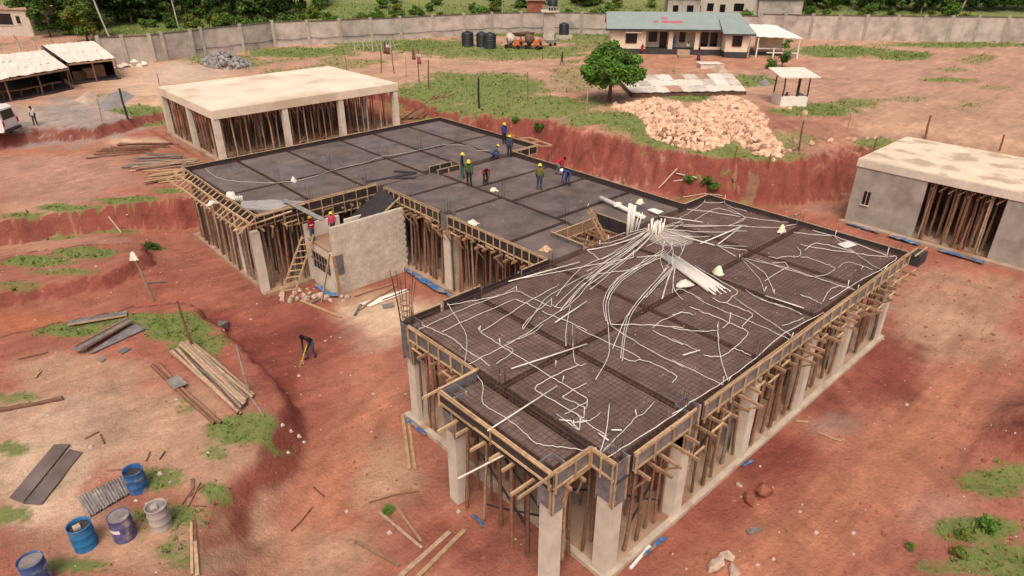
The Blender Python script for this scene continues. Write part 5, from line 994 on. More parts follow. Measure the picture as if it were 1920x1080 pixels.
# ---------------------------------------------------------------- trees and shrubs
def leaf_cloud(seed, n, blobs, size, aspect=.6):
    q = np.random.default_rng(seed); B = np.array(blobs, float); w = (B[:,3]*B[:,4]*B[:,5]); k = q.choice(len(B), n, p=w/w.sum())
    d = q.normal(size=(n,3)); d /= np.linalg.norm(d,axis=1)[:,None]; rad = q.random(n)**.33*.45+.55; rad = np.where(q.random(n) < .25, rad*.6, rad)
    c = B[k,:3]+d*rad[:,None]*B[k,3:6]*(1+.18*q.normal(size=(n,1)))
    nrm = d*.7+q.normal(size=(n,3))*.6; nrm[:,2] += .5; nrm /= np.linalg.norm(nrm,axis=1)[:,None]
    a = np.cross(nrm, q.normal(size=(n,3))); a /= np.linalg.norm(a,axis=1)[:,None]; b_ = np.cross(nrm,a); s = size*(.6+.8*q.random(n))[:,None]
    V = np.stack([c-a*s, c-b_*s*aspect+nrm*s*.15, c+a*s, c+b_*s*aspect+nrm*s*.15],1).reshape(-1,3)
    return V, np.arange(n*4).reshape(n,4)
def crown_mesh(name, seed, n, blobs, size, m, m2=None):
    V, F = leaf_cloud(seed, n, blobs, size); me_ = bpy.data.meshes.new(name); me_.from_pydata(V.tolist(),[],F.tolist()); me_.materials.append(MATS[m])
    if m2: me_.materials.append(MATS[m2]); me_.polygons.foreach_set('material_index',(np.random.default_rng(seed).random(n) < .3).astype(int))
    me_.update(); return me_
def trunk_mesh(seed, h, r_, limbs, m='bark', lean=.0):
    q = random.Random(seed); b_ = MB(); pts = [(0,0,-.2)]+[(q.uniform(-.1,.1)*h*.15+lean*t*h,q.uniform(-.1,.1)*h*.15,h*t) for t in (.35,.7,1)]
    b_.tube(pts,[r_*1.3,r_,r_*.8,r_*.55],8)
    for i in range(limbs):
        a = 6.28*i/limbs+q.uniform(-.4,.4); s = Vector(pts[2 if i % 2 else 3]); l = h*q.uniform(.35,.6); b_.tube([s,s+Vector((math.cos(a)*l*.5,math.sin(a)*l*.5,l*.45)),s+Vector((math.cos(a)*l,math.sin(a)*l,l*.75))],[r_*.5,r_*.32,r_*.12],6)
    return b_.mesh('trunk',m,True)
def plant(name, x, y, label, cat, crown, trunk, s=1., rz=0., group=None, z=None, kids=('crown','trunk')):
    z = tz(x,y) if z is None else z; e = empty(name,(x,y,z),label,cat,group)
    for nm, me_ in ((kids[0],crown),(kids[1],trunk)):
        if me_: o = bpy.data.objects.new(nm,me_); reg(o,e,Matrix.Translation((x,y,z)) @ Matrix.Rotation(rz,4,'Z') @ Matrix.Scale(s,4))
    return e
q = random.Random(3); BL = []
for i in range(58):
    a, rr = q.uniform(0,6.28), q.random()**.5*2.35; zz = 1.95+q.random()*2.7*(1-(rr/2.9)**2)+.2; BL.append((math.cos(a)*rr,math.sin(a)*rr,zz,q.uniform(.45,.8),q.uniform(.45,.8),q.uniform(.32,.5)))
for a in (2.6,3.4,1.2): BL.append((math.cos(a)*1.7,math.sin(a)*1.7,1.9,.5,.5,.5))
plant('shade_tree', 53.28,43.82, 'bushy green shade tree standing alone above the red cut', 'tree', crown_mesh('crown',1,21000,BL,.135,'leaf','leaf_mid'), trunk_mesh(2,2.2,.16,6), 1.13)
def bl(seed, n, R_, z0, z1, b0, b1):
    q = random.Random(seed); o = []
    for i in range(n):
        t = q.random(); zz = z0+(z1-z0)*t; rr = R_*math.sin(math.pi*(.15+.75*t))*q.random()**.5; a = q.uniform(0,6.28); o.append((math.cos(a)*rr,math.sin(a)*rr,zz,q.uniform(b0,b1),q.uniform(b0,b1),q.uniform(b0,b1)*.8))
    return o
CR = [crown_mesh('crown',10+i,2600,bl(20+i,26,3.0,1.6,8.0,.7,1.3),.30,('leaf_mid','leaf_dark','leaf','leaf_dark','leaf_yellow')[i],('leaf_dark','leaf_mid','leaf_mid','leaf_dark','leaf_mid')[i]) for i in range(5)]
TK = [trunk_mesh(30+i,3.4,.17,5) for i in range(3)]
BU = [crown_mesh('foliage',50+i,800,bl(60+i,9,1.2,.3,1.8,.4,.75),.17,('leaf_mid','leaf','leaf_yellow')[i],'leaf_mid') for i in range(3)]
ST = trunk_mesh(41,.8,.05,4)
TL = [(20.54,150.94,0,.8),(23.3,157.16,1,1.0),(22.28,141.29,0,.75),(26.94,157.62,4,.95),(25.45,142.34,1,.8),(28.1,147.68,0,1.0),(25.65,131.1,4,.62),(27.86,136.2,1,.8),(32.35,148.37,0,1.0),(36.09,153.23,1,1.1),(37.16,148.3,3,1.1),(40.04,153.31,1,1.2),(40.17,146.48,3,1.15),(43.08,149.34,3,1.1),(43.01,144.1,0,.8),(47.15,149.19,2,.9),(47.9,143.63,0,.8),(51.07,145.24,2,.9),(52.18,141.62,0,.8),(54.51,140.75,2,.85),(54.64,135.37,1,1.0),(57.13,135.61,1,1.05),(58.41,133.19,0,.95),(60.99,133.22,1,.9),(63.45,133.36,0,.85),(59.97,146.77,1,1.),(55.46,152.29,0,1.),(46.17,160.04,3,1.2),(41.21,164.49,1,1.2),(33.16,168.83,0,1.2),(27.84,171.29,4,1.1),(70.84,137.36,2,.8),(51.31,159.03,0,1.1),(110.36,99.65,1,.7),(113.29,99.93,1,.8)]
TR = [(139.03,66.28,0,.8),(144.1,66.18,1,.9),(143.8,63.1,2,.7),(150.62,62.58,0,.9),(148.04,58.1,1,.75),(150.12,56.91,1,.9),(151.52,54.55,1,.85),(154.09,53.31,0,.7),(154.52,50.41,3,.8),(157.04,49.15,3,.85),(159.09,47.58,1,.7),(163.24,45.95,0,.85),(163.45,43.19,1,.9),(165.46,41.41,3,.8),(168.52,39.49,1,.85),(169.49,37.42,0,.9),(171.82,36.21,1,.9),(150.49,64.2,1,1.),(160.99,55.03,1,1.),(173.91,43.05,0,1.),(168.56,49.42,1,1.1)]
kindn = ['mid green bushy tree','dark green dense tree','light green tree','very dark tree','yellow green tree']
for i, (x, y, k, s) in enumerate(TL+TR):
    left = i < len(TL); s *= rng.uniform(.85,1.1)*(1.2 if left else 1.05)
    plant('background_tree',x,y,'%s in the thicket behind the %s wall' % (kindn[k],'left' if left else 'right'),'tree',CR[k],TK[i % 3],s,rng.uniform(0,6.28),'trees in the thicket behind the %s wall' % ('left' if left else 'right'))
for i in range(150):
    t = i/150; wx = 24+t*115; wy = 108-((wx-24)/115)**1.25*78+rng.uniform(3,40); wx += rng.uniform(3,26)
    sw = (wx-25)*.70+(wy-100)*.714
    if sw < 40: wx += (40-sw)*.7; wy += (40-sw)*.714
    plant('shrub',wx,wy,'low green shrub on the slope behind the wall','shrub',BU[i % 3],None,rng.uniform(.6,1.25),rng.uniform(0,6.28),'shrubs on the slope behind the wall',kids=('foliage','stem'))
for i, (x, y, s, lab) in enumerate(((85.9,42.39,1.0,'slender sapling in front of the lean to shelter'),)):
    plant('sapling',x,y,lab,'sapling',crown_mesh('foliage',71,750,bl(72,9,.8,.6,3.4,.28,.5),.13,'leaf_mid','leaf'),trunk_mesh(73,2.2,.05,4),s,0.,kids=('foliage','stem'))
for i, (x, y, s, k, lab) in enumerate(((23.52,1.09,.27,1,'bright green leafy weed in the lower right corner'),(22.43,1.51,.18,2,'small dry weed left of the bright green weed'),(20.6,2.58,.13,2,'tiny dry plant on the right track edge'),(21.47,1.39,.2,2,'dry tuft near the lower right corner'),(8.42,15.84,.17,1,'single green tuft beside the fallen poles'),(44.4,44.99,.4,1,'green plant rooted in the red cut face'),(43.42,47.34,.3,1,'small plant rooted high in the red cut face'),(83.92,42.95,.6,0,'round bush beside the sapling'),(45.24,26.47,.5,0,'bush at the foot of the cut'),(9.2,45.38,.3,0,'dark bush on the second terrace'),(44.64,28.08,.35,1,'small bush near the pipe frame'))):
    plant('weed' if s < .5 else 'bush',x,y,lab,'plant',BU[k],None,s,i*1.3,kids=('foliage','stem'))
# ---------------------------------------------------------------- stone heaps
def rock(seed, m, rough=.28):
    q = random.Random(seed); t = (1+5**.5)/2
    V = [Vector(v).normalized() for v in ((-1,t,0),(1,t,0),(-1,-t,0),(1,-t,0),(0,-1,t),(0,1,t),(0,-1,-t),(0,1,-t),(t,0,-1),(t,0,1),(-t,0,-1),(-t,0,1))]
    F = [(0,11,5),(0,5,1),(0,1,7),(0,7,10),(0,10,11),(1,5,9),(5,11,4),(11,10,2),(10,7,6),(7,1,8),(3,9,4),(3,4,2),(3,2,6),(3,6,8),(3,8,9),(4,9,5),(2,4,11),(6,2,10),(8,6,7),(9,8,1)]
    V = [v*q.uniform(1-rough,1+rough) for v in V]; return MB().add([(v.x,v.y*.85,v.z*.75) for v in V],F).mesh('stone',m)
RK = [rock(i,'stone') for i in range(8)]
HEAP = [(51.72,41.9)]+[(52.63,41.14),(54.8,41.21),(57.04,40.59),(57.15,38.72),(55.25,36.15),(57.42,36.11),(61.91,36.88),(63.72,35.96),(62.08,33.55),(58.63,30.3)]+[(57.47,29.17),(54.53,27.89),(52.35,25.56),(50.92,23.78),(49.68,23.66),(49.35,25.21),(50.02,26.78),(51.41,28.75),(48.56,28.1),(46.75,28.43),(46.63,29.86),(46.71,31.38),(46.92,33.57),(49.69,36.25),(51.17,38.63),(51.48,40.48)]
hs = empty('stone_heap', (*HEAP[12],4), 'large heap of rough orange and pale building stones above the red cut', 'stone heap')
hx_, hy_ = [p[0] for p in HEAP], [p[1] for p in HEAP]; pts = []
q = np.random.default_rng(11); XX = q.uniform(min(hx_)-1,max(hx_)+1,26000); YY = q.uniform(min(hy_)-1,max(hy_)+1,26000); DD = sdist(XX,YY,HEAP)
hh = lambda d, x, y: np.clip(d*.32,0,.55)*(.65+.7*fbm(x*.5,y*.5,77))
ok = (DD > -.35) & (q.random(26000) < .36)
XX, YY, DD = XX[ok], YY[ok], DD[ok]; ZZ = terrain(XX,YY)+hh(DD,XX,YY); SS = q.uniform(.11,.27,len(XX))*(1+.45*(q.random(len(XX)) < .2)); dd = np.hypot(XX,YY)
vis_ = SS/dd*(.6+ZZ*.1)*q.uniform(.9,1.1,len(XX)); order = np.argsort(-vis_); n_ind = min(300,len(order)); rest = MB()
for n_, i in enumerate(order):
    Mr = Matrix.Translation((XX[i],YY[i],ZZ[i]+SS[i]*.25)) @ Euler((q.uniform(0,6),q.uniform(0,6),q.uniform(0,6))).to_matrix().to_4x4() @ Matrix.Scale(SS[i],4)
    if n_ < n_ind: o = bpy.data.objects.new('stone',RK[n_ % 8]); reg(o,hs,Mr)
    else:
        me_ = RK[n_ % 8]; rest.add([Mr @ v.co for v in me_.vertices],[tuple(p.vertices) for p in me_.polygons])
o = rest.build('stones','stone',hs); o['kind'] = 'stuff'
nn_ = 40; V = []; F = []                                            # the core the stones lie on, coloured dark as the shade in their gaps
us = np.linspace(min(hx_),max(hx_),nn_); vs_ = np.linspace(min(hy_),max(hy_),nn_)
UU, VV = np.meshgrid(us,vs_); CZ = terrain(UU,VV)+hh(np.maximum(sdist(UU,VV,HEAP),-.2),UU,VV)*.9-.12
MB().add(np.stack([UU.ravel(),VV.ravel(),CZ.ravel()],1).tolist(),[(j*nn_+i,j*nn_+i+1,(j+1)*nn_+i+1,(j+1)*nn_+i) for j in range(nn_-1) for i in range(nn_-1)]).build('heap_core','stone_far',hs,True)
print('stones',len(order))
gs = 'loose building stones along the cut edge'
for i, P in enumerate([(49.59,41.41),(49.75,42.02),(53.08,23.39),(54.62,23.26),(56.49,23.04),(56.48,22.54),(58.64,21.93),(60.26,21.01),(51.78,23.63),(53.64,24.19),(51.2,25.22),(58.64,21.47),(60.94,20.63),(52.31,23.6),(63.01,28.07),(63.01,29.57),(62.37,27.65)]):
    s = rng.uniform(.2,.36); o = bpy.data.objects.new('loose_stone',RK[i % 8]); reg(o,None,Matrix.Translation(G(*P,s*.3)) @ Euler((i,i*2,i*3)).to_matrix().to_4x4() @ Matrix.Scale(s,4)); tag(o,'loose orange stone lying near the edge of the cut','stone',gs)
RS = [rock(40+i,'soil_heap',.35) for i in range(3)]; RP = [rock(50+i,'rubble_tan',.25) for i in range(3)]
for i, (P, s, lab) in enumerate((([(19.23,7.16)][0],.42,'large red clod beside the right track'),([(18.53,7.41)][0],.3,'smaller red clod beside the large one'),([(15.68,6.54)][0],.26,'pale stone block at the bottom edge'),([(15.09,6.62)][0],.33,'flat pale block at the very bottom edge'),([(15.35,6.09)][0],.25,'pale block cut by the bottom edge'),([(19,8.07)][0],.13,'small white stone near the right plinth'))):
    o = bpy.data.objects.new('boulder',(RS if 'red' in lab else RP)[i % 3]); reg(o,None,Matrix.Translation(G(*P,s*.4)) @ Euler((.2,.1,i)).to_matrix().to_4x4() @ Matrix.Diagonal((s*1.2,s*.9,s*.8,1))); tag(o,lab,'stone')
for i, P in enumerate([(13.92,33.94),(13.57,33.85),(13.2,33.41),(13.33,33),(12.95,33.09),(13.85,33.25),(14.25,33.26),(14.19,32.61),(14.55,32.64),(14.69,32.15),(12.68,33.55),(15.4,31.69),(15.26,31.13),(15.61,31.33),(15.34,32.21),(14.39,33.93),(13.78,32.79),(12.93,34.1),(14.69,31.65),(13.06,34.52)]):
    s = rng.uniform(.13,.27); o = bpy.data.objects.new('rubble_block',RP[i % 3]); reg(o,None,Matrix.Translation(G(*P,s*.35)) @ Euler((i*.3,.2,i)).to_matrix().to_4x4() @ Matrix.Scale(s,4)); tag(o,'broken pale block in the rubble at the foot of the stair house','rubble','rubble blocks by the stair house')
def heap(P, h, m, name, label, cat, seed=0, n=26, res=None):
    q = random.Random(seed); xs = [p[0] for p in P]; ys = [p[1] for p in P]; u_ = np.linspace(min(xs)-.4,max(xs)+.4,n); v_ = np.linspace(min(ys)-.4,max(ys)+.4,n); U, W = np.meshgrid(u_,v_); D_ = sdist(U,W,P); mx_ = max(D_.max(),.1)
    Z = terrain(U,W)-.06+h*sst(np.maximum(D_,0)/mx_*.9)*(.75+.5*fbm(U*.9,W*.9,seed))*(D_ > 0)-.1*(D_ <= 0)
    return MB().add(np.stack([U.ravel(),W.ravel(),Z.ravel()],1).tolist(),[(j*n+i,j*n+i+1,(j+1)*n+i+1,(j+1)*n+i) for j in range(n-1) for i in range(n-1)]).build(name,m,None,True,label,cat)
heap([(14.09,77.4),(16.99,83.35),(18.77,83.02),(18.77,78.85),(15.89,75.46),(14.08,73.9)],.4,'gravel','gravel_heap','grey gravel heap on the yard near the thin black post','gravel heap',1)
heap([(21.6,88.23),(25.21,96.49),(29.13,97.34),(30.67,90.16),(30.88,85.49),(26.91,83.37),(23.1,82.66)],1.5,'sand','sand_heap','long pinkish sand heap behind the pale slab building','sand heap',2)
heap([(12.6,80.39),(15.49,85.9),(16.33,83.84),(14.98,79.2),(13.47,77.87)],.5,'sand','sand_heap','low sand mound in front of the right shed','sand heap',3)
heap([(74.47,39.41),(77.19,39.57),(73.71,36.99),(70.8,36.57)],.3,'gravel','gravel_heap','small grey gravel heap behind the kiosk','gravel heap',4)
heap([(78.29,48.3),(81.45,48.57),(77.37,44.52),(74.1,44.49)],.7,'sand','sand_heap','pale mound at the corner of the patchwork store','sand heap',5)
gh = empty('rubble_heap', (33.6,94.23,4), 'grey broken concrete rubble heap by the perimeter wall', 'rubble heap'); RG = [rock(70+i,'rubble_grey',.4) for i in range(4)]
HP = [(30.67,94.85),(33.78,101.48),(36.21,100.96),(36.91,95.2),(35.52,88.75),(32.3,87.39),(30.67,90.16)]
for i in range(230):
    for _ in range(30):
        x, y = rng.uniform(min(p[0] for p in HP),max(p[0] for p in HP)), rng.uniform(min(p[1] for p in HP),max(p[1] for p in HP)); d = float(sdist(np.array([x]),np.array([y]),HP)[0])
        if d > 0: break
    s = rng.uniform(.2,.5); o = bpy.data.objects.new('lump',RG[i % 4]); reg(o,gh,Matrix.Translation(G(x,y,min(d*.5,1.3)*rng.uniform(.3,1))) @ Euler((i,i*.7,i*.3)).to_matrix().to_4x4() @ Matrix.Scale(s,4))
for i in range(9): x, y = 23.4,99.13; rag(x+rng.uniform(-1.6,1.6),y+rng.uniform(-1.2,1.2),4.0+.25*(i//4),.7,'sack','sand_sack','pale sack in the pile right of the shed','sack',30+i,.45)['group'] = 'sacks piled right of the shed'
# ---------------------------------------------------------------- standing posts and poles
PST = [((15.65,72.16,2.85),.1,'ply_black','thin black post standing in the left yard'),((13.2,71.08,2.34),.05,'pole_pale','thin leaning stick left of the black post'),((22.14,83.44,1.28),.05,'pole_wood','stick standing behind the pale roof corner'),
 ((45.21,73.83,2.88),.07,'pole_wood','leftmost dark fence stake behind the pale roof'),((46.12,72.24,2.74),.07,'pole_wood','second dark fence stake behind the pale roof'),((45.6,66.27,2.74),.07,'pole_wood','dark fence stake below the two walking women'),((44.48,62.83,3.11),.07,'pole_wood','dark fence stake right of the two walking women'),((46.34,70.04,2.44),.04,'pole_pale','thin pale stake between the dark ones'),((42.92,52.04,2.96),.1,'ply_black','black post in the middle of the grass strip'),((44.68,50.13,2.5),.05,'pole_pale','faint pale stake right of the black post'),((47.54,49.81,2.9),.05,'pole_wood','thin stake left of the shade tree'),((48.82,42.9,2.66),.07,'pole_pale','pale stake left of the stone heap'),((45.32,59.78,2.27),.04,'pole_pale','thin pale stake in the grass strip'),
 ((42.93,78.26,1.74),.06,'pole_wood','short stake far behind the pale roof'),((52.54,23.2,2.44),.06,'pole_wood','stake standing right of the stone heap'),((47.37,25.91,1.07),.05,'pole_wood','short stake below the stone heap'),((48.59,23.6,1.14),.05,'pole_wood','short stake at the corner of the cut'),((63.96,17.64,1.97),.09,'pole_wood','dark leaning stake behind the grey building roof'),((63.65,12.13,1.29),.07,'pole_wood','stake behind the right end of the grey building'),((58.02,19.48,1.03),.07,'pole_grey','pale stake at the near corner of the grey building'),((60.08,22.74,1.69),.03,'pole_pale','very thin stake on the right field'),
 ((6.6,29.63,2.44),.06,'pole_wood','brown stake at the edge of the left terrace above the pole pile'),((7.05,24.22,2.4),.06,'pole_grey','grey stake at the lower edge of the left terrace'),((67.15,67.47,0.84),.05,'pole_wood','short stake near the mixers')]
for (x, y, h), r_, m, lab in PST:
    z = tz(x,y); pole('stake',(x,y,z-.2),(x+rng.uniform(-.12,.12)*h*.6,y+rng.uniform(-.1,.1)*h*.6,z+h),r_,m,None,lab,'stake')
x, y, h = 7.18,38.29,2.73; e = pole('stake',(x,y,tz(x,y)-.2),(x-.35,y+.3,tz(x,y)+h),.08,'pole_pale',None,'pale pole carrying a white bag on the second terrace','stake'); rag(x-.35,y+.3,tz(x,y)+h-.1,.36,'sack','plastic_bag','white plastic bag on top of the pale pole','bag',44,1.3)
# slender power poles behind the wall
for a, b_, lab in (((27.59,124.02),(195,0),'leaning pale power pole behind the left wall'),((42.49,138.82),(332,10),'thin bare trunk in the left thicket'),((160.46,44.63),(1812,0),'leaning white pole behind the right wall'),((154.22,49.69),(1728,0),'upright white pole behind the right wall'),((93.09,105.12),(942,2),'short white pole on the green hillside')):
    x, y = a; z = tz(x,y); hh_ = {195:9,332:5,1812:7,1728:7,942:3}[b_[0]]; lean = {195:-1.6,332:-.2,1812:1.3,1728:.2,942:0}[b_[0]]
    pole('power_pole',(x,y,z-.2),(x+lean*.74,y-lean*.67,z+hh_),.13,'wall_post',None,lab,'pole')
# ---------------------------------------------------------------- timber, boards and sheets on the ground
def lay(P, z0, z1, w, h, m, name, lab, cat, grp=None, rnd=False):
    a, b_ = P; A_, B_ = G(*a,z0), G(*b_,z1)
    if rnd: return pole(name,A_,B_,w,m,None,lab,cat,grp)
    return plank(name,A_,B_,w,h,m,None,label=lab,cat=cat,group=grp)
gp, lp = 'poles in the pile on the left terrace', 'long debarked pole in the pile on the left terrace'
a0, a1, b0, b1 = [Vector(p) for p in [(5.76,29.58),(6.74,30.12),(6.15,23.33),(6.99,23.86)]]
for i in range(15):
    t = (i % 9)/8; lay(((a0+(a1-a0)*t+Vector((rng.uniform(-.15,.15),rng.uniform(-.2,.2)))),(b0+(b1-b0)*t+Vector((rng.uniform(-.15,.15),rng.uniform(-.3,.3))))),.08+.13*(i//9),.08+.13*(i//9),.075,0,rng.choice(('pole_pale','pole_pale','pole_grey')),'long_pole',lp,'pole',gp,True)
lay([(7.08,25.29),(6.87,22.38)],.05,.05,.04,0,'pole_grey','stick','thin grey stick at the lower end of the pole pile','stick',None,True)
lay([(4.66,29.22),(5.18,23.13)],.09,.09,.08,0,'pole_wood','long_pole','dark pole left of the pole pile, under the grey board','pole',None,True); lay([(4.93,29.06),(5.39,23.01)],.09,.09,.07,0,'pole_wood','long_pole','second dark pole left of the pole pile','pole',None,True)
def sheet(P, z, m, name, lab, cat, th=.02, dz=(0,0,0,0)):
    B_ = [G(*p,z+dz[i]) for i, p in enumerate(P)]; return MB().hexa(B_+[p+Vector((0,0,th)) for p in B_]).build(name,m,None,False,lab,cat)
sheet([(4.63,27.28),(4.75,26.43),(5.31,26.45),(5.23,27.42)],.2,'sheet_grey','grey_board','small grey board lying across the two dark poles','board')
sheet([(2.66,35.55),(5.09,34.71),(5.25,35.14),(2.79,36.03)],.12,'ply_grey','long_board','narrow grey board lying on grass, uppermost of the boards','board'); lay([(2.66,35.55),(5.11,34.71)],.14,.14,.05,.08,'wood_new','batten','pale batten along the uppermost grey board','batten')
sheet([(2.26,32.64),(2.61,32.28),(5.08,33.48),(4.96,34.17)],.28,'ply_grey','plywood_sheet','upper dark form panel of the pair on the left terrace','panel',.04); sheet([(2.77,32.15),(3,32.08),(5.4,32.7),(5.17,33.69)],.08,'ply_grey','plywood_sheet','lower dark form panel of the pair on the left terrace','panel',.03)
lay([(2.56,32.34),(5.11,33.48)],.34,.34,.06,.09,'wood_old','batten','batten along the upper dark form panel','batten'); lay([(2.41,32.74),(5.09,33.92)],.38,.38,.05,.07,'wood_old','batten','second batten along the upper dark form panel','batten')
sheet([(3.82,31.49),(3.95,31.13),(4.35,31.31),(4.21,31.62)],.05,'ply_grey','board_offcut','square dark offcut below the pair of form panels','board'); sheet([(2.97,31.33),(3.06,31.09),(3.28,31.24),(3.18,31.43)],.05,'ply_grey','board_offcut','tiny dark offcut left of the square one','board'); sheet([(8.06,30.46),(9.11,32.5),(9.47,33.23),(9.03,33.65)],.06,'ply_grey','board_offcut','dark square board lying on deep red soil','board')
lay([(-1.15,30.04),(1.14,29.11)],.1,.1,.1,0,'pole_wood','fallen_log','dark fallen log at the left edge','log',None,True); lay([(0.6,31.78),(0.89,32.29)],.05,.05,.04,0,'wood_new','stick','short yellow stick on the left terrace','stick',None,True)
sheet([(-1.48,23.88),(-1.18,23.38),(0.69,25.53),(0.24,25.89)],.08,'ply_dark','plywood_sheet','long dark plywood sheet at lower left, upper of two','panel',.03); sheet([(-1.18,23.38),(-0.74,22.91),(0.92,24.79),(0.62,25.29)],.03,'ply_dark','plywood_sheet','long dark plywood sheet at lower left, lower of two','panel',.03)
P = [(0.24,22.41),(1.72,22.44),(1.69,21.41),(0.33,21.1)]; c4 = [G(*p,.08) for p in P]
tsh = empty('rusty_sheet',c4[0],'worn corrugated sheet lying between the drums','tin sheet')
for k_ in range(4): f0, f1 = k_/4, (k_+1)/4; corr([c4[0]+(c4[1]-c4[0])*f0,c4[0]+(c4[1]-c4[0])*f1,c4[3]+(c4[2]-c4[3])*f1,c4[3]+(c4[2]-c4[3])*f0],'sheet_strip','sheet_grey',tsh,4,.04)
for i, (P, w, m, lab) in enumerate((([(11.92,20.19),(10.21,17.17)],.13,'wood_new','left plank of the pair beside the second near column'),([(12.09,20.03),(10.38,17.04)],.11,'wood_new','right plank of the pair beside the second near column'),([(7.15,13.25),(9.5,13.67)],.17,'pole_pale','upper of two thick planks at the bottom edge'),([(7.57,12.85),(9.95,13.4)],.15,'wood_new','lower of two thick planks at the bottom edge'),([(8.15,16.02),(8.34,13.69)],.1,'pole_pale','slim plank pointing at the thick planks'),([(8.79,16.12),(8.49,13.95)],.1,'wood_old','slim plank beside the green tuft'),([(6.82,15.48),(7.39,13.62)],.1,'wood_old','slim plank lying left of the thick planks'),([(3.46,20.63),(2.52,17.81)],.12,'pole_wood','dark post lying down by the drums'),([(2.75,18.72),(2.08,16.82)],.08,'wood_new','narrow pale plank beside the dark post at the bottom'),([(2.57,17.95),(2.19,16.73)],.12,'pole_pale','pale plank at the bottom edge right of the drums'),([(13.4,32.79),(14.2,29.55)],.16,'wood_new','plank lying in front of the stair house rubble'),([(13.59,32.09),(14.75,32.37)],.15,'sheet_grey','short grey plank in the stair house rubble'),([(15.38,29.66),(18.63,30.76)],.2,'wood_old','long plank on the pale sand below the block wall'),([(15.98,31.2),(18.42,31.08)],.13,'wood_old','plank nearest the block wall on the sand'),([(16.96,29.71),(18.79,29.73)],.08,'ply_black','thin black edged strip on the sand'),([(14.86,29.23),(15.79,30.1)],.14,'ply_grey','short grey offcut at the end of the long plank'),([(8.18,50.72),(8.44,49.36)],.1,'pole_pale','plank leaning in the first terrace cut'),([(7.39,40.04),(8.27,39.76)],.12,'ply_grey','dark board below the bag pole'),([(24.19,8.47),(24.53,8.05)],.12,'wood_new','short plank at the foot of the right plinth'),([(24.15,7.44),(24.34,6.55)],.07,'pole_pale','thin stick on the red soil right of the plinth'),([(17.12,6.62),(17.6,6.42)],.2,'sheet_grey','small grey offcut on the right track'),([(12.94,8.45),(14.17,8.58)],.1,'paint_white','white batten leaning against the nearest right plinth'))):
    lay(P,.06,.06,w,.05,m,'loose_plank',lab,'plank')
for i, P in enumerate(([(2.81,19.68),(3.35,20.2)],[(2.92,19.47),(3.62,20.28)],[(3.03,19.38),(3.39,19.11)],[(3.06,19.87),(3.67,20.07)],[(1.34,23.11),(1.77,22.83)],[(1.66,24.76),(1.7,25.46)],[(2.54,22.74),(2.8,23.17)],[(2.94,22.5),(3.22,22.8)],[(8.13,16.76),(9,16.52)],[(9,16.52),(9.85,16)],[(1.18,25.56),(1.69,25.7)],[(6.99,18.82),(7.07,18.16)],[(0.3,33.86),(1.41,33.61)],[(0.61,31.78),(0.89,32.39)],[(5.45,17.51),(6.52,18.01)])):
    lay(P,.04,.05,.03,0,'pole_wood','dead_branch','thin dead branch lying on the ground','branch','dead branches on the ground',True)
x, y = 16.86,29.05; sheet([(16.6,29.27),(17.27,29.07),(17.04,28.61),(16.45,28.83)],.04,'ply_grey','board_offcut','square grey offcut on the sand before the rebar cage','board')
sheet([(15.73,30.25),(18.76,29.95),(18.69,29.6),(15.99,29.54)],.04,'paint_white','pale_sheet','pale sheet under the planks on the sand','sheet')
# timber stacks beside the slab building
for nm, i0, i1, n_, m, grp, lab in (('a',[(10.31,63.84),(13.31,65.9)],[(14.16,61.72),(16.88,63.47)],12,'pole_wood','poles in the upper timber stack','brown pole in the upper timber stack left of the slab building'),('b',[(11.86,59.01),(13.59,61.21)],[(15.7,56.05),(16.53,59.06)],11,'pole_grey','boards in the middle timber stack','grey weathered board in the middle timber stack left of the slab building'),('c',[(11.98,57.08),(12.03,59.14)],[(16.35,56.51),(16.34,57.48)],8,'pole_pale','poles in the lower timber stack','pale pole in the lower timber stack near the deck corner'),('d',[(12.2,53.74),(12.33,56.03)],[(14.28,52.95),(14.88,55.08)],9,'wood_new','fresh boards by the deck corner','fresh yellow board stacked behind the left deck corner')):
    A0, A1 = [Vector(p) for p in i0]; B0, B1 = [Vector(p) for p in i1]
    for k_ in range(n_):
        t = k_/(n_-1); p_ = A0+(A1-A0)*t+Vector((rng.uniform(-.7,.5),rng.uniform(-.3,.3))); q_ = B0+(B1-B0)*t+Vector((rng.uniform(-.5,.7),rng.uniform(-.3,.3))); z_ = .08+.1*(k_ % 3)
        if nm in 'ac': lay((p_,q_),z_,z_+rng.uniform(-.04,.1),.07,0,m,'stacked_pole',lab,'pole',grp,True)
        else: lay((p_,q_),z_,z_+rng.uniform(-.04,.1),.22,.05,m,'stacked_board',lab,'board',grp)
for i in range(10):
    p_, q_ = [(37.5,57.82),(41.34,59.1)]; s = i*.16; lay(((p_[0]+s+rng.uniform(-.3,.3),p_[1]-s*.6),(q_[0]+s+1.2,q_[1]-s*.6+rng.uniform(-.4,.4))),.1+.05*(i % 3),.12,.075,0,'pole_wood','stacked_pole','brown pole in the stack right of the slab building','pole','poles stacked right of the slab building',True)
# rebar cage standing in the courtyard
rc = empty('column_cage',(16.27,26.12,.1),'tall rusty column rebar cage standing beside the near deck corner','rebar cage'); cx_, cy_ = 12.25,19.75
for i in range(8):
    a = 6.28*i/8; x, y = cx_+math.cos(a)*.2, cy_+math.sin(a)*.2; MB().tube([(x,y,3.9),(x+math.cos(a)*.1,y+math.sin(a)*.1,5.6),(x+math.cos(a)*.28,y+math.sin(a)*.28,6.9+rng.uniform(-.3,.4))],.014,5).build('bar','rebar',rc)
for z in np.arange(4.9,5.9,.25): MB().tube([(cx_+math.cos(a)*.22,cy_+math.sin(a)*.22,z) for a in np.linspace(0,6.28,9)],.012,4).build('stirrup','rebar',rc)
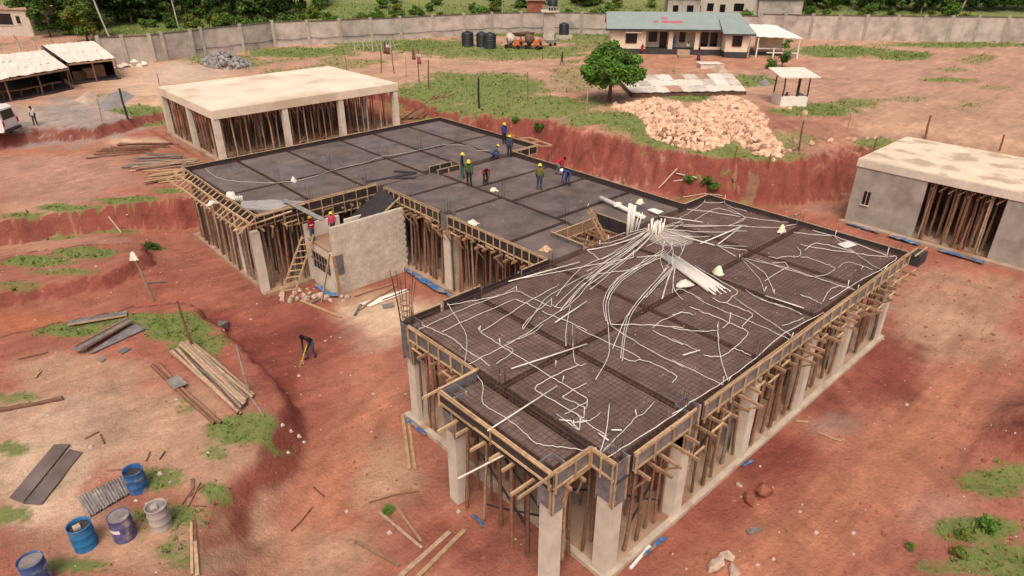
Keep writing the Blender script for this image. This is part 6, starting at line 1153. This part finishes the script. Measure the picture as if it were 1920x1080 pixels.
# pipe frames at the foot of the cut
for i, (a, b_) in enumerate((((43.83,30.25),(44.56,29.21)),((44.56,29.21),(44.85,27.49)),((44.42,29.32),(44.61,28.04)))):
    A_, B_ = G(*a,.1), G(*b_,.5); plank('bent_pipe',A_,B_,.07,.07,'pvc_grey',None,label='pale pipe frame leaning at the foot of the red cut',cat='pipe frame',group='pipe frames at the foot of the cut')
A_, B_ = Vector((*(35.71,16.45),3.6)), Vector((*(34.99,14.76),4.9)); ladder(A_,B_,.5,5,'pole_pale','pale ladder poking up beyond the far deck edge')
sheet_p = MB().box(34.0,35.0,8.1,8.6,4.3,4.86).build('black_board','ply_black',None,False,'black form board sticking out at the far right deck corner','board'); plank('form_batten',(33.8,8.3,4.9),(35.4,8.3,4.88),.05,.06,'wood_new',sheet_p)
# ---------------------------------------------------------------- drums
def drum(x, y, s, m, lab, fill='water_dark', lvl=.85, brick=False, tilt=0.):
    z = tz(x,y)-.02; r_, h = .32*s, .9*s; e = empty('steel_drum',(x,y,z),lab,'drum'); pr = [(0,0),(r_,0),(r_*1.03,.02),(r_,.05)]
    for k_ in (.33,.66): pr += [(r_,h*k_-.05),(r_*1.035,h*k_-.02),(r_*1.035,h*k_+.02),(r_,h*k_+.05)]
    pr += [(r_,h-.03),(r_*1.035,h-.01),(r_*1.035,h+.01),(r_*.96,h+.01),(r_*.95,h-.04),(r_*.95,.1)]
    M = Matrix.Rotation(tilt,3,'Y'); MB().lathe(pr,28,(x,y,z),M=M).build('shell',m,e,True)
    MB().lathe([(0,h*lvl),(r_*.945,h*lvl)],28,(x,y,z),M=M).build('contents',fill,e)
    if brick: o = MB().box(x-.16,x+.04,y-.1,y+.1,z+h*lvl,z+h*lvl+.09).build('brick_in_drum','paper',e)
    return e
drum(1.92,21.51,1.0,'drum_blue','worn blue steel drum standing furthest from the camera',lvl=.8); drum(1.99,19.19,1.0,'drum_pale','pale cement stained drum with a white block inside','sheet_grey',.9,True)
e = drum(0.99,19.53,1.02,'drum_violet','violet drum full to the rim with grey paste','sheet_grey',.985); x, y = 0.99,19.53; z = tz(x,y); MB().add([(x+.335*math.cos(a),y+.335*math.sin(a),z+h) for h in (.42,.56) for a in np.linspace(3.3,4.3,7)],[(i,i+1,i+8,i+7) for i in range(6)]).build('paper_label','pvc',e); drum(-0.03,20.02,1.05,'drum_bright','bright blue drum with a white block inside','water_dark',.88,True); drum(-1.4,19.39,1.05,'drum_mixed','stained blue drum with pale streaks cut by the bottom edge','sheet_grey',.93)
# litter
m = MB()
LT = [(10.44,32.75),(11.59,24.93),(11.76,22.33),(4.39,21.73),(2.7,21.76),(1.68,20.96),(1.91,20.57),(2.85,21.09),(12.4,28.02),(9.95,26.04),(10.33,14.24),(17.37,6.59),(19.76,7.19),(18.9,5.03),(18.9,3.75),(28.99,5.67),(38.4,7.39),(19.87,4.15),(19.43,5.87),(16.21,5.72),(16.78,5.47),(7.31,21.81),(7.77,21.53),(7.85,21.29),(6.95,20.74),(7.54,21.67),(7.91,15.05),(7.32,16.96),(9.27,50.43),(12.58,42.04),(13.32,37.15),(0.43,28.23),(1.22,24.91),(4.61,25.92),(7.02,25.16),(43.31,33.46),(43.17,36.31),(5.48,42.57)]
for i in range(520):
    x, y = LT[i] if i < len(LT) else (rng.uniform(-2,50), rng.uniform(0,52)); s = rng.uniform(.02,.05) if i >= len(LT) else rng.uniform(.05,.1); z = tz(x,y)
    m.hexa([(x-s,y-s*.7,z-.02),(x+s,y-s,z-.02),(x+s*.8,y+s,z-.02),(x-s,y+s*.6,z-.02),(x-s*.8,y-s*.6,z+s*.7),(x+s*.7,y-s*.8,z+s*.5),(x+s*.6,y+s*.7,z+s*.8),(x-s*.7,y+s*.5,z+s*.6)])
m.build('litter','mortar',None,False,'pale stones and litter scattered over the red soil','litter',None,'stuff')
m = MB(); q = np.random.default_rng(8)
XX = np.concatenate([q.uniform(8,46,3400),q.uniform(34,60,260)]); YY = np.concatenate([q.uniform(-2,52,3400),q.uniform(-4,22,260)]); ZZ = terrain(XX,YY)
for x, y, z in zip(XX,YY,ZZ):
    if 11.8 < x < 34.2 and 8.4 < y < 47: continue
    s = float(q.uniform(.02,.06)*(1+.8*(q.random() < .08))); m.hexa([(x-s,y-s*.7,z-.02),(x+s,y-s,z-.02),(x+s*.8,y+s,z-.02),(x-s,y+s*.6,z-.02),(x-s*.8,y-s*.6,z+s*.7),(x+s*.7,y-s*.8,z+s*.5),(x+s*.6,y+s*.7,z+s*.8),(x-s*.7,y+s*.5,z+s*.6)])
m.build('soil_clods','soil_heap',None,False,'red clods and crumbs over the disturbed soil','clods',None,'stuff')
# ---------------------------------------------------------------- people
def rotx(v, a, c):
    v = Vector(v)-Vector(c); return Vector((v.x, v.y*math.cos(a)-v.z*math.sin(a), v.y*math.sin(a)+v.z*math.cos(a)))+Vector(c)
def person(x, y, z, heading, H, pose, shirt, pants, label, hat=None, sleeve=True, shoes='cloth_black', skirt=False, scarf=None, tool=False, vest=False, group=None):
    # local frame: x right, y forward, z up, for a 1.72 m figure
    J = {'pel':(0,0,.92),'spi':(0,.0,1.12),'che':(0,.01,1.33),'nec':(0,.0,1.47),'hea':(0,.03,1.57),'top':(0,.03,1.68),'nos':(0,.125,1.565)}
    bend = {'stand':.04,'walk':.08,'bend':1.15,'dig':.75,'squat':.75,'sit':.15}[pose]
    kn = {'stand':0.,'walk':.0,'bend':.22,'dig':.18,'squat':1.75,'sit':1.5}[pose]
    hipz = {'stand':.90,'walk':.89,'bend':.84,'dig':.86,'squat':.38,'sit':.48}[pose]
    hipy = {'bend':-.12,'dig':-.08,'squat':-.12}.get(pose,0.)
    off = Vector((0,hipy,hipz-.90))
    for k in J: J[k] = rotx(J[k],-bend,(0,0,.92))+off
    for s, S in ((-1,'l'),(1,'r')):
        J[S+'hip'] = Vector((s*.085,0,.90))+off
        st = {'walk':.22*s,'bend':.1*s,'dig':.16*s}.get(pose,.03*s)
        J[S+'ank'] = Vector((s*(.12 if pose != 'squat' else .17),st,.075))
        if pose == 'sit': J[S+'ank'] = Vector((s*.12,.42,.075))
        mid = (J[S+'hip']+J[S+'ank'])/2; d_ = (J[S+'hip']-J[S+'ank']).length; L_ = .83
        J[S+'kne'] = mid+Vector((s*.02,1,.12)).normalized()*math.sqrt(max(.0004,(L_/2)**2-(d_/2)**2))
        J[S+'toe'] = J[S+'ank']+Vector((s*.03,.17,-.035))
        sh = rotx((s*.185,0,1.41),-bend,(0,0,.92))+off; J[S+'sho'] = sh
        if pose in ('stand','walk'): el = sh+Vector((s*.05,-.03 if pose == 'stand' else -.1*s,-.28)); wr = el+Vector((-s*.02,.1 if pose == 'stand' else .12-.1*s,-.22))
        elif pose in ('bend','dig'): wr = Vector((s*.10,J['che'].y+.16,.40 if pose == 'bend' else .62)); el = (sh+wr)/2+Vector((s*.08,-.08,.02))
        elif pose == 'squat': wr = Vector((s*.12,J['che'].y+.32,.28)); el = (sh+wr)/2+Vector((s*.1,-.05,-.06))
        else: el = sh+Vector((s*.08,.02,-.26)); wr = el+Vector((-s*.06,.24,-.04))
        J[S+'elb'] = el; J[S+'wri'] = wr; dr = (wr-el).normalized(); J[S+'pal'] = wr+dr*.07
        sd = dr.cross(Vector((0,1,.3))).normalized()*.03
        for i, (o_, l_) in enumerate(((-1.0,.07),(-.35,.085),(.35,.08),(1.0,.06))): J[S+'f%d' % i] = J[S+'pal']+sd*o_+dr*.03; J[S+'g%d' % i] = J[S+'f%d' % i]+dr*l_*.75+Vector((0,.02,0))
        J[S+'th'] = wr+dr*.03+sd*-1.3+Vector((0,.03,0))
    RD = {'pel':(.15,.115),'spi':(.135,.10),'che':(.165,.11),'nec':(.058,.058),'hea':(.085,.10),'top':(.065,.075),'nos':(.014,.014)}
    ED = [('pel','spi','s'),('spi','che','s'),('che','nec','k'),('nec','hea','k'),('hea','top','k'),('hea','nos','k')]
    for S in 'lr':
        RD.update({S+'hip':(.092,.095),S+'kne':(.06,.065),S+'ank':(.042,.045),S+'toe':(.038,.03),S+'sho':(.062,.06),S+'elb':(.043,.043),S+'wri':(.03,.03),S+'pal':(.034,.02),S+'th':(.01,.01)})
        ED += [('pel',S+'hip','p'),(S+'hip',S+'kne','p'),(S+'kne',S+'ank','p'),(S+'ank',S+'toe','f'),('che',S+'sho','s'),(S+'sho',S+'elb','s'),(S+'elb',S+'wri','s' if sleeve else 'k'),(S+'wri',S+'pal','k'),(S+'wri',S+'th','k')]
        for i in range(4): RD[S+'f%d' % i] = (.0095,.0095); RD[S+'g%d' % i] = (.008,.008); ED += [(S+'pal',S+'f%d' % i,'k'),(S+'f%d' % i,S+'g%d' % i,'k')]
    keys = list(J); sc = H/1.72; me_ = bpy.data.meshes.new('body_skeleton'); me_.from_pydata([J[k]*sc for k in keys],[(keys.index(a),keys.index(b_)) for a,b_,_ in ED],[])
    tmp = bpy.data.objects.new('body_skeleton',me_); col.objects.link(tmp); sm = tmp.modifiers.new('skin','SKIN')
    if not me_.skin_vertices: me_.attributes.new
    for i, k in enumerate(keys):
        sv = me_.skin_vertices[0].data[i]; sv.radius = (RD[k][0]*sc*1.12,RD[k][1]*sc*1.12); sv.use_root = (k == 'pel')
    sb = tmp.modifiers.new('sub','SUBSURF'); sb.levels = 1; sb.render_levels = 1
    dg = bpy.context.evaluated_depsgraph_get(); body = bpy.data.meshes.new_from_object(tmp.evaluated_get(dg)); bpy.data.objects.remove(tmp); body.name = 'body'
    body.materials.clear(); slots = [shirt,pants,'skin',shoes]; [body.materials.append(MATS[k]) for k in slots]
    C_ = np.array([p.center for p in body.polygons]); best = np.full(len(C_),1e9); mi = np.zeros(len(C_),int)
    for a, b_, t in ED:
        A_, B_ = np.array(J[a]*sc), np.array(J[b_]*sc); e_ = B_-A_; u_ = np.clip(((C_-A_)@e_)/(e_@e_),0,1); d_ = np.linalg.norm(C_-A_-u_[:,None]*e_,axis=1)-.5*sc*(RD[a][0]*(1-u_)+RD[b_][0]*u_)
        if t == 's' and a == 'che': d_ = d_-.01
        w = d_ < best; best = np.where(w,d_,best); mi = np.where(w,{'s':0,'p':1,'k':2,'f':3}[t],mi)
    neck = np.array(J['nec']*sc); chest = np.array(J['che']*sc); ax_ = (neck-chest)/np.linalg.norm(neck-chest); mi = np.where((mi == 2) & (((C_-neck)@ax_) < 0) & (np.linalg.norm(C_-chest,axis=1) < .25*sc),0,mi)
    body.polygons.foreach_set('material_index',mi); body.polygons.foreach_set('use_smooth',np.ones(len(mi),bool))
    M = Matrix.Translation((x,y,z)) @ Matrix.Rotation(heading,4,'Z'); e = empty('person',(x,y,z),label,'person',group,heading)
    o = bpy.data.objects.new('body',body); reg(o,e,M)
    def part(name, b_, m, sm_=True): b_.v = [tuple(M @ (Vector(p)*sc)) for p in b_.v]; return b_.build(name,m,e,sm_)
    up_ = (J['top']-J['nec']).normalized(); hq = Vector((0,0,1)).rotation_difference(up_).to_matrix()
    if hat: part('helmet',MB().lathe([(.145,.0),(.125,.01),(.122,.05),(.105,.105),(.06,.14),(0,.15)],14,tuple(J['hea']+up_*.02),M=hq),hat); 
    if hat: part('helmet_peak',MB().hexa([tuple(J['hea']+hq @ Vector(p)) for p in ((-.08,.1,.02),(.08,.1,.02),(.06,.19,.0),(-.06,.19,.0),(-.08,.1,.035),(.08,.1,.035),(.06,.19,.012),(-.06,.19,.012))]),hat,False)
    elif not scarf: part('hair',MB().lathe([(.098,.0),(.108,.03),(.095,.085),(.05,.125),(0,.135)],12,tuple(J['hea']+up_*.03-Vector((0,.012,0))),M=hq),'hair')
    if scarf: part('head_scarf',MB().lathe([(.17,-.2),(.13,-.08),(.125,.05),(.1,.12),(.05,.16),(0,.165)],12,tuple(J['hea']-Vector((0,.02,0))),M=hq),scarf)
    if skirt: part('skirt',MB().lathe([(.15,1.02),(.19,.85),(.24,.45),(.29,.08),(.25,.08),(.0,.5)],14,(0,0,0)),pants)
    if vest: part('vest_band',MB().lathe([(.178,0),(.182,.03),(.178,.06)],16,tuple(J['spi']),M=hq),'reflective')
    if tool: a_ = (J['rpal']+J['lpal'])/2; part('hoe_handle',MB().tube([a_+Vector((0,-.25,.3)),a_+Vector((0,.45,-.62))],.022,6),'tool_yellow'); part('hoe_blade',MB().box(-.09,.09,.6,.63,.0,.2),'metal_grey',False)
    return e
def hd(px, py): return math.atan2(-px, py)          # heading that faces direction (px, py)
DZ = DK+.02
VR, VB = (.74,-.673), (.673,.74)                    # to the right and away, seen from the photograph
person(32.77,36.91,DZ,hd(-.2,-1),1.62,'stand','cloth_blue','cloth_black','standing worker in a blue jacket over white with yellow helmet at the far edge','helmet_yellow'); person(30.63,33.94,DZ,hd(.8,.5),1.6,'stand','cloth_navy','cloth_black','worker in dark blue seen from behind beside the edge frame','helmet_yellow')
person(29.71,34.61,DZ,hd(.9,-.3),1.62,'squat','cloth_bluegrey','cloth_blue','crouching worker in grey shirt and blue trousers near the far edge','helmet_yellow'); person(25.34,32.62,DZ,hd(.8,-.6),1.66,'stand','cloth_black','cloth_teal','worker in black with yellow helmet beside the green shirted one','helmet_yellow')
person(24.73,31.16,DZ,hd(-.5,-.8),1.66,'stand','cloth_green','cloth_black','worker in a green shirt with yellow helmet in the middle of the deck','helmet_yellow',False); person(25.68,30.72,DZ,hd(-.5,-.9),1.62,'bend','cloth_red','cloth_black','worker in a red shirt bending down on the middle deck',None,False)
person(27.34,27.56,DZ,hd(.5,.3),1.66,'stand','cloth_olive','cloth_navy','worker in an olive shirt with yellow helmet and red boots','helmet_yellow',False,'cloth_red'); person(30.36,28.94,DZ,hd(.9,-.35),1.6,'bend','cloth_red','cloth_grey','bending worker in red top and light grey trousers at the far edge',None)
person(29.31,26.99,DZ,hd(-.9,.3),1.6,'bend','cloth_blue','cloth_navy','bending worker in blue with a white cap at the far edge','helmet_white')
person(15.27,33.98,2.85,hd(-.2,.9),1.55,'stand','cloth_red','cloth_bluegrey','worker in a red vest and yellow helmet on the stair landing','helmet_yellow',True,'cloth_black',vest=True); person(16.42,33.65,2.95,hd(.1,.9),1.5,'stand','cloth_pink','cloth_navy','worker in a pink shirt half hidden behind the block wall','helmet_yellow')
person(11.17,27.08,tz(11.17,27.08),hd(-.9,-.35),1.84,'dig','cloth_black','cloth_slate','man in black bending with a yellow handled hoe on the red soil',None,tool=True)
def gp_(x, y, *a, **k): return person(x,y,tz(x,y),*a,**k)
gp_(8.45,73.72,hd(-.5,-.8),1.72,'stand','cloth_white','cloth_black','man in a white shirt and black trousers beside the van',None,False); gp_(65.55,62.37,hd(.7,-.5),1.7,'walk','cloth_black','cloth_navy','man in black walking across the upper terrace')
gp_(54.2,79.71,hd(-.8,-.3),1.6,'stand','cloth_brown','cloth_brown','woman in a brown robe on the upper terrace',skirt=True,scarf='cloth_brown'); gp_(52.51,76.04,hd(-.6,-.8),1.62,'stand','cloth_white','cloth_magenta','woman in a magenta skirt and red scarf on the upper terrace',skirt=True,scarf='cloth_red')
gp_(54.17,86.92,hd(.5,-.8),1.6,'stand','cloth_brown','cloth_brown','woman in dark brown near the pipe trestles',skirt=True,scarf='cloth_blue'); gp_(54.31,86.29,hd(-.5,-.8),1.6,'stand','cloth_white','cloth_brown','woman in a white top near the pipe trestles',skirt=True,scarf='cloth_brown')
gp_(82.23,52.62,hd(-.6,-.8),1.6,'stand','cloth_purple','cloth_purple','woman in a long purple dress at the foot of the office ramp',skirt=True,scarf='hair')
p_ = hp(9.15,.9,4.76); person(p_.x,p_.y,4.76,hd(-.7,-.7),1.68,'stand','cloth_skyblue','cloth_skyblue','person in sky blue standing on the office porch',None,False); p_ = hp(11.05,.4,4.76); person(p_.x,p_.y,4.55,hd(-.7,-.7),1.6,'sit','cloth_white','cloth_black','person in white sitting on the office porch step'); p_ = hp(4.6,-.25,4.0); person(p_.x,p_.y,4.35,hd(-.7,-.7),1.5,'sit','cloth_red','cloth_red','small figure in red sitting by the office wall')
p_ = kp(-.55,.9,0); person(p_.x,p_.y,kz,hd(-.3,-.9),1.6,'sit','cloth_blue','cloth_navy','person in blue sitting inside the kiosk'); p_ = kp(.7,1.2,0); person(p_.x,p_.y,kz,hd(-.6,-.7),1.5,'sit','cloth_grey','cloth_black','person in grey sitting at the right side of the kiosk')
# ---------------------------------------------------------------- van at the left edge
vx, vy = 4.2,73.57; vz = tz(vx,vy); vh = math.atan2(.50,.86)            # rear of the van points right in the photograph
van = empty('minibus_van',(vx,vy,vz),'white van with dark side windows cut by the left edge','van',None,vh); MV = WM[van.as_pointer()] @ Matrix.Rotation(R(110),4,'Z') @ Matrix.Scale(1.22,4)
def vp(name, b_, m, sm=False, par=van): b_.v = [tuple(MV @ Vector(p)) for p in b_.v]; return b_.build(name,m,par,sm)
prof = [(-2.3,.42),(2.3,.42),(2.45,.9),(2.15,1.2),(1.65,1.95),(1.35,2.1),(-2.05,2.12),(-2.3,1.95),(-2.42,1.15),(-2.4,.6)]
n_ = len(prof); V = []
for yy, k_ in ((-.86,1),(.86,1)):
    V += [(px,yy*(1 if pz < 1.25 else .93),pz) for px,pz in prof]
MBv = MB().add(V,[tuple(range(n_)),tuple(range(2*n_-1,n_-1,-1))]+[(i,i+n_,(i+1) % n_+n_,(i+1) % n_) for i in range(n_)]); vp('body',MBv,'van_white')
for s in (-1,1):
    for x0, x1 in ((-2.0,-.8),(-.7,.5),(.6,1.45)): vp('side_window',MB().hexa([(x0,s*.83,1.25),(x1+(.25 if x1 > 1 else 0),s*.83,1.25),(x1,s*.83,1.85),(x0,s*.83,1.85),(x0,s*.872,1.25),(x1+(.25 if x1 > 1 else 0),s*.872,1.25),(x1,s*.815,1.85),(x0,s*.815,1.85)]),'glass_dark')
    vp('tail_lamp',MB().box(-2.46,-2.38,s*.78-.07,s*.78+.07,.85,1.2),'lamp_red'); vp('head_lamp',MB().box(2.36,2.46,s*.65-.12,s*.65+.12,.75,.95),'lamp_white')
    for px in (-1.5,1.5): w_ = vp('wheel',MB().tube([(px,s*.68,.34),(px,s*.89,.34)],.34,18),'tyre'); vp('rim',MB().tube([(px,s*.885,.34),(px,s*.905,.34)],.19,12),'rim',False,w_)
vp('rear_window',MB().hexa([(-2.43,-.65,1.25),(-2.43,.65,1.25),(-2.36,.6,1.85),(-2.36,-.6,1.85),(-2.4,-.65,1.25),(-2.4,.65,1.25),(-2.32,.6,1.85),(-2.32,-.6,1.85)]),'glass_dark'); vp('bumper',MB().box(-2.52,-2.36,-.85,.85,.42,.62),'plastic_black'); vp('front_bumper',MB().box(2.34,2.52,-.85,.85,.42,.62),'plastic_black')
vp('windscreen',MB().hexa([(2.17,-.7,1.22),(2.17,.7,1.22),(1.72,.66,1.9),(1.72,-.66,1.9),(2.21,-.7,1.22),(2.21,.7,1.22),(1.76,.66,1.9),(1.76,-.66,1.9)]),'glass_dark')
print('props',NP[0],'objects',len(bpy.data.objects))
